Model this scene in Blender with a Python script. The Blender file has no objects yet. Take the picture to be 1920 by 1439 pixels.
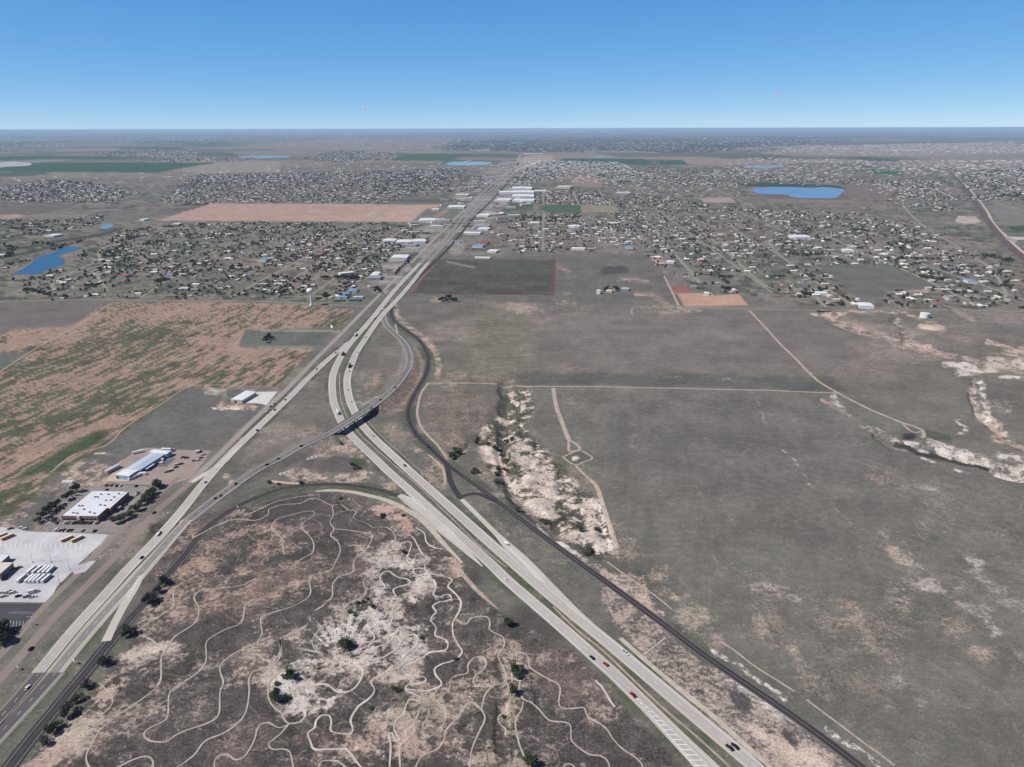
import bpy, math, random
import numpy as np
from math import radians as rad, sin, cos, tan, pi, atan2, hypot
from mathutils import Matrix, Vector
rng = np.random.default_rng(7); random.seed(7)
S = bpy.context.scene; COL = S.collection
# ------------------------------------------------------------------ camera
CAMH = 375.0; FPX = 1331.0; RG = 250000.0; PITCH = rad(19.757); ROLL = 0.0026
Fv = np.array([0, cos(PITCH), -sin(PITCH)]); U0 = np.array([0, sin(PITCH), cos(PITCH)]); R0 = np.array([1.0, 0, 0])
Rv = R0 - ROLL*U0; Rv /= np.linalg.norm(Rv); Uv = U0 + ROLL*R0; Uv /= np.linalg.norm(Uv)
cd = bpy.data.cameras.new('camera'); cam = bpy.data.objects.new('camera', cd); COL.objects.link(cam)
cd.sensor_width = 36; cd.lens = FPX*36/1920; cd.clip_start = 1; cd.clip_end = 600000
M = Matrix(((Rv[0], Uv[0], -Fv[0], 0), (Rv[1], Uv[1], -Fv[1], 0), (Rv[2], Uv[2], -Fv[2], CAMH), (0, 0, 0, 1)))
cam.matrix_world = M; S.camera = cam
# ------------------------------------------------------------------ light
SUN_AZ = rad(-108); SUN_EL = rad(48)          # azimuth from +Y, clockwise positive: the sun stands to the left, a little behind
w = bpy.data.worlds.new("World"); S.world = w; w.use_nodes = True
nt = w.node_tree; nt.nodes.clear()
sky = nt.nodes.new('ShaderNodeTexSky'); sky.sky_type = 'NISHITA'; sky.sun_disc = False
sky.sun_elevation = SUN_EL; sky.sun_rotation = SUN_AZ; sky.altitude = 3000; sky.air_density = 0.5; sky.dust_density = 0.0; sky.ozone_density = 10.0
bg = nt.nodes.new('ShaderNodeBackground'); SKYK = 0.15; bg.inputs[1].default_value = SKYK
sp = nt.nodes.new('ShaderNodeSeparateColor'); cb = nt.nodes.new('ShaderNodeCombineColor'); nt.links.new(sky.outputs[0], sp.inputs[0])
mr = nt.nodes.new('ShaderNodeMath'); mr.operation = 'MULTIPLY'; mr.use_clamp = True; mr.inputs[1].default_value = SKYK/0.092; nt.links.new(sp.outputs[0], mr.inputs[0])
mp = nt.nodes.new('ShaderNodeMath'); mp.operation = 'POWER'; mp.inputs[1].default_value = 1.1; nt.links.new(mr.outputs[0], mp.inputs[0])    # the sky darkens towards the zenith
for i, (g_, c_) in enumerate(((0.96, 1.04), (0.597, 0.79), (0.277, 0.83))):      # clear deep-blue air: per-channel response
    m1 = nt.nodes.new('ShaderNodeMath'); m1.operation = 'MULTIPLY'; m1.inputs[1].default_value = SKYK; nt.links.new(sp.outputs[i], m1.inputs[0])
    m2 = nt.nodes.new('ShaderNodeMath'); m2.operation = 'POWER'; m2.inputs[1].default_value = g_; nt.links.new(m1.outputs[0], m2.inputs[0])
    m3 = nt.nodes.new('ShaderNodeMath'); m3.operation = 'MULTIPLY'; m3.inputs[1].default_value = c_/SKYK; nt.links.new(m2.outputs[0], m3.inputs[0])
    m4 = nt.nodes.new('ShaderNodeMath'); m4.operation = 'MULTIPLY'; nt.links.new(m3.outputs[0], m4.inputs[0])
    if i: nt.links.new(mp.outputs[0], m4.inputs[1])
    else: m4.inputs[1].default_value = 1
    nt.links.new(m4.outputs[0], cb.inputs[i])
wo = nt.nodes.new('ShaderNodeOutputWorld')
nt.links.new(cb.outputs[0], bg.inputs[0]); nt.links.new(bg.outputs[0], wo.inputs[0])
sd = bpy.data.lights.new('sun', 'SUN'); sun = bpy.data.objects.new('sun', sd); COL.objects.link(sun)
sd.energy = 5.0; sd.angle = rad(0.53); sd.color = (1.0, 0.95, 0.88)
sv = Vector((sin(SUN_AZ)*cos(SUN_EL), cos(SUN_AZ)*cos(SUN_EL), sin(SUN_EL)))
sun.rotation_euler = sv.to_track_quat('Z', 'Y').to_euler()
S.view_settings.view_transform = 'Standard'; S.view_settings.look = 'None'; S.view_settings.exposure = 0.0
S.view_settings.gamma = 1.0; S.view_settings.use_curve_mapping = False
S.cycles.max_bounces = 4; S.cycles.transparent_max_bounces = 24; S.cycles.volume_bounces = 1; S.cycles.diffuse_bounces = 2
HAZE = 2.3e-5
# ------------------------------------------------------------------ projection helpers (photo pixels <-> ground)
def Gz(u, v, z=0.0):
    u = np.asarray(u, float); v = np.asarray(v, float)
    a = (u-960)/FPX; b = (719.5-v)/FPX
    d = Fv[None] + a.reshape(-1, 1)*Rv[None] + b.reshape(-1, 1)*Uv[None]
    t = (np.asarray(z, float)-CAMH)/d[:, 2]
    return d[:, 0]*t, d[:, 1]*t
def G(u, v, z=0.0):
    x, y = Gz([u], [v], z); return float(x[0]), float(y[0])
def PX(x, y, z=0.0):
    q0, q1, q2 = x, y, np.asarray(z)-CAMH
    d = q0*Fv[0]+q1*Fv[1]+q2*Fv[2]; d = np.where(d < 1, 1, d)
    return 960+FPX*(q0*Rv[0]+q1*Rv[1]+q2*Rv[2])/d, 719.5-FPX*(q0*Uv[0]+q1*Uv[1]+q2*Uv[2])/d
CR = dict(A=(0, 880, 4), B=(0, 1080, 4), C=(960, 1080, 4), D=(480, 880, 4), E=(480, 1080, 4), F=(0, 700, 4), G=(480, 540, 4), H=(0, 400, 4), I=(480, 300, 4),
          J=(960, 300, 4), K=(1440, 300, 4), L=(1440, 560, 4), M=(0, 960, 6.853), N=(60, 820, 5.333), O=(590, 700, 8), P=(720, 820, 4), Q=(1240, 1080, 4),
          R=(1440, 880, 4), S=(960, 560, 4), U=(960, 860, 4), V=(0, 220, 4), Z=(0, 0, 1))
def T(c, *p):
    ox, oy, s = CR[c]; return [(ox+a/s, oy+b/s) for a, b in zip(p[::2], p[1::2])]
# ------------------------------------------------------------------ noise on arrays
TAB = rng.random((64, 256, 256)).astype(np.float32)
def vn(x, y, seed=0):
    xi = np.floor(x).astype(np.int64); yi = np.floor(y).astype(np.int64); fx = x-xi; fy = y-yi
    fx = fx*fx*(3-2*fx); fy = fy*fy*(3-2*fy); t = TAB[seed % 64]
    a = t[xi & 255, yi & 255]; b = t[(xi+1) & 255, yi & 255]; c = t[xi & 255, (yi+1) & 255]; d = t[(xi+1) & 255, (yi+1) & 255]
    return (a*(1-fx)+b*fx)*(1-fy)+(c*(1-fx)+d*fx)*fy
def fbm(x, y, s, o=4, seed=0, r=0.5):
    v = 0; a = 1; n = 0; ca, sa = cos(0.6), sin(0.6); x = x/s; y = y/s
    for i in range(o):
        v = v+a*vn(x, y, seed+i); n += a; a *= r; x, y = (x*ca-y*sa)*2.03+17.3, (x*sa+y*ca)*2.03+9.1
    return v/n
def sst(a, b, x):
    t = np.clip((x-a)/(b-a), 0, 1); return t*t*(3-2*t)
def mline(U, V, pts, w, soft=1.0):
    """1 inside a polyline of half width w (pixels of the plan), falling off over soft"""
    out = np.zeros(U.shape); m = w+soft
    for (x0, y0), (x1, y1) in zip(pts[:-1], pts[1:]):
        k = np.where((U > min(x0, x1)-m) & (U < max(x0, x1)+m) & (V > min(y0, y1)-m) & (V < max(y0, y1)+m))[0]
        if not len(k): continue
        dx, dy = x1-x0, y1-y0; L = dx*dx+dy*dy+1e-9
        t = np.clip(((U[k]-x0)*dx+(V[k]-y0)*dy)/L, 0, 1)
        d = np.hypot(U[k]-x0-t*dx, V[k]-y0-t*dy)
        out[k] = np.maximum(out[k], 1-sst(w, w+soft, d))
    return out
def mpoly(U, V, pts, soft=1.0):
    xs = [p[0] for p in pts]; ys = [p[1] for p in pts]; m = soft+1
    out = np.zeros(U.shape)
    k = np.where((U > min(xs)-m) & (U < max(xs)+m) & (V > min(ys)-m) & (V < max(ys)+m))[0]
    if not len(k): return out
    u = U[k]; v = V[k]; ins = np.zeros(len(k), bool); dm = np.full(len(k), 1e9)
    for (x0, y0), (x1, y1) in zip(pts, pts[1:]+pts[:1]):
        c = ((y0 > v) != (y1 > v)); ins ^= c & (u < (x1-x0)*(v-y0)/((y1-y0) if y1 != y0 else 1e-9)+x0)
        dx, dy = x1-x0, y1-y0; L = dx*dx+dy*dy+1e-9
        t = np.clip(((u-x0)*dx+(v-y0)*dy)/L, 0, 1); dm = np.minimum(dm, np.hypot(u-x0-t*dx, v-y0-t*dy))
    out[k] = sst(-soft/2, soft/2, np.where(ins, dm, -dm)); return out
def mell(U, V, cx, cy, rx, ry, a=0, soft=0.5):
    c, s = cos(rad(a)), sin(rad(a)); x = (U-cx)*c+(V-cy)*s; y = -(U-cx)*s+(V-cy)*c
    return 1-sst(1-soft/2, 1+soft/2, np.hypot(x/rx, y/ry))
# ------------------------------------------------------------------ road centre lines (traced, photo pixels)
def spline(p, step):
    """Catmull-Rom through plan points, resampled evenly"""
    p = [np.array(q, float) for q in p]; p = [2*p[0]-p[1]]+p+[2*p[-1]-p[-2]]; o = []
    for i in range(1, len(p)-2):
        n = max(2, int(np.linalg.norm(p[i+1]-p[i])/step*2))
        for j in range(n):
            t = j/n; a, b, c, d = p[i-1], p[i], p[i+1], p[i+2]
            o.append(0.5*((2*b)+(-a+c)*t+(2*a-5*b+4*c-d)*t*t+(-a+3*b-3*c+d)*t**3))
    o.append(p[-2]); o = np.array(o); s = np.r_[0, np.cumsum(np.linalg.norm(np.diff(o, axis=0), axis=1))]
    n = max(2, int(s[-1]/step)+1); q = np.linspace(0, s[-1], n)
    return np.stack([np.interp(q, s, o[:, k]) for k in range(o.shape[1])], 1)
RAMP_PX = [(722, 578), (719, 592), (723, 608), (739, 625), (755, 640), (764, 655), (768, 670), (766, 687), (757, 704), (743, 722.5), (722, 742.5), (697, 762.5), (660, 786), (617, 813), (591, 825), (563, 838), (521, 861.5), (478, 884), (412, 930), (350, 978)]
RAMP_Z = [0, 0, 0, 0.2, 0.8, 1.8, 3.2, 4.8, 6.2, 7.2, 7.9, 8.2, 8.2, 8.0, 7.6, 6.6, 4.6, 2.6, 0.5, 0]
_rp = [G(a, b, z)+(z*4,) for (a, b), z in zip(RAMP_PX, RAMP_Z)]
RAMP = spline(_rp, 5.0); RAMP[:, 2] /= 4
BR0, BR1 = np.array(G(699.5, 761, 8.2)), np.array(G(619, 812, 8.0))
_i0 = int(np.argmin(np.hypot(RAMP[:, 0]-BR0[0], RAMP[:, 1]-BR0[1]))); _i1 = int(np.argmin(np.hypot(RAMP[:, 0]-BR1[0], RAMP[:, 1]-BR1[1])))
# ------------------------------------------------------------------ terrain height
BAD1 = [(880, 822), (905, 795), (935, 770), (952, 728), (1000, 728), (1000, 760), (985, 800), (1012, 828), (1040, 860), (1068, 885), (1100, 905), (1118, 925), (1140, 985), (1155, 1040), (1130, 1048), (1090, 1032), (1040, 990), (1000, 955), (960, 925), (925, 895)]
MOTO = [(560, 1290), (600, 1180), (680, 1120), (720, 1060), (800, 1030), (850, 1060), (860, 1130), (850, 1220), (900, 1330), (800, 1439), (620, 1439), (500, 1330)]
def emb(X, Y):
    h = np.zeros(X.shape)
    for idx in (range(0, _i0-1), range(_i1+1, len(RAMP)-1)):
        P = RAMP[list(idx)]
        k = np.where((X > P[:, 0].min()-45) & (X < P[:, 0].max()+45) & (Y > P[:, 1].min()-45) & (Y < P[:, 1].max()+45))[0]
        if not len(k): continue
        best = np.zeros(len(k))
        for a in range(0, len(P)-1):
            dx, dy = P[a+1, 0]-P[a, 0], P[a+1, 1]-P[a, 1]; L = dx*dx+dy*dy
            t = np.clip(((X[k]-P[a, 0])*dx+(Y[k]-P[a, 1])*dy)/L, 0, 1)
            d = np.hypot(X[k]-P[a, 0]-t*dx, Y[k]-P[a, 1]-t*dy); z = P[a, 2]+t*(P[a+1, 2]-P[a, 2])
            best = np.maximum(best, z-0.25-np.maximum(0, d-7.5)*0.42)
        h[k] = np.maximum(h[k], best)
    return h
def height(X, Y):
    X = np.atleast_1d(np.asarray(X, float)); Y = np.atleast_1d(np.asarray(Y, float))
    U, V = PX(X, Y); h = np.zeros(X.shape)
    wu = U+(fbm(X, Y, 60, 3, 40)-.5)*26; wv = V+(fbm(X, Y, 60, 3, 44)-.5)*20
    m = mpoly(wu, wv, BAD1, 26)
    if m.any():
        r = 1-np.abs(2*fbm(X, Y, 42, 4, 11)-1); r2 = 1-np.abs(2*fbm(X, Y, 17, 3, 15)-1)
        h += m*(-4.5+5.0*(1-r)*1.9+2.6*(1-r2)-1.2)
        h -= 4*mline(wu, wv, T('S', -30, 650, -40, 780, -70, 950, -100, 1090)+T('P', 880, 240, 900, 320, 1000, 480, 1180, 620, 1290, 720), 3, 14)
    m = mpoly(wu, wv, MOTO, 40)
    if m.any():
        r = 1-np.abs(2*fbm(X, Y, 34, 4, 21)-1)
        h += m*(-1.8+3.2*(1-r)+1.8*(fbm(X, Y, 10, 3, 25)-.5))
    for pts, wd, dep in DRAWS:
        m = mline(wu, wv, pts, wd, wd*1.6)
        if m.any(): h += m*(dep*(0.35+fbm(X, Y, 45, 3, 31))+2.2*(fbm(X, Y, 16, 2, 33)-.5))
    out = sst(1450, 1600, V)
    h += 0.8*(fbm(X, Y, 130, 2, 36)-.5)*sst(1150, 1250, V)*0
    return h+emb(X, Y)
DRAWS = [(T('L', 440, 120, 560, 175, 700, 235, 850, 280, 1000, 330, 1150, 370, 1300, 390, 1450, 420, 1600, 460, 1750, 420, 1919, 370), 5, -5),
         (T('L', 960, 150, 1010, 230, 1080, 330), 4, -5), (T('L', 1440, 560, 1600, 530, 1800, 480, 1919, 500), 4, -3),
         (T('L', 1560, 620, 1530, 720, 1580, 850, 1680, 950, 1800, 1060), 4, -4), (T('L', 820, 1000, 960, 1080, 1200, 1130, 1400, 1190, 1600, 1240, 1900, 1330), 4.5, -4),
         (T('P', 640, 60, 560, 130), 2, -2), (T('E', 1840, 640, 1870, 1000, 1850, 1200, 1890, 1400), 6, -1.2), (T('D', 640, 230, 800, 330, 950, 380, 1150, 480), 6, -1.5)]
def GH(u, v):
    x, y = G(u, v); 
    for _ in range(3): x, y = G(u, v, float(height(x, y)[0]))
    return x, y, float(height(x, y)[0])
# ------------------------------------------------------------------ materials
def mat(name, col=(0.5, 0.5, 0.5), rough=0.8, metal=0.0, emit=None):
    m = bpy.data.materials.new(name); m.use_nodes = True; b = m.node_tree.nodes['Principled BSDF']
    b.inputs['Base Color'].default_value = (*col, 1); b.inputs['Roughness'].default_value = rough; b.inputs['Metallic'].default_value = metal
    b.inputs['Specular IOR Level'].default_value = 0.3
    return m
class NB:
    """tiny node builder"""
    def __init__(s, m): s.t = m.node_tree; s.b = s.t.nodes.get('Principled BSDF')
    def n(s, k, **kw):
        q = s.t.nodes.new(k)
        for a, b in kw.items(): setattr(q, a, b)
        return q
    def l(s, a, b): s.t.links.new(a, b)
    def math(s, op, a, b=None, c=None, clamp=False):
        q = s.n('ShaderNodeMath', operation=op, use_clamp=clamp)
        for i, v in enumerate((a, b, c)):
            if v is None: continue
            if isinstance(v, (int, float)): q.inputs[i].default_value = v
            else: s.l(v, q.inputs[i])
        return q.outputs[0]
    def noise(s, vec, scale, det=3, rough=0.5, dist=0):
        q = s.n('ShaderNodeTexNoise'); q.inputs['Scale'].default_value = scale; q.inputs['Detail'].default_value = det
        q.inputs['Roughness'].default_value = rough; q.inputs['Distortion'].default_value = dist
        if vec is not None: s.l(vec, q.inputs['Vector'])
        return q.outputs[0]
    def ramp(s, v, a, b, lo=0, hi=1):
        q = s.n('ShaderNodeMapRange', interpolation_type='SMOOTHSTEP'); q.inputs[1].default_value = a; q.inputs[2].default_value = b
        q.inputs[3].default_value = lo; q.inputs[4].default_value = hi; s.l(v, q.inputs[0]); return q.outputs[0]
    def mix(s, f, a, b, mode='MIX'):
        q = s.n('ShaderNodeMix', data_type='RGBA', blend_type=mode); 
        for i, v in ((0, f), (6, a), (7, b)):
            if isinstance(v, (int, float)): q.inputs[i].default_value = v
            elif isinstance(v, tuple): q.inputs[i].default_value = (*v, 1)
            else: s.l(v, q.inputs[i])
        return q.outputs[2]
    def attr(s, name): return s.n('ShaderNodeAttribute', attribute_name=name)
    def pos(s): return s.n('ShaderNodeNewGeometry').outputs['Position']
    def bump(s, h, st=0.3, d=1.0):
        q = s.n('ShaderNodeBump'); q.inputs[0].default_value = st; q.inputs[1].default_value = d; s.l(h, q.inputs['Height']); s.l(q.outputs[0], s.b.inputs['Normal'])
def mottled(name, c1, c2, scale=0.3, rough=0.85, amt=1.0):
    m = mat(name, c1, rough); k = NB(m); n = k.noise(k.pos(), scale, 5, 0.65)
    k.l(k.mix(k.ramp(n, 0.35, 0.65, 0, amt), c1, c2), k.b.inputs['Base Color']); return m
def new(name, me, label=None, cat=None, group=None, kind=None, parent=None):
    o = bpy.data.objects.new(name, me); COL.objects.link(o)
    if parent is not None: o.parent = parent
    for a, b in (('label', label), ('category', cat), ('group', group), ('kind', kind)):
        if b: o[a] = b
    return o
def npmesh(name, V, F, mats=(), mi=None, smooth=False):
    """mesh from numpy: V (n,3), F (m,k)"""
    me = bpy.data.meshes.new(name); V = np.asarray(V, np.float32); F = np.asarray(F, np.int32)
    me.vertices.add(len(V)); me.vertices.foreach_set('co', V.ravel())
    me.loops.add(F.size); me.loops.foreach_set('vertex_index', F.ravel())
    me.polygons.add(len(F)); me.polygons.foreach_set('loop_start', np.arange(0, F.size, F.shape[1], dtype=np.int32))
    for m in mats: me.materials.append(m)
    if mi is not None: me.polygons.foreach_set('material_index', np.asarray(mi, np.int32))
    me.update(calc_edges=True)
    me.polygons.foreach_set('use_smooth', np.full(len(F), smooth)); return me
# ---- ground material: grass colour, soil colour and cover come from the mesh, clumps from noise
gm = mat('ground_cover', rough=0.95); k = NB(gm); p = k.pos()
veg = k.attr('veg').outputs['Color']; soil = k.attr('soil').outputs['Color']; cov = k.attr('cov').outputs['Fac']; crsp = k.attr('crisp').outputs['Fac']
n1 = k.noise(p, 0.28, 6, 0.72); n2 = k.noise(p, 0.055, 4, 0.6, 0.4)
n3 = k.noise(p, 0.9, 4, 0.75)
nn = k.math('ADD', k.math('MULTIPLY', n1, 0.55), k.math('ADD', k.math('MULTIPLY', n2, 0.25), k.math('MULTIPLY', n3, 0.2)))
thr = k.math('SUBTRACT', 0.66, k.math('MULTIPLY', cov, 0.33))
d = k.math('DIVIDE', k.math('SUBTRACT', nn, thr), k.math('ADD', 0.20, k.math('MULTIPLY', crsp, -0.13)))
f = k.math('ADD', d, 0.5, clamp=True)
def ctr(n, g): return k.math('ADD', 1.0, k.math('MULTIPLY', k.math('SUBTRACT', n, 0.5), g))
tone = k.math('MULTIPLY', ctr(k.noise(p, 0.55, 4, 0.75), k.math('ADD', 0.9, k.math('MULTIPLY', crsp, 3.2))), ctr(k.noise(p, 0.11, 4, 0.6), k.math('ADD', 0.6, k.math('MULTIPLY', crsp, 1.2))), clamp=False); tone = k.math('MAXIMUM', tone, 0.35)
tn2 = ctr(k.noise(p, 0.014, 4, 0.6), 0.9)
comb = k.n('ShaderNodeCombineXYZ'); 
for i in range(3): k.l(k.math('MULTIPLY', tone, tn2), comb.inputs[i])
vt = k.mix(1.0, veg, comb.outputs[0], 'MULTIPLY')
stn = k.math('MAXIMUM', k.math('MULTIPLY', ctr(k.noise(p, 0.6, 4, 0.75), 2.7), ctr(k.noise(p, 0.09, 3, 0.6), 0.9)), 0.4); comb2 = k.n('ShaderNodeCombineXYZ')
for i in range(3): k.l(stn, comb2.inputs[i])
so = k.mix(1.0, soil, comb2.outputs[0], 'MULTIPLY')
base = k.mix(f, vt, so)
vo = k.n('ShaderNodeTexVoronoi'); vo.inputs['Scale'].default_value = 0.16; k.l(p, vo.inputs['Vector'])
sh = k.math('MULTIPLY', k.ramp(vo.outputs['Distance'], 0.10, 0.16, 1, 0), k.ramp(k.noise(p, 0.02, 2), 0.5, 0.6, 0, 0.75))
base = k.mix(k.math('MULTIPLY', sh, k.attr('shrub').outputs['Fac']), base, (0.045, 0.05, 0.03))
k.l(base, k.b.inputs['Base Color']); k.b.inputs['Specular IOR Level'].default_value = 0.1
k.bump(k.math('ADD', nn, k.math('MULTIPLY', f, -0.25)), 0.55, 1.6)
# ---- paving
def paving(name, lane, edge, spread=0.25, ew=3.8, stain=0.25, rough=0.85):
    m = mat(name, lane, rough); k = NB(m); p = k.pos(); lat = k.attr('lat').outputs['Fac']; run = k.attr('run').outputs['Fac']
    a = k.math('ABSOLUTE', lat); e = k.ramp(a, ew-0.25, ew+0.25)
    tr = k.math('MULTIPLY', k.math('ADD', k.math('MULTIPLY', k.math('SINE', k.math('MULTIPLY', lat, 3.49)), 0.5), 0.5), 0.2)
    c = k.mix(e, lane, edge)
    cv = k.n('ShaderNodeCombineXYZ'); k.l(k.math('MULTIPLY', lat, 0.5), cv.inputs[0]); k.l(k.math('MULTIPLY', run, 0.03), cv.inputs[1])
    nz = k.noise(cv.outputs[0], 1.0, 5, 0.7); n2 = k.noise(p, 0.02, 4, 0.6)
    g = k.math('SUBTRACT', k.math('ADD', 1-spread, k.math('ADD', k.math('MULTIPLY', nz, spread), k.math('MULTIPLY', n2, spread))), tr)
    wn = k.n('ShaderNodeTexWhiteNoise', noise_dimensions='1D'); k.l(k.math('FLOOR', k.math('DIVIDE', run, 41.0)), wn.inputs['W']); g = k.math('MULTIPLY', g, k.math('ADD', 0.95, k.math('MULTIPLY', wn.outputs['Value'], 0.1)))
    cm = k.n('ShaderNodeCombineXYZ'); [k.l(g, cm.inputs[i]) for i in range(3)]
    k.l(k.mix(1.0, c, cm.outputs[0], 'MULTIPLY'), k.b.inputs['Base Color']); return m
CONC = paving('highway_concrete', (0.45, 0.42, 0.40), (0.53, 0.50, 0.44), 0.22)
CONC2 = paving('frontage_concrete', (0.33, 0.30, 0.27), (0.38, 0.35, 0.30), 0.2, 9)
ASPG = paving('grey_asphalt', (0.175, 0.165, 0.165), (0.30, 0.28, 0.26), 0.25, 3.8)
ASPD = paving('dark_asphalt', (0.046, 0.039, 0.042), (0.058, 0.05, 0.05), 0.3, 9)
ASPN = paving('new_asphalt', (0.10, 0.09, 0.095), (0.2, 0.19, 0.17), 0.2, 3.8)
ASPP = paving('worn_pinkish_chipseal', (0.26, 0.215, 0.19), (0.28, 0.24, 0.21), 0.25, 9)
OLIV = paving('rural_chipseal', (0.27, 0.26, 0.21), (0.27, 0.26, 0.21), 0.2, 9)
DIRT = mottled('bare_dirt_track', (0.33, 0.26, 0.21), (0.44, 0.365, 0.31), 0.12)
DIRT2 = mottled('grey_dirt_trail', (0.36, 0.31, 0.27), (0.48, 0.42, 0.37), 0.12)
PALE = mottled('pale_caliche_track', (0.46, 0.41, 0.37), (0.58, 0.53, 0.49), 0.12)
LINEW = mat('road_paint_white', (0.75, 0.75, 0.73), 0.6); LINEY = mat('road_paint_yellow', (0.6, 0.45, 0.12), 0.6)
TANC = mottled('tan_ditch_concrete', (0.40, 0.355, 0.285), (0.49, 0.44, 0.36), 0.15)
# ------------------------------------------------------------------ ribbons
ROADS = {}
def ribbon(name, pts, width, m, off, zf=None, world=False, step=6.0, conform=False, kind='structure', label=None, cat=None, reg=None, parent=None, lat0=0.0):
    """a strip of paving along a traced centre line. width: one value or one per traced point (metres)"""
    wl = width if isinstance(width, (list, tuple)) else [width]*len(pts)
    if world: q = np.array([(a[0], a[1], w_) for a, w_ in zip(pts, wl)], float); P = q if len(q) > 60 else spline(q, step)
    else:
        q = []
        for (u, v), w_ in zip(pts, wl):
            x, y = (GH(u, v)[:2] if conform else G(u, v)); q.append((x, y, w_))
        for e_, (u, v) in ((0, pts[0]), (-1, pts[-1])):      # roads run on past the edge of the traced area
            if v > 1425 and 'road' in name:
                a = np.array(q[e_]); b_ = np.array(q[1 if e_ == 0 else -2]); d_ = (a-b_)[:2]; L0 = np.linalg.norm(d_); d_ = d_/L0
                for k_ in range(1, int(320/L0)+2):
                    n_ = (a[0]+d_[0]*L0*k_, a[1]+d_[1]*L0*k_, a[2]); q.insert(0, n_) if e_ == 0 else q.append(n_)
        P = spline(q, step)
    t = np.gradient(P[:, :2], axis=0); t /= np.linalg.norm(t, axis=1)[:, None]+1e-9; nrm = np.stack([-t[:, 1], t[:, 0]], 1)
    run = np.r_[0, np.cumsum(np.linalg.norm(np.diff(P[:, :2], axis=0), axis=1))]
    nc = 2 if (P[:, 2].max() < 6) else 4
    cs = np.linspace(-0.5, 0.5, nc+1); n = len(P)
    X = P[:, None, 0]+nrm[:, None, 0]*P[:, None, 2]*cs[None]; Y = P[:, None, 1]+nrm[:, None, 1]*P[:, None, 2]*cs[None]
    if zf is not None: Z = np.repeat(zf(P[:, 0], P[:, 1])[:, None], nc+1, 1)+off
    elif conform: Z = height(X.ravel(), Y.ravel()).reshape(X.shape)+off
    else: Z = np.full(X.shape, off)
    V = np.stack([X, Y, Z], -1).reshape(-1, 3); i = np.arange(n-1)[:, None]*(nc+1)+np.arange(nc)[None]
    F = np.stack([i, i+nc+1, i+nc+2, i+1], -1).reshape(-1, 4)
    me = npmesh(name, V, F, [m])
    a = me.attributes.new('lat', 'FLOAT', 'POINT'); a.data.foreach_set('value', (P[:, None, 2]*cs[None]+lat0).ravel().astype(np.float32))
    a = me.attributes.new('run', 'FLOAT', 'POINT'); a.data.foreach_set('value', np.repeat(run, nc+1).astype(np.float32))
    o = new(name, me, label, cat, None, kind, parent)
    if reg: ROADS[reg] = (P, Z[:, 0])
    return o
def rampz(X, Y):
    d = (np.asarray(X)[:, None]-RAMP[None, :, 0])**2+(np.asarray(Y)[:, None]-RAMP[None, :, 1])**2
    return RAMP[np.argmin(d, 1), 2]
def sheet(name, pts, m, z, world=False, kind='structure', parent=None):
    P = pts if world else [G(u, v) for u, v in pts]
    me = bpy.data.meshes.new(name); me.from_pydata([(x, y, z) for x, y in P], [], [tuple(range(len(P)))]); me.update()
    if me.polygons[0].normal.z < 0: me.flip_normals()
    me.materials.append(m); return new(name, me, kind=kind, parent=parent)
def mid(a, b): return [((p[0]+q[0])/2, (p[1]+q[1])/2) for p, q in zip(a, b)]
# left (southbound) carriageway, and right (northbound) one of the divided highway
SBc = [(955, 322), (920, 357), (891, 382), (864, 411), (841, 441), (809, 473), (780, 502), (743, 541), (717, 573), (702, 592), (685, 612), (669, 630), (648, 655), (633, 681), (624.5, 703), (622.5, 726), (625.5, 754), (633.5, 776), (641.5, 793), (655, 812.5), (677.5, 836), (702, 859), (725.5, 882), (766, 918), (809, 957), (860, 1003), (920, 1058), (955, 1092), (1050, 1174), (1125, 1241), (1157, 1270), (1209, 1321), (1260, 1373), (1327, 1441), (1400, 1515)]
SBw = [11.5]*15+[11]*17+[12, 14.5, 18, 19]
SBw = SBw[:len(SBc)]+[11]*(len(SBc)-len(SBw))
NBc = [(972, 318), (932, 352), (904, 380), (879, 406), (854, 436), (822, 471), (794, 503), (766, 538), (739, 568), (716, 592), (699, 615), (682, 640), (669, 660), (659, 683), (652, 703), (651, 725), (656, 751), (664.5, 771), (673.5, 789), (690, 810), (714, 834), (737, 855), (764, 880), (795, 908), (858, 964), (925, 1024), (1003, 1092), (1060, 1140), (1148, 1212), (1219, 1272), (1303, 1343), (1420, 1441), (1500, 1510)]
ribbon('road', SBc, SBw, CONC, 0.10, reg='SB'); ribbon('road', NBc, 11.5, CONC, 0.14, reg='NB')
OLDP = paving('aged_grey_pavement', (0.235, 0.22, 0.215), (0.34, 0.32, 0.29), 0.25)      # the overlaid stretch north of the interchange
ribbon('road', SBc[:6]+[(788, 494)], 11.8, OLDP, 0.19); ribbon('road', NBc[:6]+[(803, 493)], 11.8, OLDP, 0.22)
# flyover ramp (asphalt lanes with pale shoulders), on its embankment
RP = RAMP[:, :2]
ribbon('ramp_road', [tuple(a) for a in RP], 12.5, ASPG, 0.06, zf=rampz, world=True, reg='RAMP')
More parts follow.
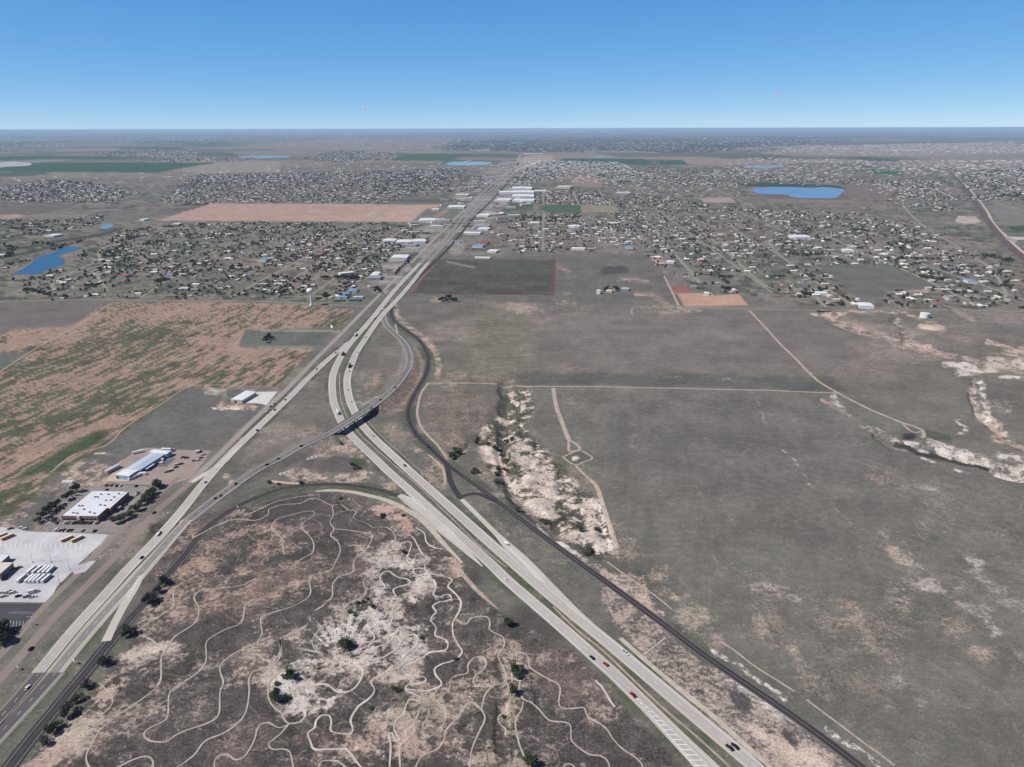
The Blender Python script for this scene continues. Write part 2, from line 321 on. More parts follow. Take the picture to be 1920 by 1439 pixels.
# old highway leaving to the lower left, two carriageways side by side with a dark barrier line
Bc = [(655, 641), (643, 652), (618, 672), (578, 709), (541, 747), (482, 803), (437, 846), (408, 876), (374, 916), (345, 953), (315, 988), (280, 1026), (237, 1071), (198, 1115), (168, 1148), (128, 1194), (81, 1252), (73, 1262)]
ribbon('road', Bc, [10.5]*9+[11]*9, CONC, 0.18, reg='B')
Mw_pts = [(352, 975), (324, 1005), (298, 1035), (275, 1061), (243, 1098), (206, 1138), (169, 1180), (131, 1225), (101, 1262)]
ribbon('road', Mw_pts, [11, 13, 14, 14.5, 14.5, 14, 14, 14, 14], paving('ramp_asphalt_concrete', (0.25, 0.235, 0.235), (0.43, 0.41, 0.35), 0.2, 3.4), 0.22, reg='M')
ribbon('road', [(74, 1262), (50, 1290), (22, 1322), (-7, 1353), (-52, 1402), (-97, 1450)], 11, ASPN, 0.16, reg='M1')
ribbon('road', [(104, 1262), (78, 1291), (50, 1322), (20, 1354), (-9, 1385), (-54, 1434), (-97, 1480)], 14.5, paving('ramp_asphalt_lower', (0.11, 0.10, 0.105), (0.26, 0.25, 0.22), 0.2, 4.6), 0.13, reg='M2')
ribbon('barrier_strip', [(336, 981), (292, 1029), (250, 1072), (195, 1132), (150, 1182), (107, 1235), (85, 1262), (58, 1295), (30, 1326), (0, 1360), (-50, 1414)], 0.9, mat('barrier_dark_asphalt', (0.04, 0.035, 0.04), 0.9), 0.27)  # barrier line as a thin strip of one dark colour
# slip road that leaves the old highway and reaches the dark frontage road
ribbon('road', [(268, 1078), (252, 1105), (232, 1137), (214, 1171), (199, 1203)], [3, 6.5, 7, 6.5, 7], CONC, 0.24, lat0=8)
ribbon('road', [(452, 834), (430, 852), (404, 877), (380, 892), (360, 905)], [3, 8, 7, 7, 7], CONC, 0.21, lat0=8)
ribbon('frontage_road', [(745, 930), (722, 922), (692, 915.5), (666, 911), (640, 909), (610, 908.5), (580, 910), (553, 913), (530, 917), (505, 924), (480, 934), (452, 946), (425, 962), (402, 978), (382, 996), (364, 1017), (347, 1041), (330, 1060), (312, 1081), (280, 1120), (246, 1158), (217, 1192), (192, 1222), (169, 1252), (138, 1289), (98, 1338), (57, 1388), (20, 1436), (-30, 1500)],
       [8.8]*20+[9, 10, 11.5, 11.5, 11, 11, 11, 11, 11], ASPD, 0.11, reg='SF')
# west frontage road (concrete) and its older continuation
ribbon('frontage_road', [(942, 330), (901, 365), (868, 397), (838, 427), (810, 453), (779, 485), (728, 537), (690, 575), (640, 626), (585, 681), (533, 735), (482, 782), (446, 817), (411, 852), (380, 882), (358, 905)], 8.5, CONC2, 0.09, reg='F1')
ribbon('frontage_road', [(358, 905), (322, 935), (288, 965), (250, 1008), (220, 1041), (178, 1083), (140, 1120), (107, 1153), (55, 1212), (28, 1243), (-10, 1284), (-60, 1340)], 8, ASPP, 0.12, reg='F2')
ribbon('access_road', [(335, 895), (312, 915), (280, 945), (252, 970), (225, 997), (200, 1022), (172, 1050), (138, 1084), (106, 1115), (72, 1150), (35, 1192), (0, 1230), (-50, 1285)], 6.5, ASPP, 0.15, reg='F3')
# east frontage road, dark asphalt, wandering then straight to the lower right
ribbon('frontage_road', [(985, 316), (955, 341), (922, 376), (893, 404), (876, 424), (848, 458), (820, 487), (790, 515), (766, 541), (750, 557), (738, 569), (733.5, 583), (737.5, 600), (754, 615), (779, 632), (796, 652), (803, 675), (799.5, 700), (786, 725), (771, 752), (765.5, 775), (770, 797), (785, 820), (807, 841), (837, 870), (866, 892), (896, 913), (933, 941), (995, 988), (1070, 1044), (1145, 1098), (1240, 1168), (1315, 1225), (1390, 1277), (1465, 1328), (1540, 1382), (1612, 1437), (1700, 1503)],
       [10]*13+[9.8]*11+[8]*14, ASPD, 0.12, reg='EF')
ribbon('access_road', [(836, 868), (840.5, 884), (843, 898), (851, 916), (862, 933)], 6.5, ASPD, 0.16, reg='SP')
ribbon('access_road', [(858, 935), (873, 929), (888, 926), (902, 928), (916, 935), (930, 941)], 5.5, ASPD, 0.19)
ribbon('road', [(866, 937), (881, 952), (905, 976), (932, 1003), (953, 1025), (985, 1056), (1030, 1099), (1080, 1145), (1125, 1183)], [5, 5.5, 5.5, 6, 10, 12, 9, 5, 1.5], CONC, 0.165, reg='ON', lat0=7)
ribbon('road', [(748, 929), (765, 938), (790, 958), (830, 993), (868, 1028), (905, 1063)], [5, 12, 13, 12, 7, 1], CONC, 0.12, lat0=7)
# town overpasses across the far highway
# rural roads of the settlements
RUR = [([(1120, 350), (1145, 385), (1172, 425), (1162, 465)], 0), (T('J', 640, 200, 690, 300), 7), (T('J', 740, 500, 815, 665), 8), (T('J', 860, 130, 1000, 250, 1120, 330), 8), (T('J', 1000, 455, 1060, 510, 1150, 620, 1250, 740, 1330, 830, 1410, 925), 11),
       (T('J', 1400, 170, 1640, 270, 1800, 350, 1919, 400), 9), (T('J', 1300, 420, 1430, 545, 1540, 630, 1650, 725, 1780, 850, 1919, 955), 9), (T('K', 0, 610, 60, 690, 170, 780, 250, 850, 450, 970, 640, 1095), 8),
       (T('K', 420, 560, 700, 690, 900, 770, 1050, 840, 1200, 910, 1450, 1030, 1700, 1120, 1919, 1165), 9), (T('K', 1010, 340, 1080, 420, 1200, 520, 1320, 590, 1450, 665, 1560, 740, 1650, 800, 1720, 880, 1760, 950, 1785, 1010, 1750, 1050, 1640, 1080), 9),
       (T('K', 1350, 1100, 1440, 1140, 1530, 1200), 5), (T('K', 300, 980, 440, 1110), 7), (T('K', 0, 385, 180, 450), 7), (T('J', 1640, 490, 1780, 600, 1860, 640), 7), (T('J', 440, 500, 450, 590), 7), (T('J', 390, 400, 392, 480), 8), (T('J', 240, 400, 246, 460), 7), (T('J', 270, 230, 266, 330), 7), (T('J', 165, 250, 160, 320), 7), (T('J', 770, 350, 860, 470), 8),
       (T('J', 900, 1160, 895, 1125, 925, 1105, 1100, 1108, 1400, 1110, 1700, 1116, 1919, 1122), 6), (T('K', 0, 1122, 420, 1128, 800, 1120, 1100, 1125, 1500, 1128, 1919, 1140), 6),
       (T('H', 930, 135, 895, 160, 920, 180, 850, 225, 770, 265, 740, 300, 745, 340, 700, 375, 620, 410, 540, 445, 440, 490, 395, 525, 400, 565, 440, 580), 8), (T('H', 320, 600, 440, 570, 560, 545), 6), (T('H', 720, 470, 760, 520, 800, 580, 790, 610), 7), (T('H', 1240, 215, 1230, 270, 1205, 310), 7), (T('H', 640, 460, 900, 470, 1100, 450, 1250, 420), 6), (T('H', 1050, 635, 1230, 520, 1450, 380, 1650, 270, 1800, 200), 6),
       (T('H', -60, 665, 300, 655, 700, 650, 1100, 655, 1500, 656, 1919, 660, 2300, 680, 2750, 700), 6), (T('I', 130, 970, 480, 760, 830, 440, 1050, 360), 7), (T('I', 480, 1060, 700, 960, 850, 830, 960, 740, 1060, 640), 8), (T('I', -100, 620, 300, 600, 900, 605), 6), (T('I', 580, 580, 800, 480, 960, 400), 7),
       (T('I', 1170, 466, 1460, 464), 8), (T('I', 1590, 466, 1800, 480), 8), (T('I', 1480, 440, 1600, 340), 6), (T('I', 160, 310, 370, 215, 560, 150), 7), (T('I', 370, 320, 640, 200), 7), (T('V', 870, 640, 1010, 575), 7), (T('V', 60, 770, 380, 715, 600, 670), 6), (T('V', 1290, 620, 1305, 570), 7), (T('K', 1750, 260, 1700, 190), 3), (T('K', 1100, 230, 1105, 170), 6), (T('K', 1165, 230, 1170, 310), 6)]
for pts, wd_ in RUR[1:]: ribbon('rural_road', pts, wd_, OLIV, 0.07+0.01*(len(COL.objects) % 7), step=25)
# far streets of the city
for pts in ([(985, 316), (1010, 303), (1060, 296)], [(972, 318), (971, 300), (977, 290)], [(940, 330), (968, 312), (975, 300)]): ribbon('road', pts, 22, CONC2, 0.2, step=60)
# railway with its pale service road, far right
ribbon('railway_bed', [(1700, 303), (1750, 313), (1785, 327), (1811, 356), (1836, 392), (1862, 428), (1891, 460), (1925, 488), (1990, 535)], 27, mottled('railway_ballast', (0.075, 0.055, 0.055), (0.14, 0.105, 0.095), 0.05), 0.25, step=20)
ribbon('gravel_road', [(1790, 326), (1822, 360), (1848, 392), (1863, 420), (1889, 446), (1912, 468), (1960, 505)], [6, 8, 10, 13, 12, 11, 11], mottled('pale_pink_gravel', (0.40, 0.31, 0.26), (0.50, 0.41, 0.36), 0.03), 0.15, step=20)
# ---- dirt tracks on the plain
TR = [('S', 3.6, [-640, 635, -240, 636, 0, 656, 260, 660, 600, 662, 1100, 672, 1500, 681, 1919, 690, 2200, 702, 2400, 708, 2440, 703]), ('L', 4.6, [-140, 90, 0, 240, 100, 350, 190, 435, 280, 530, 370, 615, 430, 655, 500, 695, 620, 760, 760, 830, 900, 890, 1000, 930, 1080, 955, 1150, 985, 1170, 1030, 1150, 1045]),
      ('L', 3, [1000, 930, 1040, 970, 1090, 1005, 1150, 1000]), ('S', 6, [310, 672, 316, 720, 335, 820, 375, 930, 410, 1020, 425, 1060]), ('S', 3.2, [425, 1060, 425, 1145]), ('S', 4, [425, 1060, 470, 1085, 505, 1115, 500, 1140, 425, 1147]),
      ('S', 2.6, [380, 1190, 500, 1140, 560, 1165, 605, 1200, 540, 1225, 475, 1250, 380, 1192]), ('S', 2.6, [475, 1250, 520, 1300, 580, 1355, 620, 1400]), ('U', 4.5, [580, 155, 640, 220, 690, 380, 745, 540, 790, 680]),
      ('G', 3.5, [1290, 715, 1240, 790, 1215, 880, 1210, 950, 1235, 1040, 1290, 1110, 1360, 1180, 1440, 1290]), ('G', 3, [1045, 270, 1060, 340]), ('P', 3, [330, 130, 400, 190, 440, 240, 458, 300, 455, 350, 440, 362]),
      ('U', 1.6, [690, 765, 800, 840, 960, 950, 1100, 1050, 1200, 1135]), ('Q', 1.6, [440, 490, 560, 570, 700, 680, 860, 780, 1000, 870]), ('Q', 1.6, [1090, 930, 1220, 1030, 1330, 1110, 1500, 1240, 1640, 1340, 1750, 1425]),
      ('H', 2.5, [0, 1190, 180, 1070, 330, 980, 540, 870, 700, 770, 810, 690, 870, 672, 1100, 668]), ('F', 1.8, [380, 745, 560, 610, 800, 540, 950, 400, 1200, 240, 1400, 110, 1560, 90, 1919, 100]), ('J', 5, [1140, 870, 1200, 990, 1250, 1095])]
for c, w_, p_ in TR: ribbon('dirt_track', T(c, *p_), w_, DIRT, 0.16+0.01*(len(COL.objects) % 5), step=5, conform=True)
# ---- bike trails winding over the broken ground at the bottom
TL = [('B', 'd', [1480, 0, 1340, 70, 1300, 130, 1300, 230, 1200, 300, 1060, 390, 1045, 440, 1130, 475, 1180, 520]), ('B', 'd', [1919, 20, 1800, 75, 1560, 105, 1490, 120, 1455, 170, 1490, 240, 1480, 330, 1430, 380, 1310, 460, 1250, 550, 1210, 620, 1205, 780, 1150, 860, 1000, 970, 870, 1060, 760, 1150, 700, 1240, 650, 1340, 655, 1410, 700, 1470]),
      ('B', 'd', [1890, 180, 1840, 230, 1810, 350, 1700, 400, 1590, 460, 1545, 510, 1545, 640, 1480, 730, 1330, 830, 1270, 890, 1260, 1040, 1230, 1090, 1110, 1150, 1080, 1200, 1130, 1240, 1240, 1245, 1330, 1190, 1430, 1150, 1560, 1105, 1640, 1040, 1650, 880, 1675, 800, 1650, 710, 1670, 650, 1780, 570, 1920, 510, 1990, 470]),
      ('B', 'd', [1300, 1460, 1450, 1350, 1540, 1240, 1680, 1180, 1800, 1090, 1850, 1000, 1870, 860, 1865, 780, 1900, 720, 1990, 690, 2080, 640, 2110, 560, 2110, 480, 2230, 420, 2320, 360, 2330, 290, 2470, 190]),
      ('B', 'd', [860, 1450, 1000, 1380, 1100, 1355, 1145, 1390, 1150, 1470]), ('B', 'd', [750, 810, 830, 890, 840, 960, 780, 1030, 660, 1080]), ('B', 'd', [1610, 1460, 1610, 1390, 1650, 1345, 1710, 1340, 1760, 1380, 1830, 1360, 1900, 1250, 1930, 1150]),
      ('D', 'd', [-480, 520, -200, 385, 0, 385, 90, 340, 100, 300, 200, 268, 330, 258, 400, 225, 450, 222, 500, 240, 570, 272, 640, 270, 690, 305, 750, 318, 730, 365, 800, 395, 850, 420, 880, 438, 960, 435, 1010, 455, 1040, 495, 1050, 545, 1085, 580, 1100, 620, 1080, 662, 1020, 650, 960, 650]),
      ('D', 'd', [-100, 350, 0, 315, 100, 265, 230, 225, 420, 195]), ('D', 'd', [210, 640, 190, 520, 140, 470, 120, 425, 160, 375, 260, 345, 370, 318, 435, 322, 430, 350, 360, 400, 345, 445, 400, 500, 432, 560, 425, 625, 370, 660, 300, 700]),
      ('D', 'd', [570, 272, 580, 340, 555, 400, 585, 450, 560, 500, 610, 540, 632, 610, 600, 690, 560, 760, 450, 790, 400, 830, 410, 920, 370, 980, 250, 1040, 60, 1100, 35, 1150, 45, 1240, 0, 1310]), ('D', 'd', [590, 450, 700, 460, 850, 485, 870, 515, 830, 600, 750, 670, 730, 720, 730, 770, 620, 810, 575, 870, 570, 960, 500, 1030, 410, 1090, 400, 1160, 280, 1220, 190, 1280, 180, 1370, 130, 1450]),
      ('D', 'p', [1050, 495, 1160, 500, 1210, 570, 1250, 640, 1300, 680, 1265, 720, 1290, 780, 1400, 800, 1470, 830, 1440, 880, 1490, 930, 1535, 990, 1530, 1050, 1500, 1110]), ('D', 'p', [1085, 580, 1090, 560, 1130, 545, 1165, 560, 1150, 620, 1135, 680, 1180, 745, 1220, 742, 1265, 750]),
      ('D', 'p', [1180, 745, 1190, 785, 1270, 810, 1340, 845, 1345, 900, 1330, 940, 1370, 960, 1440, 942, 1465, 970, 1430, 990, 1370, 1000, 1325, 1030, 1350, 1075, 1310, 1130, 1350, 1190, 1345, 1250, 1420, 1280, 1440, 1320, 1410, 1365, 1300, 1380, 1230, 1430]),
      ('D', 'p', [1200, 440, 1260, 480, 1280, 550, 1340, 590, 1400, 600]), ('D', 'd', [920, 700, 930, 760, 830, 810, 805, 850, 825, 920, 780, 970, 690, 1010, 655, 1060, 650, 1130, 560, 1140, 480, 1200, 425, 1280, 440, 1350, 540, 1430, 640, 1440]),
      ('D', 'p', [880, 1010, 930, 940, 965, 880, 930, 830, 950, 780, 1000, 768, 1060, 810, 1140, 830, 1150, 860, 1050, 890, 1030, 920, 1060, 980, 1030, 1040, 1020, 1130, 995, 1220, 1025, 1270, 980, 1310, 880, 1350, 790, 1400, 800, 1430, 900, 1430, 1030, 1370, 1120, 1260, 1190, 1245, 1215, 1280, 1190, 1330, 1110, 1390, 1090, 1450]),
      ('D', 'p', [845, 1030, 895, 1090, 850, 1160, 850, 1210, 885, 1250, 870, 1290, 760, 1310]), ('E', 'p', [640, 545, 600, 560, 590, 610, 640, 650, 720, 670, 790, 690, 800, 740, 760, 820, 690, 870, 610, 870, 560, 835, 520, 815, 400, 825, 320, 830, 280, 870, 290, 930, 350, 1000, 370, 1050, 320, 1100, 240, 1110]),
      ('E', 'd', [580, 660, 580, 700, 500, 712, 330, 695, 210, 705, 120, 770, 95, 820, 90, 900, 120, 970, 190, 1030, 220, 1090, 245, 1115, 170, 1140, 100, 1105, 40, 1115, 0, 1160]), ('E', 'd', [240, 1120, 180, 1190, 105, 1250, 100, 1285, 140, 1305, 200, 1300, 250, 1320, 270, 1380, 280, 1450]),
      ('E', 'p', [1210, 480, 1190, 530, 1115, 600, 1060, 660, 960, 730, 870, 780, 865, 810, 890, 860, 850, 920, 760, 990, 710, 1080, 725, 1150, 700, 1190, 600, 1180, 560, 1160, 565, 1090, 545, 1050, 490, 1050, 450, 1090, 440, 1140, 390, 1180, 410, 1250, 450, 1305, 640, 1300, 700, 1325, 750, 1390, 800, 1450]),
      ('E', 'p', [1420, 490, 1440, 520, 1410, 560, 1300, 575, 1240, 620, 1140, 665, 1105, 700, 1130, 745, 1250, 755, 1275, 785, 1240, 805, 1150, 815, 1120, 850, 1160, 880, 1220, 900, 1225, 940, 1160, 925, 1130, 960, 1110, 1020, 1050, 1090, 1035, 1140, 1060, 1200, 1080, 1230, 1040, 1230, 1020, 1180, 995, 1190, 1010, 1280, 1000, 1450]),
      ('D', 'p', [1500, 1110, 1475, 1160, 1480, 1250, 1510, 1310, 1545, 1370, 1500, 1425, 1380, 1470, 1340, 1500, 1350, 1550, 1390, 1600, 1370, 1635, 1260, 1665, 1120, 1650]), ('D', 'd', [1500, 1130, 1550, 1165, 1590, 1155, 1610, 1120, 1690, 1105, 1740, 1115, 1755, 1160, 1750, 1200, 1790, 1230, 1850, 1260, 1865, 1310, 1850, 1350, 1815, 1400, 1835, 1450, 1870, 1530, 1875, 1600, 1900, 1650, 1905, 1720, 1890, 1800, 1825, 1850, 1820, 1900, 1870, 1950, 1870, 2000]),
      ('E', 'd', [1880, 790, 1760, 830, 1660, 830, 1630, 790, 1650, 745, 1710, 700, 1725, 640, 1680, 608, 1630, 620, 1590, 670, 1585, 730, 1500, 750, 1460, 780, 1450, 850, 1380, 920, 1370, 960, 1420, 990, 1420, 1080, 1370, 1160, 1310, 1205, 1265, 1195, 1250, 1140, 1260, 1100, 1300, 1030, 1290, 1000, 1240, 995, 1215, 1040, 1185, 1110, 1195, 1170, 1120, 1240, 1080, 1290, 1080, 1450]),
      ('E', 'd', [1190, 1450, 1240, 1360, 1360, 1300, 1410, 1230, 1420, 1170, 1500, 1080, 1550, 1000, 1600, 950, 1650, 965, 1700, 1020, 1715, 1080, 1670, 1180, 1620, 1300, 1600, 1450]), ('E', 'd', [1690, 1000, 1720, 890, 1770, 830]), ('E', 'd', [460, 1450, 500, 1390, 600, 1390, 680, 1440]),
      ('C', 'd', [0, 800, 0, 650, 5, 600, 40, 575, 90, 585, 125, 620, 130, 680, 170, 715, 260, 770, 340, 810, 362, 860, 350, 950, 380, 995, 480, 995, 540, 992, 570, 1060, 650, 1105, 710, 1150, 760, 1230, 830, 1300, 920, 1360, 970, 1410, 985, 1450]), ('C', 'd', [100, 740, 95, 770, 60, 790, 0, 770]), ('C', 'd', [60, 790, 55, 860, 90, 930, 140, 950, 200, 1000, 280, 1085, 400, 1100, 440, 1130, 445, 1230, 500, 1290, 580, 1340, 670, 1355, 715, 1390, 735, 1450]),
      ('C', 'd', [85, 945, 70, 1010, 25, 1090, 50, 1250, 105, 1390]), ('C', 'd', [380, 1440, 410, 1415, 450, 1418, 480, 1450])]
for c, kd, p_ in TL: ribbon('dirt_trail', T(c, *p_), [(1.0 if kd == 'd' else 1.25)*random.uniform(.75, 1.3) for _ in p_[::2]], DIRT2 if kd == 'd' else PALE, 0.22+0.01*(len(COL.objects) % 4), step=1.6, conform=True)
# wide tan strip beside the south frontage curve, ditches and drains in pale concrete
ribbon('dirt_track', [(590, 922), (615, 920), (640, 921), (666, 924), (692, 930), (716, 936), (742, 946), (780, 967), (806, 990), (830, 1018), (867, 1056)], [2, 5, 5.5, 6, 6, 6.5, 6.5, 6.5, 6, 5, 2], TANC, 0.13, step=4)
ribbon('dirt_track', [(855, 1060), (870, 1080), (890, 1103), (912, 1124), (935, 1144)], [3, 4, 4, 3, .6], DIRT, 0.17, step=4)
ribbon('dirt_track', [(508, 903), (540, 906), (565, 907)], 5, mottled('ochre_earth', (0.42, 0.34, 0.22), (0.5, 0.42, 0.3), 0.1), 0.13)
ribbon('drainage_channel', [(1163, 1197), (1200, 1230), (1248, 1271), (1292, 1307), (1337, 1343), (1385, 1386), (1440, 1437), (1500, 1490)], [4, 4, 4, 4.5, 4, 4, 4, 4], TANC, 0.14, reg='CH')
ribbon('drainage_channel', T('C', 990, 590, 1150, 465), 1.2, TANC, 0.12)
ribbon('drainage_channel', [(637, 700), (637, 725), (640, 752), (652, 783), (676, 815), (700, 838), (727, 862), (757, 888), (790, 917), (824, 950), (860, 985), (893, 1018), (925, 1045), (950, 1064)], 1.0, mottled('median_drain_concrete', (0.42, 0.37, 0.31), (0.34, 0.3, 0.26), 0.1), 0.12)
ribbon('drainage_channel', [(690, 790), (712, 815), (745, 845), (785, 880), (820, 906), (835, 911)], 0.9, mottled('side_drain_concrete', (0.40, 0.36, 0.30), (0.3, 0.27, 0.22), 0.1), 0.12)
ribbon('dirt_track', [(1037, 1138), (1080, 1180), (1130, 1220), (1180, 1268), (1240, 1325), (1310, 1385), (1370, 1440)], 1.6, mottled('tan_median_strip', (0.44, 0.36, 0.25), (0.3, 0.25, 0.18), 0.1), 0.12)
ribbon('dirt_track', T('C', 625, 785, 680, 840, 730, 930, 770, 985), 1.6, PALE, 0.12, conform=True)
# ------------------------------------------------------------------ road markings
def along(reg, off, wd_, m, z=0.03, dash=None, s0=0, s1=1e9, name='lane_marking'):
    P, Zc = ROADS[reg]; t = np.gradient(P[:, :2], axis=0); t /= np.linalg.norm(t, axis=1)[:, None]+1e-9; nr = np.stack([-t[:, 1], t[:, 0]], 1)
    s = np.r_[0, np.cumsum(np.linalg.norm(np.diff(P[:, :2], axis=0), axis=1))]
    V = []; F = []
    def seg(a, b, n):
        q = np.linspace(a, b, n+1); x = np.interp(q, s, P[:, 0]); y = np.interp(q, s, P[:, 1]); zz = np.interp(q, s, Zc)+z
        nx = np.interp(q, s, nr[:, 0]); ny = np.interp(q, s, nr[:, 1]); i0 = len(V)
        for j in range(n+1):
            V.append((x[j]+nx[j]*(off-wd_/2), y[j]+ny[j]*(off-wd_/2), zz[j])); V.append((x[j]+nx[j]*(off+wd_/2), y[j]+ny[j]*(off+wd_/2), zz[j]))
            if j: F.append((i0+2*j-2, i0+2*j, i0+2*j+1, i0+2*j-1))
    s1 = min(s1, s[-1])
    if dash:
        a = s0
        while a+dash[0] < s1: seg(a, a+dash[0], 1); a += dash[1]
    else: seg(s0, s1, max(2, int((s1-s0)/8)))
    me = npmesh(name, V, np.array(F), [m]); return new(name, me, kind='structure')
def sAt(reg, u, v):
    P, _ = ROADS[reg]; x, y = G(u, v); s = np.r_[0, np.cumsum(np.linalg.norm(np.diff(P[:, :2], axis=0), axis=1))]
    return s[np.argmin((P[:, 0]-x)**2+(P[:, 1]-y)**2)]
for r_ in ('SB', 'NB'):
    a = sAt(r_, 743, 541)
    along(r_, 0.0, 0.22, LINEW, dash=(3.5, 12.2), s0=a); along(r_, 3.8, 0.2, LINEY if r_ == 'SB' else LINEW, s0=a); along(r_, -3.8, 0.2, LINEW if r_ == 'SB' else LINEY, s0=a)
for r_, e in (('B', 3.7), ('M', 3.6), ('RAMP', 3.7), ('M1', 3.8), ('M2', 4.6), ('SF', 3.4), ('EF', 3.5)):
    a = sAt('EF', 743, 560) if r_ == 'EF' else 0
    if r_ in ('SF', 'EF'): along(r_, 0.0, 0.45 if r_ == 'EF' else .2, mat('worn_centre_seam', (.17, .15, .145), .9), s0=sAt('EF', 870, 893) if r_ == 'EF' else 0); along(r_, e, 0.12, LINEW, s0=a); along(r_, -e, 0.12, LINEW, s0=a)
    else: along(r_, 0.0, 0.2, LINEW, s0=a, dash=(3.5, 12.2)); along(r_, e, 0.2, LINEW, s0=a); along(r_, -e, 0.2, LINEY, s0=a)
def chevrons(quad_l, quad_r, n, z, wd_=0.7, slant=0.0, m=LINEW):
    """bars between two traced edges that open into a gore, plus the two edge lines"""
    L = spline([G(*p) for p in quad_l], 1.0); R_ = spline([G(*p) for p in quad_r], 1.0); V = []; F = []
    def at(A, t):
        t = min(max(t, 0), 1)*(len(A)-1); i = int(min(t, len(A)-2)); return A[i]+(A[i+1]-A[i])*(t-i)
    def bar(p, q, w_):
        d = (q-p)/np.linalg.norm(q-p); nn_ = np.array([-d[1], d[0]])*w_/2; i = len(V)
        V.extend([(*(p-nn_), z), (*(q-nn_), z), (*(q+nn_), z), (*(p+nn_), z)]); F.append((i, i+1, i+2, i+3))
    for j in range(n):
        t = (j+0.5)/n; bar(at(L, t+slant), at(R_, t), wd_)
    for A in (L, R_):
        for j in range(12): bar(at(A, j/12), at(A, (j+1)/12+0.002), 0.35)
    new('gore_marking', npmesh('gore_marking', V, F, [m]), kind='structure')
chevrons([(1188, 1306), (1235, 1358), (1305, 1441)], [(1194, 1309), (1260, 1368), (1332, 1441)], 15, 0.165, 0.6)
chevrons([(952, 1030), (975, 1050), (1010, 1088)], [(955, 1028), (990, 1060), (1022, 1093)], 12, 0.20, 0.5)
chevrons([(752, 927), (775, 938), (797, 958)], [(762, 924), (785, 940), (799, 957)], 8, 0.17, 0.5)
chevrons([(402, 877), (424, 858), (443, 842)], [(410, 879), (430, 862), (444, 844)], 9, 0.25, 0.7)
chevrons([(241, 1121), (252, 1103), (264, 1082)], [(235, 1121), (248, 1101), (262, 1080)], 7, 0.275, 0.6)
# ------------------------------------------------------------------ the ground: one sheet, finest where it is seen
az = np.concatenate([np.linspace(-180, -50, 27)[:-1], np.linspace(-50, 50, 1250), np.linspace(50, 180, 27)[1:]])
dep = np.concatenate([np.linspace(degs := math.degrees(math.atan2(CAMH, RG)), 6, 110)[:-1], np.linspace(6, 56, 640)[:-1], np.linspace(56, 88, 20)])
Rr = CAMH/np.tan(np.radians(dep)); AZ, RR = np.meshgrid(np.radians(az[:-1]), Rr)
NA, NR = len(az)-1, len(dep)
X = (np.sin(AZ)*RR).ravel(); Y = (np.cos(AZ)*RR).ravel(); X = np.r_[X, 0]; Y = np.r_[Y, 0]
U, V = PX(X, Y); bad = Y < 30; U[bad] = -5000; V[bad] = 5000
W = np.clip((V-246)/700, 0.01, 1.3)
WU = U+(fbm(X, Y, 70, 4, 1)-.5)*34*W; WV = V+(fbm(X, Y, 70, 4, 5)-.5)*26*W
FU = U+(fbm(X, Y, 14, 3, 8)-.5)*14*W; FV = V+(fbm(X, Y, 14, 3, 10)-.5)*10*W
N = len(X)
A1 = fbm(X, Y, 420, 4, 50)[:, None]; A2 = fbm(X, Y, 120, 4, 52)[:, None]; A3 = fbm(X, Y, 30, 3, 54)[:, None]
GR = np.array([.158, .148, .124]); GR2 = np.array([.144, .139, .114]); GR3 = np.array([.182, .158, .136])
veg = GR*(1-sst(.45, .62, A1))+GR2*sst(.45, .62, A1); t_ = sst(.48, .66, A2)*.6; veg = veg*(1-t_)+GR3*t_; veg *= (.82+.36*A3)
soil = np.tile([.34, .29, .255], (N, 1))*(.9+.2*A2); cov = (.10+.25*sst(.5, .7, A2[:, 0])+.12*(A3[:, 0]-.5)); crisp = np.full(N, .2); shrub = np.full(N, .35)
FARm = sst(3500, 9000, np.hypot(X, Y))[:, None]
veg = veg*(1-FARm)+FARm*(np.array([.19, .17, .14])*(.75+.5*A1))
# far country: long bands of fields, hashed in big squares of section land
TH = rad(2.5); E_ = X*cos(TH)-Y*sin(TH); N_ = X*sin(TH)+Y*cos(TH)
cell = TAB[60][(np.floor(E_/1609*1.3+N_/9000).astype(int)) & 255, (np.floor(N_/1609*1.7).astype(int)) & 255]; far2 = sst(6500, 9000, np.hypot(X, Y))
ft = np.array([[.22, .19, .15], [.25, .20, .165], [.12, .13, .09], [.16, .15, .12], [.07, .10, .055], [.21, .165, .13], [.10, .11, .085], [.18, .165, .135]])
fc = ft[(cell*8).astype(int)]; veg = veg*(1-far2[:, None]*.8)+fc*far2[:, None]*.8
far3 = sst(12000, 26000, np.hypot(X, Y))[:, None]; veg = veg*(1-far3*.6)+np.array([.085, .095, .08])*(.6+.8*fbm(X, Y, 2500, 4, 57)[:, None])*far3*.6; veg *= 1+far3*(1.1*fbm(X/3, Y, 1800, 3, 12)[:, None]-.5)
cov = cov*(1-far2)+far2*.12
def put(m, v=None, s=None, c=None, cr=None, sb=None, k=1.0, add=False):
    global veg, soil, cov, crisp, shrub
    i = np.where(m > 0.002)[0]; q = m[i]*k; q1 = q[:, None]
    if v is not None: veg[i] = veg[i]*(1-q1)+np.array(v)*q1*(.86+.28*A3[i])
    if s is not None: soil[i] = soil[i]*(1-q1)+np.array(s)*q1
    if c is not None: cov[i] = cov[i]+q*c if add else cov[i]*(1-q)+q*c
    if cr is not None: crisp[i] = crisp[i]*(1-q)+q*cr
    if sb is not None: shrub[i] = shrub[i]*(1-q)+q*sb
PINK = (.47, .36, .30); WHT = (.60, .545, .50); TAN = (.40, .335, .265); SAL = (.42, .30, .24); BRN = (.30, .235, .195); DKG = (.075, .08, .06); VERGE = (.132, .131, .112)
P = lambda c, *a: T(c, *a)
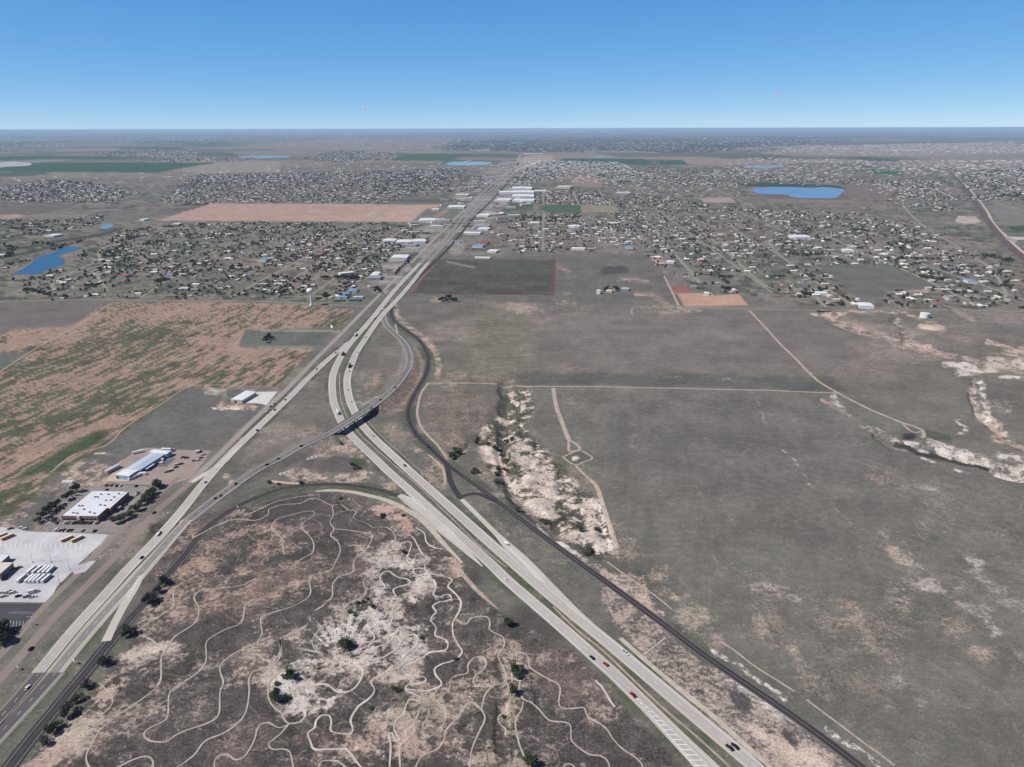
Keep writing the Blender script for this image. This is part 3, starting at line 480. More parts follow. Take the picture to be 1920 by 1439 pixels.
AZP = np.arctan2(X, Y)*1300; LRP = np.log(np.maximum(np.hypot(X, Y), 50))*900
RAGP = sst(.36, .60, fbm(AZP, LRP*1.6, 11, 4, 41, .6))
# --- ground between and beside the roads: greener verges
for reg, hw in (('SB', 34), ('NB', 24), ('EF', 22), ('SF', 22), ('B', 16), ('M', 30), ('M2', 30)):
    pts, _ = ROADS[reg]; pu, pv = PX(pts[::6, 0], pts[::6, 1]); d = None
    q = np.full(N, 0.); 
    kk = np.where((V > 330) & (V < 1700) & (U > -300) & (U < 2200))[0]
    px = pts[::6]; out = np.zeros(len(kk)); nar = np.zeros(len(kk)); x = X[kk]; y = Y[kk]
    for a, b in zip(px[:-1], px[1:]):
        lo = np.minimum(a[:2], b[:2])-hw-12; hi = np.maximum(a[:2], b[:2])+hw+12
        j = np.where((x > lo[0]) & (x < hi[0]) & (y > lo[1]) & (y < hi[1]))[0]
        if not len(j): continue
        dx, dy = b[0]-a[0], b[1]-a[1]; t = np.clip(((x[j]-a[0])*dx+(y[j]-a[1])*dy)/(dx*dx+dy*dy+1e-6), 0, 1)
        dd_ = np.hypot(x[j]-a[0]-t*dx, y[j]-a[1]-t*dy); out[j] = np.maximum(out[j], 1-sst(hw*.55, hw, dd_)); nar[j] = np.maximum(nar[j], 1-sst(8, 14, dd_))
    q[kk] = out; put(q*(.35+1.0*sst(.35, .62, fbm(X, Y, 36, 3, 20))).clip(0, 1), VERGE, TAN, .16, .2, .1, .85); q[kk] = nar; put(q*sst(.3, .6, fbm(X, Y, 36, 3, 20)), (.085, .10, .06), None, .08, .2, .1, .9)
# --- right-hand pasture, calm dark grey
PAST = P('Z', 800, 725, 1040, 722, 1560, 740, 1930, 870, 2300, 1100, 2300, 1700, 1700, 1500, 1180, 1100, 1145, 1000, 1110, 880, 1060, 840, 1045, 760)
put(mpoly(WU, WV, PAST, 20), (.146, .143, .122), None, .14, .15, .15, .7)
put(mell(WU, WV, 1400, 830, 210, 85, 0, .9), (.138, .132, .120), None, .08, None, None, .6)
put(mell(WU, WV, 1300, 655, 300, 75, 2, .8), (.172, .156, .136), None, .10, .05, 0, .8)
put(mpoly(WU, WV, P('Z', 955, 700, 1560, 706, 1590, 734, 1040, 720, 950, 716), 10), (.10, .105, .09), None, .05, .3, .3, .8)
put(mell(WU, WV, 930, 650, 75, 75, 0, .8), (.16, .155, .115), TAN, .3, .1, 0, .6)
for e in ((1080, 780, 8, 60, -6, .25), (1170, 850, 12, 80, 2, -.3), (1220, 1010, 10, 60, 0, -.4), (1410, 760, 8, 60, -20, .2)):
    put(mell(FU, FV, *e[:5], .9), (.155, .15, .125) if e[5] > 0 else (.09, .095, .08), None, None, None, None, abs(e[5])*.9)
# scraped and salty patches of the pasture
RAG = sst(.40, .60, fbm(X, Y, 18, 4, 37, .6)); PW = (.43, .39, .36); PP = (.37, .30, .255)
for c, p_, w_, s_, cv in [('Q', [660, 70, 760, 65, 850, 90, 940, 100], 2, PINK, .62), ('Q', [700, 100, 860, 150, 930, 185, 1040, 170], 3.5, WHT, .6), ('Q', [680, 260, 740, 350, 800, 450, 880, 480], 9, SAL, .6), ('Q', [980, 500, 1030, 600, 1070, 700], 7, TAN, .62), ('Q', [1080, 730, 1150, 800, 1170, 860], 16, PINK, .42),
      ('Q', [1160, 290, 1260, 320, 1330, 340, 1400, 320], 8, PINK, .6), ('Q', [1380, 210, 1430, 290, 1500, 350, 1540, 400], 10, PINK, .62), ('Q', [1540, 480, 1650, 470, 1720, 470], 22, PINK, .42), ('Q', [1750, 150, 1840, 240, 1900, 300], 14, WHT, .45), ('Q', [200, 330, 260, 260, 300, 340], 14, TAN, .6),
      ('Q', [200, 320, 330, 420, 430, 490], 10, PINK, .7), ('Q', [130, 150, 180, 130], 7, TAN, .75), ('Q', [1300, 700, 1500, 790, 1700, 800], 24, BRN, .45), ('Q', [1780, 800, 1900, 880, 1940, 940], 10, WHT, .5), ('Q', [1130, 150, 1250, 230], 2, WHT, .45), ('Q', [820, 180, 830, 260, 900, 400, 960, 500], 6, BRN, .5),
      ('R', [855, 520, 920, 590, 1000, 690, 1080, 760, 1200, 840, 1240, 880], 9, PINK, .72), ('R', [1000, 570, 1040, 660, 1150, 750], 6, WHT, .55), ('R', [1070, 850, 1150, 870, 1240, 885], 8, WHT, .66), ('R', [1400, 575, 1500, 640, 1600, 720], 6, WHT, .6), ('R', [1540, 770, 1640, 860, 1750, 900], 7, WHT, .56), ('R', [1300, 910, 1350, 945, 1500, 890], 5, WHT, .6),
      ('R', [1760, 990, 1830, 1010, 1919, 1040], 7, WHT, .6), ('R', [1450, 990, 1550, 1040, 1650, 1100, 1700, 1240], 8, WHT, .55), ('R', [1190, 190, 1250, 230], 12, WHT, .55), ('R', [960, 970, 1060, 1050, 1110, 1090], 14, PINK, .5), ('R', [1350, 1100, 1400, 1180], 18, PINK, .5), ('R', [600, 1010, 640, 1070, 700, 1160, 760, 1190], 8, PINK, .6),
      ('R', [360, 1090, 450, 1110, 590, 1120], 7, PINK, .56), ('R', [850, 1200, 900, 1300, 800, 1340], 20, PINK, .42), ('R', [1190, 320, 1260, 380, 1200, 450, 1330, 450], 16, PINK, .42), ('R', [1030, 120, 1100, 130], 10, PINK, .45), ('R', [820, 20, 860, 60], 14, SAL, .45), ('R', [1540, 1380, 1620, 1390, 1780, 1370, 1880, 1430], 9, PINK, .6),
      ('R', [0, 880, 60, 920, 110, 990, 240, 965], 5, WHT, .58), ('R', [250, 0, 330, 130, 470, 260, 640, 430], 1.5, PINK, .45), ('R', [640, 480, 680, 515], 3, WHT, .6), ('U', [1080, 880, 1130, 860, 1140, 1000], 11, TAN, .62), ('U', [1340, 1050, 1360, 1150, 1420, 1200], 12, TAN, .6), ('U', [760, 560, 800, 700, 900, 680], 16, PINK, .48), ('U', [1680, 830, 1750, 860], 8, PINK, .5),
      ('S', [450, 700, 470, 900, 500, 1060], 5, TAN, .36), ('S', [910, 900, 915, 1120], 5, PINK, .36), ('S', [1840, 760, 1900, 940], 1.5, WHT, .5), ('S', [1600, 1300, 1830, 1060], 1.5, WHT, .4), ('S', [0, 72, 210, 72], 6, TAN, .72), ('S', [1000, 72, 1200, 82, 1400, 78], 5, TAN, .7), ('S', [1060, 585, 1260, 590, 1700, 602], 1.6, WHT, .42), ('S', [350, 15, 460, 28], 5, PINK, .6)]:
    m = mline(FU, FV, T(c, *p_), w_*.7, w_*1.5+2); put(m*(.25+.75*RAG), None, PW if s_ is WHT else (PP if s_ in (PINK, SAL) else s_), cv*.82, .55, .4)
# --- pink gravelly strip between the highway and the dark frontage road
put(mpoly(FU, FV, P('Q', -440, -20, -140, -15, 0, 360, 120, 500, 330, 640, 600, 800, 900, 960, 1200, 1260, 2000, 1940, 1400, 2100, 560, 1290, 330, 1050, 130, 840, -60, 700, -300, 420, -440, 200), 16), (.125, .12, .108), (.42, .345, .30), .45, .85, .8); put(mpoly(FU, FV, P('Q', -440, -20, -140, -15, 0, 360, 120, 500, 330, 640, 600, 800, 900, 960, 1200, 1260, 2000, 1940, 1400, 2100, 560, 1290, 330, 1050, 130, 840, -60, 700, -300, 420, -440, 200), 16)*(fbm(X, Y, 30, 4, 49)-.5)*3, None, None, .22, None, None, 1, True)
put(mpoly(WU, WV, P('Q', 560, 1100, 900, 1240, 1150, 1300, 1300, 1500, 1000, 1500, 800, 1300), 20), None, (.52, .43, .36), .78, .6, .3)
put(mpoly(WU, WV, P('Q', 420, 620, 620, 760, 900, 960, 1100, 1120, 900, 1080, 600, 850), 12), (.12, .12, .11), WHT, .5, .6, .8)
for e in (('Q', 580, 930, 26, 12, 45), ('Q', 980, 1230, 22, 8, 45), ('Q', 290, 870, 9, 6, 0)): 
    (a, b), = T(*e[:3]); put(mell(FU, FV, a, b, e[3], e[4], e[5], .9), (.075, .07, .07), None, .12, .6, .9, .8)
put(mline(FU, FV, T('Q', 400, 560, 520, 650, 650, 730, 800, 830, 950, 950), 2, 6)*(.2+.8*RAGP), None, WHT, .68, .8, .2)
put(mline(FU, FV, T('Q', 1230, 1140, 1330, 1220, 1500, 1330, 1660, 1440), 2, 6)*(.2+.8*RAGP), None, WHT, .66, .8, .2)
put(mline(FU, FV, T('U', 520, 740, 640, 810, 800, 930, 960, 1060, 1140, 1170), 3, 8)*(.2+.8*RAGP), None, PINK, .66, .8, .3)
put(mline(FU, FV, T('P', 1150, 640, 1300, 790, 1500, 900), 2, 4), None, WHT, .6, .6, .2)
put(mpoly(FU, FV, P('P', 560, 480, 780, 470, 1200, 760, 1500, 960, 1400, 1040, 1180, 900, 900, 700, 640, 560), 8), (.115, .12, .10), BRN, .3, .3, .2, .8)
# --- the badlands beside the frontage road
m = mpoly(WU, WV, BAD1, 14); ero = 1-np.abs(2*fbm(X, Y, 42, 4, 11)-1); ero2 = fbm(X, Y, 26, 4, 30)
f7 = fbm(X, Y, 8, 3, 43, .65); fan = fbm(X/3+Y/6, Y-X/3, 5, 3, 46, .6)
put(m, (.085, .085, .065), (.50, .42, .37), .64, .9, 1); put(m*sst(.5, .62, f7), None, (.56, .49, .44), .16, None, None, 1, True); put(m*sst(.54, .62, fan), None, None, -.22, None, None, 1, True); put(m*sst(.75, .92, ero), None, None, -.3, None, None, 1, True); put(m*sst(.55, .66, ero2), (.085, .085, .065), None, -.22, None, None, 1, True)
for a, b, rx, ry, an, v_ in ((945, 745, 10, 18, 0, -.5), (990, 940, 62, 34, 10, .22), (1010, 905, 60, 20, 0, .2), (1060, 1010, 26, 10, -35, .35), (1110, 985, 12, 45, -14, .3), (920, 870, 26, 40, 20, .2), (1098, 1032, 12, 12, 0, -.8), (1072, 930, 30, 10, -15, -.3), (965, 880, 30, 12, 60, -.3), (1080, 935, 40, 12, 8, .2), (950, 960, 30, 16, 40, -.25), (1000, 850, 30, 14, 0, .15)):
    put(mell(FU, FV, a, b, rx, ry, an, 1.1), None, None, v_, .8, None, 1, True)
put(mline(FU, FV, T('P', 890, 0, 905, 120, 880, 230, 840, 330, 930, 450, 1050, 540), 2, 5)*(.3+.7*RAGP), (.06, .062, .045), None, .08, .8, 1)
put(mline(FU, FV, T('P', 1250, 640, 1330, 600, 1420, 560), 2, 4), (.05, .05, .04), None, .02, .8, 1)
put(mline(FU, FV, T('U', 620, 300, 680, 400, 720, 560, 750, 680), 3, 8)*(.2+.8*RAGP), None, WHT, .72, .8, .2)
put(mpoly(WU, WV, P('Z', 800, 735, 880, 730, 935, 760, 900, 800, 870, 850, 830, 840, 795, 800, 790, 755), 14), (.13, .118, .10), SAL, .32, .3, .7, .8)
put(mline(FU, FV, T('G', 1170, 500, 1210, 600, 1180, 760, 1100, 860, 1010, 900), 9, 12), None, (.34, .245, .20), .46, .4, .2)
put(mline(FU, FV, T('G', 1045, 150, 1060, 220, 1160, 300, 1280, 390, 1350, 480, 1370, 560, 1360, 660), 2.5, 6)*(.3+.7*RAGP), None, (.42, .32, .26), .70, .4, .2)
for c, p_, w_, s_, cv in [('G', [780, 800, 840, 750, 900, 680], 7, SAL, .6), ('G', [1010, 1030, 1050, 1100], 5, SAL, .6), ('G', [400, 1380, 520, 1230, 640, 1180, 780, 1300], 10, PINK, .62), ('G', [280, 1400, 600, 1430, 850, 1400], 8, PINK, .7), ('P', [350, 290, 440, 250, 420, 320], 12, SAL, .7), ('G', [660, 1130, 720, 1180, 860, 1300], 5, PINK, .62), ('G', [340, 1090, 420, 1060], 5, TAN, .5),
      ('P', [0, 340, 60, 370, 100, 400], 7, SAL, .6), ('G', [1200, 1220, 1300, 1260, 1380, 1350], 3, PINK, .5), ('G', [1400, 690, 1600, 680, 1919, 690], 6, SAL, .4), ('G', [1330, 730, 1480, 740], 5, TAN, .5), ('G', [1430, 640, 1560, 650], 3, SAL, .5), ('A', [1700, 60, 1730, 90], 5, PINK, .7), ('G', [1500, 1150, 1450, 1220], 10, SAL, .5), ('G', [760, 880, 900, 850], 5, PINK, .5)]:
    put(mline(FU, FV, T(c, *p_), w_*.6, w_*1.5+2)*(.2+.8*RAGP), None, s_, cv*.92, .6, .3)
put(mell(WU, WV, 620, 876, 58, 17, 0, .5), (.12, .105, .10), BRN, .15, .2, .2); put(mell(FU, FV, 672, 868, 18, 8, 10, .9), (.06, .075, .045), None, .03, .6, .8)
# --- the broken ground with the bike trails
MZ = P('Z', 290, 985, 400, 960, 520, 938, 640, 928, 750, 960, 840, 1040, 940, 1160, 1080, 1230, 1180, 1330, 1290, 1460, 1480, 1680, 2000, 2500, -1500, 2500, -260, 1680, -60, 1540, 60, 1420, 150, 1320, 230, 1210, 270, 1120)
m = mpoly(WU, WV, MZ, 14); n4 = fbm(X, Y, 60, 4, 28); n5 = fbm(X, Y, 22, 3, 17); n6 = fbm(X, Y, 12, 3, 39)
put(m, (.100, .092, .080), (.33, .275, .245), .30, .9, 1); put(m*sst(.45, .6, fbm(X, Y, 7, 3, 47)), (.078, .070, .064)); put(m*sst(.5, .65, fbm(X, Y, 45, 3, 48))*.7, (.15, .115, .10)); put(m*sst(.48, .66, n4), None, (.40, .32, .275), .14, None, None, 1, True); put(m*sst(.52, .66, n5), (.078, .071, .063), None, -.16, None, None, 1, True)
put(m, None, None, .9, None, None, 0); put(m*sst(.45, .6, n6), None, None, .10, None, None, 1, True); put(m*sst(.5, .6, f7), None, None, -.10, None, None, 1, True)
for a, b, rx, ry, an, c_, col in ((770, 1065, 95, 55, 35, .30, (.50, .44, .405)), (765, 1120, 65, 80, 20, .32, (.55, .50, .46)), (650, 1195, 105, 45, -20, .36, (.58, .55, .52)), (720, 1215, 80, 50, -10, .22, (.52, .47, .43)), (640, 1235, 40, 20, 0, .4, WHT), (575, 1290, 85, 42, 20, .36, (.60, .57, .54)), (600, 1310, 55, 20, 20, .2, WHT), (690, 1262, 45, 16, 20, .5, (.50, .41, .33)), (740, 1260, 50, 18, -30, .4, (.50, .42, .36)), (725, 1345, 48, 20, 20, .5, (.52, .44, .39)), (270, 1232, 62, 22, -15, .62, (.55, .47, .41)), (200, 1290, 50, 18, -52, .45, PINK), (130, 1380, 70, 20, -48, .45, (.46, .39, .32)), (90, 1425, 60, 15, -25, .5, PINK),
      (430, 1050, 130, 55, -25, .16, SAL), (480, 1120, 150, 40, -20, .13, SAL), (345, 1030, 60, 60, 0, .12, SAL), (780, 1330, 60, 50, 0, .16, TAN), (955, 1290, 18, 75, 4, .4, TAN), (930, 1420, 70, 40, 0, .36, TAN), (735, 965, 45, 20, 30, .62, (.50, .37, .31)), (760, 985, 24, 14, 20, .4, (.46, .30, .24)), (840, 1050, 40, 14, 45, .5, PINK), (930, 1180, 20, 16, 0, .4, PINK), (1080, 1250, 14, 7, 30, .3, PINK), (740, 1395, 70, 35, 0, .2, PINK), (640, 1400, 80, 30, 0, .13, PINK), (990, 1090, 20, 60, 0, .12, BRN), (850, 1100, 60, 16, 55, .3, BRN), (1050, 1090, 40, 20, 40, 0, BRN), (1130, 1355, 16, 80, -42, .1, PINK)):
    put(mell(FU+(WU-U), FV+(WV-V), a, b, rx, ry, an, 1.2)*(.35+.75*sst(.42, .58, fbm(X, Y, 16, 4, 37, .65))), None, tuple(q*.9 for q in col), c_*.8, .85, None, 1, True)
for a, b, rx, ry, an in ((740, 1095, 28, 24, 0), (762, 1112, 18, 12, 0), (770, 1133, 9, 8, 0), (795, 1140, 16, 18, 0), (650, 980, 60, 18, 15), (740, 1020, 50, 26, 0), (790, 1070, 35, 12, -30), (610, 1010, 60, 28, 0), (560, 1150, 40, 24, 0), (500, 1180, 45, 16, 0), (700, 1290, 35, 18, 0), (830, 1050, 20, 12, 0), (870, 1080, 36, 24, 0), (820, 1250, 40, 28, 0), (880, 1200, 36, 24, 0), (620, 1340, 60, 20, 0), (700, 975, 40, 14, 20), (550, 960, 60, 20, 0), (330, 1400, 60, 26, 0), (460, 1310, 50, 30, 0), (900, 1370, 18, 50, 30), (1130, 1400, 60, 30, 0), (1220, 1400, 14, 60, -45), (1000, 1180, 50, 40, 0), (400, 1180, 60, 30, 0), (620, 1440, 50, 14, 0), (790, 1440, 60, 16, 0), (540, 1355, 40, 14, 0), (560, 1222, 28, 12, 0), (700, 1325, 30, 10, 0)):
    put(mell(FU+(WU-U), FV+(WV-V), a, b, rx, ry, an, 1.1), (.088, .080, .070), None, -.24, None, None, 1, True)
cov = np.where(m > .5, np.minimum(cov, .66+.5*(f7-.45)), cov)
an_ = np.arctan2(V-1232, (U-640)*1.0); ray = vn(an_*16, np.hypot(U-640, V-1232)/60, 29)
put(mell(FU, FV, 645, 1195, 100, 48, -18, .8)*sst(.5, .62, ray), (.085, .08, .066), None, -.26, .9, None, 1, True)
for c, kd, p_ in TL: put(mline(U, V, T(c, *p_), .3, 3.2)*(.3+.7*RAGP), None, (.44, .36, .31), .14, None, None, 1, True)
# faint braided side tracks over the broken ground
rt = np.random.default_rng(77)
for _ in range(90):
    x0, y0 = rt.uniform(330, 1150), rt.uniform(960, 1430); a_ = rt.uniform(0, 6.28); pl = [(x0, y0)]
    for _k in range(rt.integers(8, 22)): a_ += rt.normal(0, .55); x0 += cos(a_)*9; y0 += sin(a_)*6; pl.append((x0, y0))
    put(mline(FU, FV, pl, .05, 1.5)*mpoly(U, V, MZ, 10), (.30, .25, .215), None, .18, None, None, rt.uniform(.35, .8), False)
for _ in range(26):
    x0, y0 = rt.uniform(900, 1140), rt.uniform(740, 1040); a_ = rt.uniform(-.6, .8); pl = [(x0, y0)]
    for _k in range(rt.integers(6, 14)): a_ += rt.normal(0, .35); x0 += cos(a_)*5; y0 += sin(a_)*3; pl.append((x0, y0))
    put(mline(FU, FV, pl, .2, 1.8)*mpoly(WU, WV, BAD1, 10), (.085, .08, .062), (.2, .17, .14), .12, None, None, .8)
# --- the draws on the right
for (pts, w_, dp), (s_, c_) in zip(DRAWS, [((.46, .35, .31), .66), ((.44, .38, .33), .6), (WHT, .62), ((.50, .42, .37), .6), (WHT, .66), (PINK, .5), (TAN, .5), (PINK, .3)]):
    put(mline(WU, WV, pts, w_*.8, w_*1.8)*(.25+.75*RAGP), (.10, .095, .08), PW if s_ is WHT else s_, c_*.97, .9, .9)
for c, p_, w_, s_, cv in [('L', [1600, 630, 1620, 760, 1660, 900, 1700, 950], 5, WHT, .78), ('L', [1540, 610, 1520, 700, 1560, 820, 1610, 920], 3, (.5, .42, .36), .7), ('L', [1700, 950, 1760, 990], 8, PINK, .75), ('L', [1700, 1050, 1850, 1100, 1919, 1150], 6, (.42, .34, .28), .7), ('L', [1000, 1090, 1200, 1130, 1210, 1080, 1300, 1110], 5, WHT, .7), ('L', [1300, 1130, 1500, 1190, 1650, 1230], 8, WHT, .82), ('L', [1150, 210, 1220, 195, 1300, 225], 5, PINK, .88), ('L', [1320, 495, 1550, 500], 4, WHT, .85), ('L', [1430, 560, 1560, 535, 1700, 510], 7, WHT, .7), ('L', [1700, 500, 1800, 470, 1919, 500], 12, (.5, .43, .36), .8),
      ('L', [485, 735, 560, 825], 5, (.46, .47, .42), .8), ('L', [400, 760, 560, 850], 2, PINK, .7), ('L', [1750, 590, 1919, 600], 2.5, WHT, .8), ('L', [1420, 920, 1500, 995, 1430, 1015], 2, WHT, .8), ('L', [450, 130, 600, 100, 1000, 100, 1140, 155], 2, PINK, .7), ('L', [340, 120, 450, 115, 480, 95], 3, PINK, .8), ('L', [1640, 320, 1800, 370, 1919, 385], 3, PINK, .8), ('L', [1160, 1195, 1240, 1230], 2.5, WHT, .7), ('L', [1400, 1275, 1520, 1310], 1.5, WHT, .7), ('L', [1720, 1290, 1900, 1360], 6, WHT, .7), ('L', [1740, 1180, 1860, 1200, 1919, 1260], 6, WHT, .65), ('L', [1360, 1130, 1500, 1150], 4, WHT, .6), ('L', [150, 945, 220, 895], 1, WHT, .6), ('L', [100, 1130, 200, 1210, 320, 1400], 1.5, WHT, .4), ('L', [1680, 780, 1790, 820], 10, WHT, .4), ('L', [430, 770, 700, 940, 900, 1070], 3, PINK, .5),
      ('L', [1340, 60, 1440, 110, 1540, 165], 2.5, TAN, .7), ('L', [1140, 160, 1300, 150, 1500, 170], 2, TAN, .4)]:
    put(mline(FU, FV, T(c, *p_), w_*.7, w_*1.1+1.2)*(.35+.65*RAGP), None, s_, cv*.95, .8, .3)
put(mell(FU, FV, *T('L', 1060, 1035)[0], 12, 8, 0, .8), (.05, .045, .05), None, .0, .5, 0); put(mpoly(U, V, P('L', 1185, 980, 1370, 1030, 1380, 1085, 1190, 1045), 2), (.095, .108, .085), None, .05, .3, 0); put(mpoly(U, V, P('S', 385, 1188, 500, 1142, 600, 1200, 475, 1245), 2), (.11, .125, .095), None, .1, .3, 0)
put(mell(FU, FV, *T('S', 470, 1195)[0], 8, 4, 0, .8), None, WHT, .7, .8, 0)
put(mline(FU, FV, T('L', 960, 1075, 1150, 1150, 1400, 1205, 1650, 1260), 2, 3), (.05, .05, .04), None, .02, .8, 1)
# --- crop field on the left: pink earth with streaks of green
a = np.array(G(*T('F', 130, 850)[0])); b = np.array(G(*T('F', 185, 820)[0])); dd = (b-a)/np.linalg.norm(b-a)
s1_ = X*dd[0]+Y*dd[1]; s2_ = -X*dd[1]+Y*dd[0]; st = fbm(s1_/5, s2_, 5, 3, 22, .6); st2 = fbm(s1_/2.5, s2_, 90, 3, 26)
gmk = sst(.512, .575, st*.62+st2*.38)
FLD = P('Z', -260, 640, 60, 616, 130, 612, 160, 592, 204, 568, 420, 566, 560, 572, 663, 582, 655, 600, 640, 612, 520, 618, 460, 620, 448, 650, 480, 654, 592, 652, 575, 668, 520, 726, 396, 728, 350, 728, 300, 760, 235, 805, 170, 850, 80, 905, 62, 935, 20, 965, -100, 990, -500, 1100, -500, 700)
put(mpoly(U, V, FLD, 3), (.275, .195, .15), (.385, .275, .215), .42, .5, .1)
m = mpoly(U, V, FLD, 3)*gmk; put(m, (.072, .088, .052), (.17, .16, .11), .14, .7, .3, .92)
m = mpoly(U, V, FLD, 3)*mell(WU, WV, 160, 700, 230, 120, -20, .9); put(m, (.13, .13, .09), None, None, None, None, .2)
put(mpoly(U, V, FLD, 3)*np.maximum(mell(WU, WV, 160, 830, 40, 12, -30, .9), mell(WU, WV, 100, 860, 70, 12, -30, .8)), (.042, .075, .036), None, .0, None, None, .9)
put(mline(FU, FV, T('Z', 62, 935, 80, 905, 170, 850, 235, 805, 300, 760, 350, 728), 2, 3), (.08, .10, .05), (.2, .2, .1), .1, .3, 0, .8)
put(mpoly(U, V, P('Z', -100, 572, 200, 566, 140, 608, 122, 614, 30, 613, 0, 630, -120, 650), 3), (.155, .135, .125), BRN, .1, .1, 0); put(mpoly(U, V, P('Z', -60, 661, 62, 661, 0, 698, -100, 720), 3), (.13, .13, .115), BRN, .05, .1, 0)
GF = P('Z', 350, 729, 396, 729, 512, 735, 470, 790, 400, 840, 385, 842, 280, 838, 235, 880, 120, 915, 60, 985, -40, 985, 20, 968, 70, 935, 85, 908, 172, 852, 240, 806)
put(mpoly(FU, FV, GF, 4), (.135, .13, .118), BRN, .06, .15, .3)
put(mpoly(U, V, P('Z', 460, 620, 520, 618, 625, 622, 594, 650, 480, 652, 447, 650), 2), (.125, .137, .115), TAN, .1, .2, .1)
put(mline(U, V, T('G', 20, 445, 420, 445), 1.5, 1.5), (.2, .22, .17), None, .1); put(mline(U, V, T('G', 40, 320, 620, 325), 1, 1.5), (.25, .25, .2), None, .2)
for c, p_, w_, s_, cv in [('F', [1560, 130, 1680, 150], 6, (.45, .40, .37), .6), ('F', [1650, 240, 1760, 245, 1900, 260], 5, PINK, .8), ('F', [1590, 268, 1800, 265], 1.5, WHT, .9), ('F', [1700, 180, 1660, 240], 3, SAL, .9), ('N', [380, 420, 560, 330, 700, 360, 600, 410], 16, PINK, .62), ('N', [100, 560, 300, 470], 9, BRN, .5), ('A', [40, 400, 90, 415], 8, PINK, .6), ('F', [700, 605, 860, 608], 1, WHT, .9), ('N', [340, 440, 470, 350], 2, TAN, .8), ('N', [740, 430, 900, 240], 4, TAN, .85), ('A', [120, 350, 180, 330], 4, PINK, .5), ('A', [200, 280, 260, 270], 6, PINK, .5)]:
    put(mline(FU, FV, T(c, *p_), w_*.8, w_*.9+1.2)*(.3+.7*RAGP), None, s_, cv, .6, .1)
# --- the settlements' ground: grey-green yards
put(mpoly(WU, WV, P('Z', -200, 560, -200, 415, 280, 415, 760, 418, 845, 425, 800, 470, 640, 570, 300, 562), 6), (.125, .128, .10), TAN, .28, .3, .6)
put(mpoly(WU, WV, P('Z', 900, 400, 1400, 330, 2300, 340, 2300, 585, 1560, 582, 1310, 545, 1230, 490, 1140, 475, 850, 470), 6), (.135, .135, .11), (.32, .28, .24), .28, .3, .5)
put(mline(U, V, T('Z', 0, 470, 100, 455, 190, 440, 225, 430), 3, 4), (.07, .08, .06), None, .03)
ce = TAB[61][np.floor(E_/46+.35*vn(X/300, Y/300, 3)).astype(int) & 255, np.floor(N_/31).astype(int) & 255]; ce2 = TAB[62][np.floor(E_/130).astype(int) & 255, np.floor(N_/95).astype(int) & 255]; f9 = fbm(X, Y*.8, 24, 4, 18, .6); f8 = fbm(X, Y, 260, 3, 23)
TOWN = np.maximum.reduce([mpoly(WU, WV, P('Z', -200, 562, -200, 415, 280, 415, 760, 418, 845, 425, 800, 470, 640, 570, 300, 562), 6), mpoly(WU, WV, P('Z', 880, 330, 1400, 310, 2300, 320, 2300, 585, 1560, 582, 1310, 545, 1230, 490, 1140, 475, 850, 470), 6), mpoly(WU, WV, P('Z', -100, 400, -100, 340, 300, 335, 500, 322, 900, 318, 880, 380, 300, 400), 4)])
put(TOWN*sst(.35, .65, ce)*.8, (.122, .122, .10)); put(TOWN*sst(.62, .9, ce2)*.7, (.19, .165, .14)); put(TOWN*sst(.80, .92, ce)*.8, None, (.36, .31, .27), .34)
put(TOWN*sst(.52, .62, f9), (.062, .068, .048), None, .03, .6, 0, .85); put(TOWN*sst(.62, .70, fbm(X, Y*.7, 30, 3, 27))*.7, None, (.42, .38, .33), .42, .7); put(TOWN*sst(.5, .6, f8)*.35, (.21, .165, .14)); put(TOWN*(1-sst(.38, .46, f8))*.3, (.11, .12, .09))
for pd in (P('Z', 22, 514, 65, 484, 120, 461, 160, 457, 125, 498, 60, 518), P('Z', 1400, 357, 1430, 349, 1560, 351, 1592, 357, 1565, 374, 1440, 366)): put(mpoly(FU, FV, pd, 7)*.9, (.15, .115, .09), (.34, .27, .22), .4, .6, 0)
STRIP = mline(WU, WV, P('Z', 950, 322, 905, 352, 866, 388, 838, 418, 800, 452, 758, 492, 715, 530), 16, 14)+mline(WU, WV, P('Z', 990, 322, 945, 358, 915, 388, 890, 412, 872, 440, 860, 458), 14, 12); put(STRIP.clip(0, 1)*sst(.4, .6, ce2), (.24, .22, .20), (.4, .36, .32), .3, .3, 0, .8); put(STRIP.clip(0, 1)*sst(.8, .9, ce), (.34, .31, .29), None, None, None, None, .8)
# hedges and ditch lines along the lots
for pts, w_ in (([0, 470, 60, 462, 100, 455, 190, 440, 225, 430], 2), ([0, 447, 40, 440, 120, 434], 1), ([0, 485, 70, 470, 100, 462], 2)): put(mline(U, V, T('Z', *pts), w_*.5, w_*1.2), (.055, .06, .045), None, .0, .5)
# --- named fields in the middle distance
IRR = P('Z', 777, 549, 812, 487, 1036, 488, 1036, 553)
put(mpoly(U, V, P('Z', 740, 562, 812, 480, 1230, 478, 1262, 560, 1230, 572), 2), (.135, .13, .115), SAL, .12, .2, .3)
put(mpoly(U, V, IRR, 1.5), (.072, .073, .058), TAN, .10, .1, 0); put(mpoly(U, V, IRR, 1.5)*sst(.45, .6, fbm(X/4, Y, 60, 3, 19)), (.088, .09, .07), None, .12, None, None, .7)
put(mline(U, V, T('J', 315, 755, 308, 1005), 3.2, .8), (.13, .07, .06), (.16, .085, .07), .3); put(mline(U, V, T('I', 1170, 995, 1480, 1002, 1919, 1003, 2210, 1010), 1.0, .8), (.09, .06, .05), None, .1); put(mline(U, V, T('I', 1170, 990, 1240, 890, 1370, 745), 1.5, 1.5), (.17, .095, .078), (.20, .11, .09), .3); put(mline(U, V, T('I', 1430, 765, 1640, 808), 1.2, 1), (.2, .2, .15), None, .2)
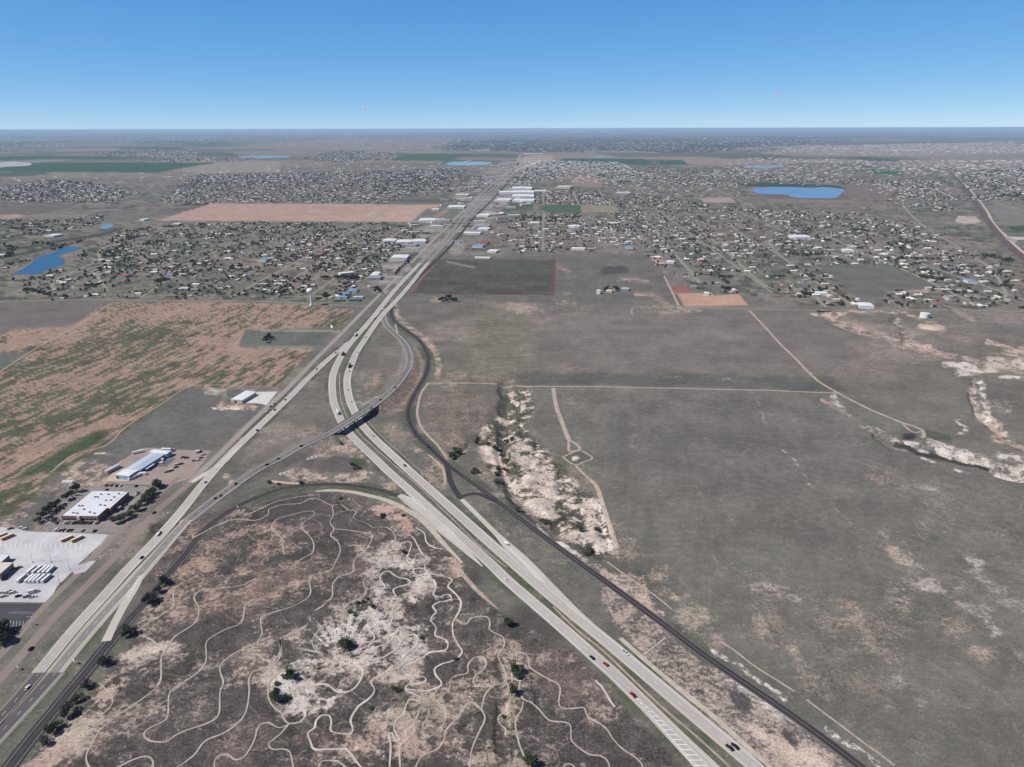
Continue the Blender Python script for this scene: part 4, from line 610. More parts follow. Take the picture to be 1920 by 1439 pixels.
put(mline(FU, FV, T('J', 690, 830, 850, 825), 5, 4), (.075, .075, .065), None, .02)
for c, p_, w_, s_, cv in [('J', [800, 900, 900, 900, 1020, 915], 3, SAL, .7), ('J', [930, 1010, 1050, 1010], 3, PINK, .7), ('J', [1080, 1030, 1150, 1080], 6, SAL, .5), ('J', [345, 1065, 460, 1070], 4, SAL, .7), ('J', [350, 800, 420, 830], 4, SAL, .6), ('J', [350, 1000, 440, 1010], 3, SAL, .5), ('J', [740, 780, 900, 760], 5, SAL, .35), ('J', [860, 1100, 1919, 1100], 3, TAN, .4), ('G', [1330, 95, 1370, 90], 4, SAL, .8), ('K', [900, 975, 1050, 990, 1380, 975], 4, PINK, .7), ('K', [830, 975, 880, 980], 2, PINK, .6), ('K', [1000, 1005, 1180, 1010], 2, SAL, .6)]:
    put(mline(FU, FV, T(c, *p_), w_*.5, w_*1.3+1)*(.2+.8*RAGP), None, s_, cv*.85, .5, .2)
put(mpoly(U, V, P('J', 1240, 1005, 1500, 1000, 1560, 1080, 1550, 1095, 1290, 1095), 2), (.43, .275, .205), (.5, .33, .25), .3, .1, 0); put(mpoly(U, V, P('J', 1515, 1020, 1700, 1005, 1770, 1090, 1545, 1095), 2), (.43, .28, .21), (.5, .33, .25), .3, .1, 0); put(mpoly(U, V, P('J', 1185, 950, 1300, 945, 1350, 995, 1215, 1000), 2), (.26, .12, .095), (.3, .14, .11), .2, .1, 0); put(mpoly(U, V, P('J', 1045, 745, 1150, 742, 1180, 775, 1070, 775), 2), (.33, .22, .18), SAL, .3, .1, 0)
put(mpoly(U, V, P('Z', 296, 414, 345, 398, 400, 382, 830, 383, 790, 417), 1.5), (.36, .25, .20), (.44, .31, .25), .35, .1, 0); put(mpoly(WU, V, P('Z', 640, 414, 700, 395, 810, 384, 795, 417), 2), (.44, .32, .26), None, None, None, None, .5); put(mpoly(WU, V, P('Z', 560, 384, 700, 396, 640, 400), 2), (.30, .21, .17), None, None, None, None, .5)
for p_, v_ in [(('I', [720, 320, 880, 255, 1180, 250, 1580, 310, 1570, 335, 900, 335]), (.13, .14, .10)), (('I', [840, 300, 1500, 295, 1560, 310, 1200, 318]), (.10, .09, .09)), (('I', [1170, 460, 1280, 365, 1560, 375, 1480, 440]), (.15, .155, .11)), (('I', [1330, 430, 1420, 375, 1450, 378, 1370, 432]), (.3, .2, .16)), (('V', [0, 680, 90, 670, 540, 665, 580, 680, 250, 730, 0, 745]), (.13, .12, .10)), (('V', [0, 735, 130, 728, 200, 740, 60, 765, 0, 765]), (.36, .25, .2)), (('V', [-100, 395, 200, 345, 640, 338, 1640, 343, 1180, 415, 100, 410, -100, 400]), (.035, .085, .045)), (('V', [-200, 300, 300, 288, 1180, 298, 900, 308, 300, 318, -200, 335]), (.035, .085, .045)), (('V', [-200, 415, 300, 408, 380, 425, 200, 445, -200, 448]), (.07, .105, .065)), (('V', [1000, 178, 1600, 172, 1800, 185, 1640, 205, 1200, 208, 1000, 200]), (.04, .085, .05)), (('V', [1370, 275, 1600, 260, 1760, 268, 1800, 295, 1500, 295]), (.075, .10, .06)), (('V', [920, 230, 1350, 225, 1420, 240, 1100, 258, 960, 250]), (.045, .08, .05)),
    (('V', [-100, 185, 300, 180, 320, 200, -100, 215]), (.045, .085, .05)), (('V', [1280, 400, 1500, 360, 1760, 330, 1919, 325, 2100, 335, 2100, 415, 1500, 425]), (.25, .22, .18)), (('Z', [730, 300, 763, 289, 873, 288, 860, 296, 845, 302, 750, 302]), (.05, .10, .055)), (('Z', [873, 288, 973, 289, 968, 296, 860, 295]), (.075, .105, .065)), (('Z', [1030, 307.5, 1057, 298, 1207, 298, 1232, 309.5, 1040, 309]), (.045, .095, .05)), (('Z', [1227, 302, 1330, 301.5, 1358, 309, 1240, 309.5]), (.04, .10, .05)), (('Z', [1100, 313, 1150, 310, 1165, 313.5, 1140, 316.5, 1105, 316]), (.04, .085, .045)), (('Z', [1120, 328, 1180, 325, 1195, 331, 1150, 334]), (.05, .09, .05)), (('Z', [1613, 313, 1640, 314, 1697, 327, 1665, 329, 1625, 322]), (.045, .11, .055)), (('Z', [1587, 296, 1620, 294, 1700, 302, 1640, 303]), (.05, .09, .055)), (('Z', [1030, 385, 1088, 385, 1090, 400, 1030, 399, 1008, 392]), (.07, .11, .06)), (('Z', [1088, 385, 1150, 386, 1160, 399, 1092, 400]), (.24, .22, .16)), (('Z', [960, 378, 1000, 380, 1000, 395, 940, 396]), (.085, .11, .07)), (('Z', [1035, 332, 1075, 331, 1080, 336, 1040, 337]), (.30, .17, .13)), (('Z', [1080, 330, 1130, 334, 1128, 352, 1070, 350]), (.25, .18, .15)), (('Z', [1310, 372, 1370, 370, 1380, 380, 1320, 380]), (.33, .27, .22)), (('Z', [1850, 386, 1990, 383, 1990, 424, 1880, 422]), (.19, .18, .155)), (('Z', [1885, 425, 1990, 422, 1990, 433, 1900, 434]), (.05, .09, .05)), (('K', [1430, 420, 1560, 425, 1600, 470, 1480, 485, 1400, 460]), (.42, .35, .30)), (('K', [380, 790, 900, 785, 1330, 960, 880, 985, 850, 1060, 700, 1050]), (.135, .135, .115)), (('K', [0, 270, 550, 300, 700, 300, 650, 330, 0, 320]), (.20, .17, .13)), (('K', [-70, 200, 100, 185, 500, 192, 640, 215, 780, 240, 620, 300, 400, 300, 0, 290]), (.14, .115, .09)), (('K', [500, 200, 800, 190, 960, 250, 900, 300, 620, 290]), (.17, .14, .12)), (('Z', [1380, 346, 1430, 343, 1560, 347, 1590, 354, 1405, 350]), (.045, .065, .05)),
    (('Z', [1240, 268, 1500, 262, 1610, 266, 1600, 274, 1330, 276]), (.12, .11, .115)), (('Z', [985, 293, 1040, 292, 1030, 305, 960, 306]), (.32, .27, .21)), (('Z', [1280, 300, 1390, 298, 1480, 304, 1400, 309, 1290, 308]), (.26, .21, .17))]:
    s_ = 1.5 if T(p_[0], *p_[1])[0][1] > 360 else .7
    put(mpoly(U, V, T(p_[0], *p_[1]), s_), v_, tuple(min(.6, q*1.3) for q in v_), .1, .1, 0)
# the tree-covered city on the horizon
CITY = P('Z', 830, 281, 845, 272, 870, 264, 1000, 259, 1280, 256, 1500, 257, 1600, 262, 1560, 270, 1420, 274, 1330, 286, 1250, 287, 1150, 281, 1060, 285, 985, 285)
put(mpoly(U, V, CITY, 1.2), (.05, .062, .045), (.2, .2, .18), .1, .3, 0, .9)
put(mpoly(U, V, P('Z', 450, 274, 640, 258, 860, 256, 840, 268, 800, 280, 700, 284, 560, 290), 3), (.23, .185, .155), None, .1, None, None, .6)
put(mpoly(U, V, P('Z', 1500, 274, 1900, 268, 1990, 290, 1620, 294, 1420, 288), 3), (.27, .22, .19), (.4, .35, .3), .25, None, None, .7)
veg *= np.array([.955, .95, .965]); soil *= np.array([1.0, .985, .97])
Z = height(X, Y); Z[(np.hypot(X, Y) > 5000)] = 0
vid = np.arange(NA*NR).reshape(NR, NA); vr = np.roll(vid, -1, 1)
F = np.stack([vid[:-1], vr[:-1], vr[1:], vid[1:]], -1).reshape(-1, 4)   # far ring to near ring
me = npmesh('ground', np.stack([X, Y, Z], 1), F, [gm], smooth=True)
cap = [(int(vid[-1, i]), int(vr[-1, i]), N-1) for i in range(NA)]
for nm, arr in (('veg', veg), ('soil', soil)):
    a = me.attributes.new(nm, 'FLOAT_COLOR', 'POINT'); a.data.foreach_set('color', np.c_[arr, np.ones(N)].astype(np.float32).ravel())
for nm, arr in (('cov', cov), ('crisp', crisp), ('shrub', shrub)):
    a = me.attributes.new(nm, 'FLOAT', 'POINT'); a.data.foreach_set('value', np.clip(arr, 0, 1).astype(np.float32))
new('ground', me, kind='structure')
sheet('ground_patch', [(sin(a)*Rr[-1]*1.02, cos(a)*Rr[-1]*1.02) for a in np.linspace(0, 2*pi, 60)[:-1]], gm, -0.05, world=True)
# ------------------------------------------------------------------ mesh helpers for things
class MB:
    def __init__(s): s.v = []; s.f = []; s.m = []
    def add(s, V, F, mi=0):
        i = len(s.v); s.v += [tuple(q) for q in V]; s.f += [tuple(a+i for a in f) for f in F]; s.m += [mi]*len(F)
    def box(s, x0, x1, y0, y1, z0, z1, mi=0, tx=0, ty=0):
        s.add([(x0, y0, z0), (x1, y0, z0), (x1, y1, z0), (x0, y1, z0), (x0+tx, y0+ty, z1), (x1-tx, y0+ty, z1), (x1-tx, y1-ty, z1), (x0+tx, y1-ty, z1)],
              [(3, 2, 1, 0), (4, 5, 6, 7), (0, 1, 5, 4), (1, 2, 6, 5), (2, 3, 7, 6), (3, 0, 4, 7)], mi)
    def gable(s, x0, x1, y0, y1, z0, z1, mi=0, hip=0.0, over=0.0):
        x0 -= over; x1 += over; y0 -= over; y1 += over; ym = (y0+y1)/2; h = hip*(y1-y0)/2
        s.add([(x0, y0, z0), (x1, y0, z0), (x1, y1, z0), (x0, y1, z0), (x0+h, ym, z1), (x1-h, ym, z1)], [(3, 2, 1, 0), (0, 1, 5, 4), (2, 3, 4, 5), (1, 2, 5), (3, 0, 4)], mi)
    def cyl(s, x, y, z0, z1, r0, r1=None, n=12, mi=0, ax='z', cap=True):
        r1 = r0 if r1 is None else r1; V = []
        for z, r in ((z0, r0), (z1, r1)):
            for k in range(n):
                a = 2*pi*k/n
                V.append((x+r*cos(a), y+r*sin(a), z) if ax == 'z' else ((x+r*cos(a), z, y+r*sin(a)) if ax == 'y' else (z, x+r*cos(a), y+r*sin(a))))
        F = [(k, (k+1) % n, n+(k+1) % n, n+k) for k in range(n)]
        if cap: F += [tuple(range(n))[::-1], tuple(range(n, 2*n))]
        s.add(V, F, mi)
    def lathe(s, prof, n=24, mi=0):
        V = []; F = []
        for r, z in prof:
            for k in range(n): V.append((r*cos(2*pi*k/n), r*sin(2*pi*k/n), z))
        for j in range(len(prof)-1):
            for k in range(n): F.append((j*n+k, j*n+(k+1) % n, (j+1)*n+(k+1) % n, (j+1)*n+k))
        s.add(V, F, mi)
    def mesh(s, name, mats, smooth=False):
        me = bpy.data.meshes.new(name); me.from_pydata(s.v, [], s.f); [me.materials.append(m) for m in mats]
        me.polygons.foreach_set('material_index', s.m); me.polygons.foreach_set('use_smooth', [smooth]*len(s.f)); me.update(); return me
def thing(name, x, y, z, rz, label, cat, group=None):
    o = new(name, None, label, cat, group); o.location = (x, y, z); o.rotation_euler = (0, 0, rz); return o
MATS = {}
def cm(name, col, rough=0.6, metal=0.0):
    if name not in MATS: MATS[name] = mat(name, col, rough, metal)
    return MATS[name]
def dirty(name, col, col2, scale=0.4):
    if name not in MATS: MATS[name] = mottled(name, col, col2, scale)
    return MATS[name]
GLASS = cm('vehicle_glass', (0.02, 0.025, 0.03), 0.08); TYRE = cm('tyre_rubber', (0.02, 0.02, 0.02), 0.9); RIM = cm('wheel_rim', (0.4, 0.4, 0.4), 0.4, 0.6); LAMP = cm('headlight_lens', (0.7, 0.7, 0.66), 0.2); TAIL = cm('tail_light_lens', (0.35, 0.02, 0.02), 0.3)
ORD = 'first second third fourth fifth sixth seventh eighth ninth tenth eleventh twelfth thirteenth fourteenth fifteenth'.split()
# ------------------------------------------------------------------ vehicles
def carbody(kind, paint, mn):
    """side profile swept across the width, narrower at the roof: returns {part: mesh}"""
    L = dict(sedan=4.8, suv=4.9, pickup=5.8, van=5.9, truck=8.0)[kind]; Wd = dict(sedan=1.85, suv=1.95, pickup=2.0, van=2.05, truck=2.4)[kind]
    lo = dict(sedan=[(-.5, .35), (-.5, .78), (-.34, .92), (.2, .95), (.46, .82), (.5, .6), (.5, .35)], suv=[(-.5, .4), (-.5, 1.0), (-.46, 1.1), (.2, 1.08), (.45, .98), (.5, .75), (.5, .4)],
              pickup=[(-.5, .5), (-.5, 1.05), (-.12, 1.07), (.2, 1.12), (.46, 1.05), (.5, .8), (.5, .5)], van=[(-.5, .4), (-.5, 1.3), (-.3, 1.3), (.28, 1.3), (.44, 1.05), (.5, .7), (.5, .4)], truck=[(-.5, .6), (-.5, 1.0), (.1, 1.0), (.25, 1.4), (.47, 1.35), (.5, .9), (.5, .6)])[kind]
    hi = dict(sedan=[(-.33, .92), (-.2, 1.38), (.06, 1.42), (.24, .95)], suv=[(-.47, 1.08), (-.43, 1.65), (.1, 1.7), (.25, 1.08)], pickup=[(-.12, 1.07), (-.09, 1.75), (.12, 1.78), (.26, 1.12)], van=[(-.49, 1.3), (-.48, 2.1), (.2, 2.15), (.38, 1.2)], truck=[(.12, 1.2), (.12, 2.3), (.34, 2.3), (.42, 1.38)])[kind]
    def sweep(b, pr, w0, w1, zlo, zhi, mi):
        n = len(pr); V = []
        for sgn in (-1, 1):
            for x, z in pr: V.append((x*L, sgn*(w0+(w1-w0)*(z-zlo)/(zhi-zlo))/2, z))
        F = [tuple(range(n)), tuple(range(2*n-1, n-1, -1))]+[(i, n+i, n+(i+1) % n, (i+1) % n) for i in range(n)]
        b.add(V, F, mi)
    p = {}
    b = MB(); sweep(b, lo, Wd, Wd*.96, .35, 1.1, 0)
    zr = hi[1][1]
    if kind == 'pickup': b.box(-.48*L, -.14*L, -Wd*.40, Wd*.40, 1.0, 1.09, 1)
    b.box(hi[1][0]*L+.12, hi[2][0]*L-.05, -Wd*.37, Wd*.37, zr-.01, zr+.05, 0)
    if kind == 'truck': b.box(-.5*L, .1*L, -1.22, 1.22, 1.0, 3.5, 2)
    p['body'] = b.mesh(mn+'_body', [paint, TYRE, cm('white_cargo_box', (.75, .75, .74))])
    b = MB(); sweep(b, hi, Wd*.94, Wd*.76, hi[0][1], zr, 0); p['window'] = b.mesh(mn+'_window', [GLASS])
    r = dict(sedan=.33, suv=.38, pickup=.42, van=.38, truck=.48)[kind]
    b = MB(); b.cyl(0, 0, -.13, .13, r, n=12, mi=0, ax='y'); b.cyl(0, 0, -.14, .14, r*.55, n=8, mi=1, ax='y'); p['wheel'] = b.mesh(mn+'_wheel', [TYRE, RIM])
    b = MB(); b.box(-.05, .05, -.2, .2, -.08, .08); p['headlight'] = b.mesh(mn+'_headlight', [LAMP]); b = MB(); b.box(-.04, .04, -.12, .12, -.1, .1); p['tail_light'] = b.mesh(mn+'_tail_light', [TAIL])
    return p, L, Wd, r
CARS = {}
PAINT = dict(black=(.012, .012, .015), white=(.72, .72, .72), red=(.33, .015, .015), silver=(.4, .41, .42), grey=(.11, .115, .12), blue=(.04, .09, .22), teal=(.3, .5, .45), tan=(.35, .3, .22), maroon=(.12, .015, .015))
def car(kind, col, x, y, z, rz, label, group, parts=True):
    key = (kind, col)
    if key not in CARS: CARS[key] = carbody(kind, cm('car_paint_'+col, PAINT[col], .3), kind+'_'+col)
    p, L, Wd, r = CARS[key]
    nm = dict(sedan='car', suv='car', pickup='pickup_truck', van='van', truck='box_truck')[kind]
    if not parts:
        o = new(nm, p['body'], label, nm.replace('_', ' '), group); o.location = (x, y, z); o.rotation_euler = (0, 0, rz); q = new('window', p['window'], parent=o); return o
    t = thing(nm, x, y, z, rz, label, nm.replace('_', ' '), group)
    new('body', p['body'], parent=t); new('window', p['window'], parent=t)
    for sx in (-1, 1):
        for sy in (-1, 1): w_ = new('wheel', p['wheel'], parent=t); w_.location = (sx*L*.31, sy*(Wd/2-.1), r)
    for sy in (-1, 1):
        a = new('headlight', p['headlight'], parent=t); a.location = (L*.485, sy*Wd*.36, .72 if kind != 'sedan' else .65); a = new('tail_light', p['tail_light'], parent=t); a.location = (-L*.5, sy*Wd*.4, .75)
    return t
def semi(x, y, z, rz, label, cab='white', box=(.75, .75, .74)):
    t = thing('semi_truck', x, y, z, rz, label, 'semi truck', 'vehicles on the roads')
    b = MB(); b.box(-9.5, 4.2, -1.28, 1.28, 1.15, 4.0); b.box(-9.3, 4, -.6, .6, .8, 1.15); new('trailer', b.mesh('trailer', [cm('trailer_%s' % cab, box, .5)]), parent=t)
    b = MB(); b.box(4.6, 6.9, -1.2, 1.2, .9, 3.5, 0, .15, .1); b.box(6.9, 8.3, -1.0, 1.0, .8, 2.0, 0, .2, .1); new('cab', b.mesh('cab', [cm('car_paint_'+cab, PAINT[cab], .3)]), parent=t)
    b = MB(); b.box(6.5, 7.0, -1.05, 1.05, 2.2, 3.1); new('windscreen', b.mesh('windscreen', [GLASS]), parent=t)
    w_ = MB(); w_.cyl(0, 0, -.18, .18, .5, n=12, ax='y'); wm = w_.mesh('truck_wheel', [TYRE])
    for wx in (-8.3, -7.0, 4.3, 5.5, 7.6):
        for sy in (-1.05, 1.05): q = new('wheel', wm, parent=t); q.location = (wx, sy, .5)
    return t
def road_at(reg, x, y):
    Pp, Zc = ROADS[reg]; i = int(np.argmin((Pp[:, 0]-x)**2+(Pp[:, 1]-y)**2)); j = min(max(i, 1), len(Pp)-2); d = Pp[j+1, :2]-Pp[j-1, :2]
    return atan2(d[1], d[0]), float(Zc[i])
VEH = [('A', 230, 1345, 'suv', 'black', 'F2', 1, 'black car on the brownish frontage road in the lower left corner'), ('A', 1195, 480, 'pickup', 'black', 'M', 0, 'dark pickup truck towing near where the two roads join at left'), ('A', 1062, 662, 'sedan', 'black', 'M', 0, 'dark car alone in the left lane above the narrow slip road'),
       ('A', 1155, 325, 'suv', 'black', 'F2', 1, 'dark car on the frontage road beside the warehouse trees'), ('A', 1765, 115, 'suv', 'black', 'RAMP', 0, 'dark car leading three on the lower flyover ramp'), ('A', 1650, 206, 'suv', 'black', 'RAMP', 0, 'dark car in the middle of three on the lower ramp'), ('A', 1615, 222, 'sedan', 'black', 'RAMP', 1, 'dark car hindmost of three on the lower ramp'),
       ('A', 1541, 97, 'sedan', 'grey', 'B', 1, 'grey car below the striped gore of the old highway'), ('B', 207, 836, 'suv', 'white', 'M1', 1, 'white car on the dark asphalt at the lower left'), ('C', 1633, 1287, 'pickup', 'black', 'NB', 0, 'black pickup, left one of the pair driving abreast at the bottom'),
       ('C', 1674, 1277, 'pickup', 'black', 'NB', 0, 'black pickup with silver bed cover, right one of the pair abreast'), ('C', 908, 892, 'pickup', 'red', 'SB', 1, 'bright red pickup beside the tip of the white gore stripes'), ('C', 703, 662, 'suv', 'red', 'SB', 1, 'red car just behind the black car before the gore'), ('C', 600, 612, 'suv', 'black', 'SB', 1, 'black car next to a red car on the near highway'),
       ('C', 852, 577, 'pickup', 'white', 'NB', 0, 'white pickup with a dark bed on the right carriageway'), ('D', 1872, 827, 'sedan', 'white', 'SB', 1, 'white car alone opposite the median crossing'), ('G', 822, 370, 'sedan', 'grey', 'NB', 0, 'grey car on the right carriageway before the exit nose'),
       ('G', 700, 625, 'sedan', 'grey', 'NB', 0, 'small grey car right behind the dark truck on the bend'), ('G', 765, 485, 'sedan', 'silver', 'NB', 0, 'silver car by the grassy triangle of the interchange'), ('G', 890, 231, 'truck', 'black', 'NB', 0, 'dark box truck passing the exit ramp nose'), ('G', 937, 170, 'truck', 'white', 'NB', 0, 'white and dark truck at the start of the exit ramp'),
       ('G', 955, 65, 'sedan', 'white', 'SB', 1, 'white car on the left carriageway level with the dark curve'), ('G', 1065, 30, 'suv', 'blue', 'NB', 0, 'blue car where the exit lane begins'), ('G', 455, 608, 'suv', 'black', 'B', 1, 'black car alone halfway down the old highway branch'), ('G', 597, 487, 'suv', 'grey', 'B', 1, 'grey car last of three leaving by the old highway'), ('G', 612, 458, 'sedan', 'black', 'B', 1, 'dark car in the middle of three leaving by the old highway'),
       ('G', 670, 403, 'sedan', 'maroon', 'B', 1, 'dark red car at the nose where the old highway splits off'), ('G', 220, 838, 'sedan', 'black', 'B', 1, 'dark car level with the white hangar'), ('G', 140, 913, 'suv', 'black', 'B', 1, 'black car opposite the two white vans'), ('G', 100, 888, 'van', 'white', 'F1', 0, 'white van left one of two on the west frontage road'), ('G', 132, 870, 'van', 'white', 'F1', 0, 'white van right one of two on the west frontage road'),
       ('G', 78, 932, 'suv', 'white', 'F1', 1, 'white car following the vans on the west frontage road'), ('G', 8, 1067, 'suv', 'black', 'B', 1, 'black car above the striped gore of the old highway'), ('G', 690, 765, 'sedan', 'silver', 'NB', 0, 'silver car on the bend left of the loop ramp'), ('G', 712, 852, 'van', 'white', 'NB', 0, 'white van just before the flyover on the right carriageway'),
       ('G', 878, 1108, 'pickup', 'teal', 'NB', 0, 'pale teal pickup just past the flyover shadow'), ('G', 1117, 1332, 'suv', 'black', 'NB', 0, 'black car on the right carriageway between flyover and junction'), ('G', 1045, 750, 'sedan', 'black', 'RAMP', 1, 'black car highest on the curving flyover ramp'), ('G', 932, 842, 'suv', 'black', 'RAMP', 1, 'black car about to drive onto the flyover'), ('G', 866, 905, 'sedan', 'black', 'RAMP', 1, 'dark car on the right end of the flyover deck'),
       ('G', 340, 1190, 'suv', 'black', 'RAMP', 1, 'black car descending left of the flyover'), ('G', 168, 1285, 'sedan', 'black', 'RAMP', 1, 'small dark car midway down the ramp'), ('G', 85, 1330, 'suv', 'black', 'RAMP', 1, 'black car with its shadow lower on the ramp'), ('G', 1293, 1195, 'suv', 'black', 'EF', 0, 'black car alone on the dark winding frontage road'),
       ('I', 1120, 866, 'suv', 'black', 'SB', 1, 'dark car high on the left carriageway by the brown yard'), ('I', 1082, 958, 'suv', 'blue', 'SB', 1, 'blue-grey car on the left carriageway by the storage sheds'), ('I', 1065, 990, 'sedan', 'black', 'SB', 1, 'black car on the left carriageway near the water tower')]
for c, a, b, kd, col, reg, fl, lab in VEH:
    (u, v), = T(c, a, b); zt = 0.2 if reg != 'RAMP' else None
    if zt is None:
        x, y = G(u, v, 0)
        for _ in range(4): x, y = G(u, v, float(rampz([x], [y])[0]))
    else: x, y = G(u, v, .9)
    h_, z_ = road_at(reg, x, y); car(kd, col, x, y, z_+.01, h_+(pi if fl else 0), lab, 'vehicles on the roads')
x, y = G(*T('A', 1185, 497)[0]); h_, z_ = road_at('M', x, y); t = thing('trailer', x, y, z_, h_, 'small white trailer pulled by the dark pickup at left', 'trailer', 'vehicles on the roads')
b = MB(); b.box(-2.6, 2.4, -1, 1, .55, 1.9); new('body', b.mesh('small_trailer', [cm('car_paint_white', PAINT['white'])]), parent=t)
b = MB(); b.cyl(0, 0, -.1, .1, .35, ax='y'); wm = b.mesh('trailer_wheel', [TYRE])
for sy in (-1, 1): q = new('wheel', wm, parent=t); q.location = (-.3, sy*.95, .35)
for c, a, b, reg, fl, lab, cab, bx in [('G', 748, 350, 'SB', 1, 'white semi truck with a pale trailer before the highway split', 'white', (.62, .63, .64)), ('G', 652, 492, 'SB', 1, 'dark red semi truck entering the long bend', 'maroon', (.09, .05, .045)), ('G', 701, 585, 'NB', 0, 'dark semi truck on the right carriageway in the bend', 'black', (.07, .075, .08)), ('G', 610, 928, 'SB', 1, 'shiny silver semi truck approaching the flyover', 'white', (.75, .77, .8))]:
    (u, v), = T(c, a, b); x, y = G(u, v, 2); h_, z_ = road_at(reg, x, y); semi(x, y, z_, h_+(pi if fl else 0), lab, cab, bx)
# ------------------------------------------------------------------ the flyover
seg = RAMP[_i0:_i1+1]; bt = thing('flyover_bridge', 0, 0, 0, 0, 'concrete flyover bridge carrying the asphalt ramp over both carriageways', 'bridge')
def sweepbox(name, P, offl, offr, zb, zt, m):
    t = np.gradient(P[:, :2], axis=0); t /= np.linalg.norm(t, axis=1)[:, None]; nr = np.stack([-t[:, 1], t[:, 0]], 1); V = []; F = []
    for i in range(len(P)):
        for o_, z_ in ((offl, zb), (offr, zb), (offr, zt), (offl, zt)): V.append((*(P[i, :2]+nr[i]*o_), P[i, 2]+z_))
        if i:
            for k_ in range(4): F.append((4*i-4+k_, 4*i+k_, 4*i+(k_+1) % 4, 4*i-4+(k_+1) % 4))
    F += [(0, 1, 2, 3), (len(V)-1, len(V)-2, len(V)-3, len(V)-4)]
    b = MB(); b.add(V, F); return new(name, b.mesh(name, [m]), parent=bt)
CB = dirty('bridge_concrete', (.42, .40, .37), (.32, .30, .28), .3)
sweepbox('deck', seg, -6.6, 6.6, -.45, -.02, CB)
for o_ in (-6.45, 6.45): sweepbox('parapet', seg, o_-.2, o_+.2, -.02, 1.0, CB)
for o_ in (-4.8, -1.6, 1.6, 4.8): sweepbox('girder', seg, o_-.35, o_+.35, -1.75, -.45, CB)
for f_ in (.22, .48, .74):
    i = int(f_*len(seg)); q = seg[i]; d = seg[i+1, :2]-seg[i-1, :2]; an = atan2(d[1], d[0])
    b = MB(); b.box(-.7, .7, -6.2, 6.2, q[2]-2.75, q[2]-1.75); [b.cyl(0, yy, -.5, q[2]-2.75, .5, n=12) for yy in (-4.6, 0, 4.6)]
    o = new('pier', b.mesh('pier', [CB]), parent=bt); o.location = (q[0], q[1], 0); o.rotation_euler = (0, 0, an)
RIP = dirty('riprap_concrete', (.50, .43, .34), (.44, .38, .30), .2)
for i, sg, nm in ((0, -1, ''), (len(seg)-1, 1, '')):
    q = seg[i]; d = (seg[1]-seg[0])[:2] if i == 0 else (seg[-1]-seg[-2])[:2]; d = d/np.linalg.norm(d)*(1 if i == 0 else -1); an = atan2(d[1], d[0])
    V = [(-1, 0, q[2]-.3)]; ring = [(-1-8*0, -22, -.6)] 
    pts = [(-9, -21), (2, -20), (10, -15), (15, -7), (15, 7), (10, 15), (2, 20), (-9, 21)]
    V = [(x_, y_, -.3) for x_, y_ in pts]+[(-9, -7.2, q[2]-.6), (-1.5, -7.2, q[2]-1.2), (-1.5, 7.2, q[2]-1.2), (-9, 7.2, q[2]-.6)]
    F = [(0, 1, 9, 8), (1, 2, 9), (2, 3, 9), (3, 4, 10, 9), (4, 5, 10), (5, 6, 10), (6, 7, 11, 10), (8, 9, 10, 11)]
    b = MB(); b.add(V, F); o = new('abutment_apron', b.mesh('abutment_apron', [RIP]), parent=bt); o.location = (q[0], q[1], 0); o.rotation_euler = (0, 0, an)
# guard strips of the ramp outside the bridge
for a0, a1 in ((max(0, _i0-34), _i0), (_i1, min(len(RAMP)-1, _i1+30))):
    for o_ in (-6.0, 6.0):
        keep = bt; bt = new('guard_rail', None, 'pale guard rail along the %s side of the ramp %s the flyover' % ('inner' if o_ < 0 else 'outer', 'north of' if a0 < _i0 else 'south of'), 'guard rail', 'guard rails on the ramp')
        sweepbox('rail', RAMP[a0:a1+1], o_-.12, o_+.12, .45, .85, cm('galvanised_rail', (.5, .5, .5), .5))
        P_ = RAMP[a0:a1+1]; b = MB(); t = np.gradient(P_[:, :2], axis=0); t /= np.linalg.norm(t, axis=1)[:, None]
        for i in range(0, len(P_)): xx = P_[i, 0]-t[i, 1]*o_; yy = P_[i, 1]+t[i, 0]*o_; b.box(xx-.08, xx+.08, yy-.08, yy+.08, P_[i, 2]-.4, P_[i, 2]+.44)
        new('posts', b.mesh('rail_posts', [cm('galvanised_rail', (.5, .5, .5), .5)]), parent=bt); bt = keep
# far overpasses
for (a, b_, z, w_, lab) in (((838, 416.5), (888, 416.5), 7, 12, 'concrete overpass crossing the far highway beside the pink field'), ((899, 360.3), (933, 360), 7, 14, 'pale overpass crossing the highway near the white big-box buildings')):
    p0 = np.array(G(*a, z)); p1 = np.array(G(*b_, z)); L_ = float(np.hypot(*(p1-p0))); an = atan2(*(p1-p0)[::-1]); t = thing('overpass', *((p0+p1)/2), 0, an, lab, 'overpass')
    b = MB(); b.box(-L_/2, L_/2, -w_/2, w_/2, z-1.6, z); b.box(-L_/2-60, -L_/2, -w_/2, w_/2, -.2, z, 0); new('deck', b.mesh('overpass_deck', [CB]), parent=t)
    for sy in (-1, 1): b = MB(); b.box(-L_/2, L_/2, sy*w_/2-.2, sy*w_/2+.2, z, z+1); new('parapet', b.mesh('overpass_parapet', [CB]), parent=t)
    for fx in (-.3, 0, .3): b = MB(); b.box(fx*L_-.7, fx*L_+.7, -w_*.42, w_*.42, 0, z-1.6); new('pier', b.mesh('overpass_pier', [CB]), parent=t)
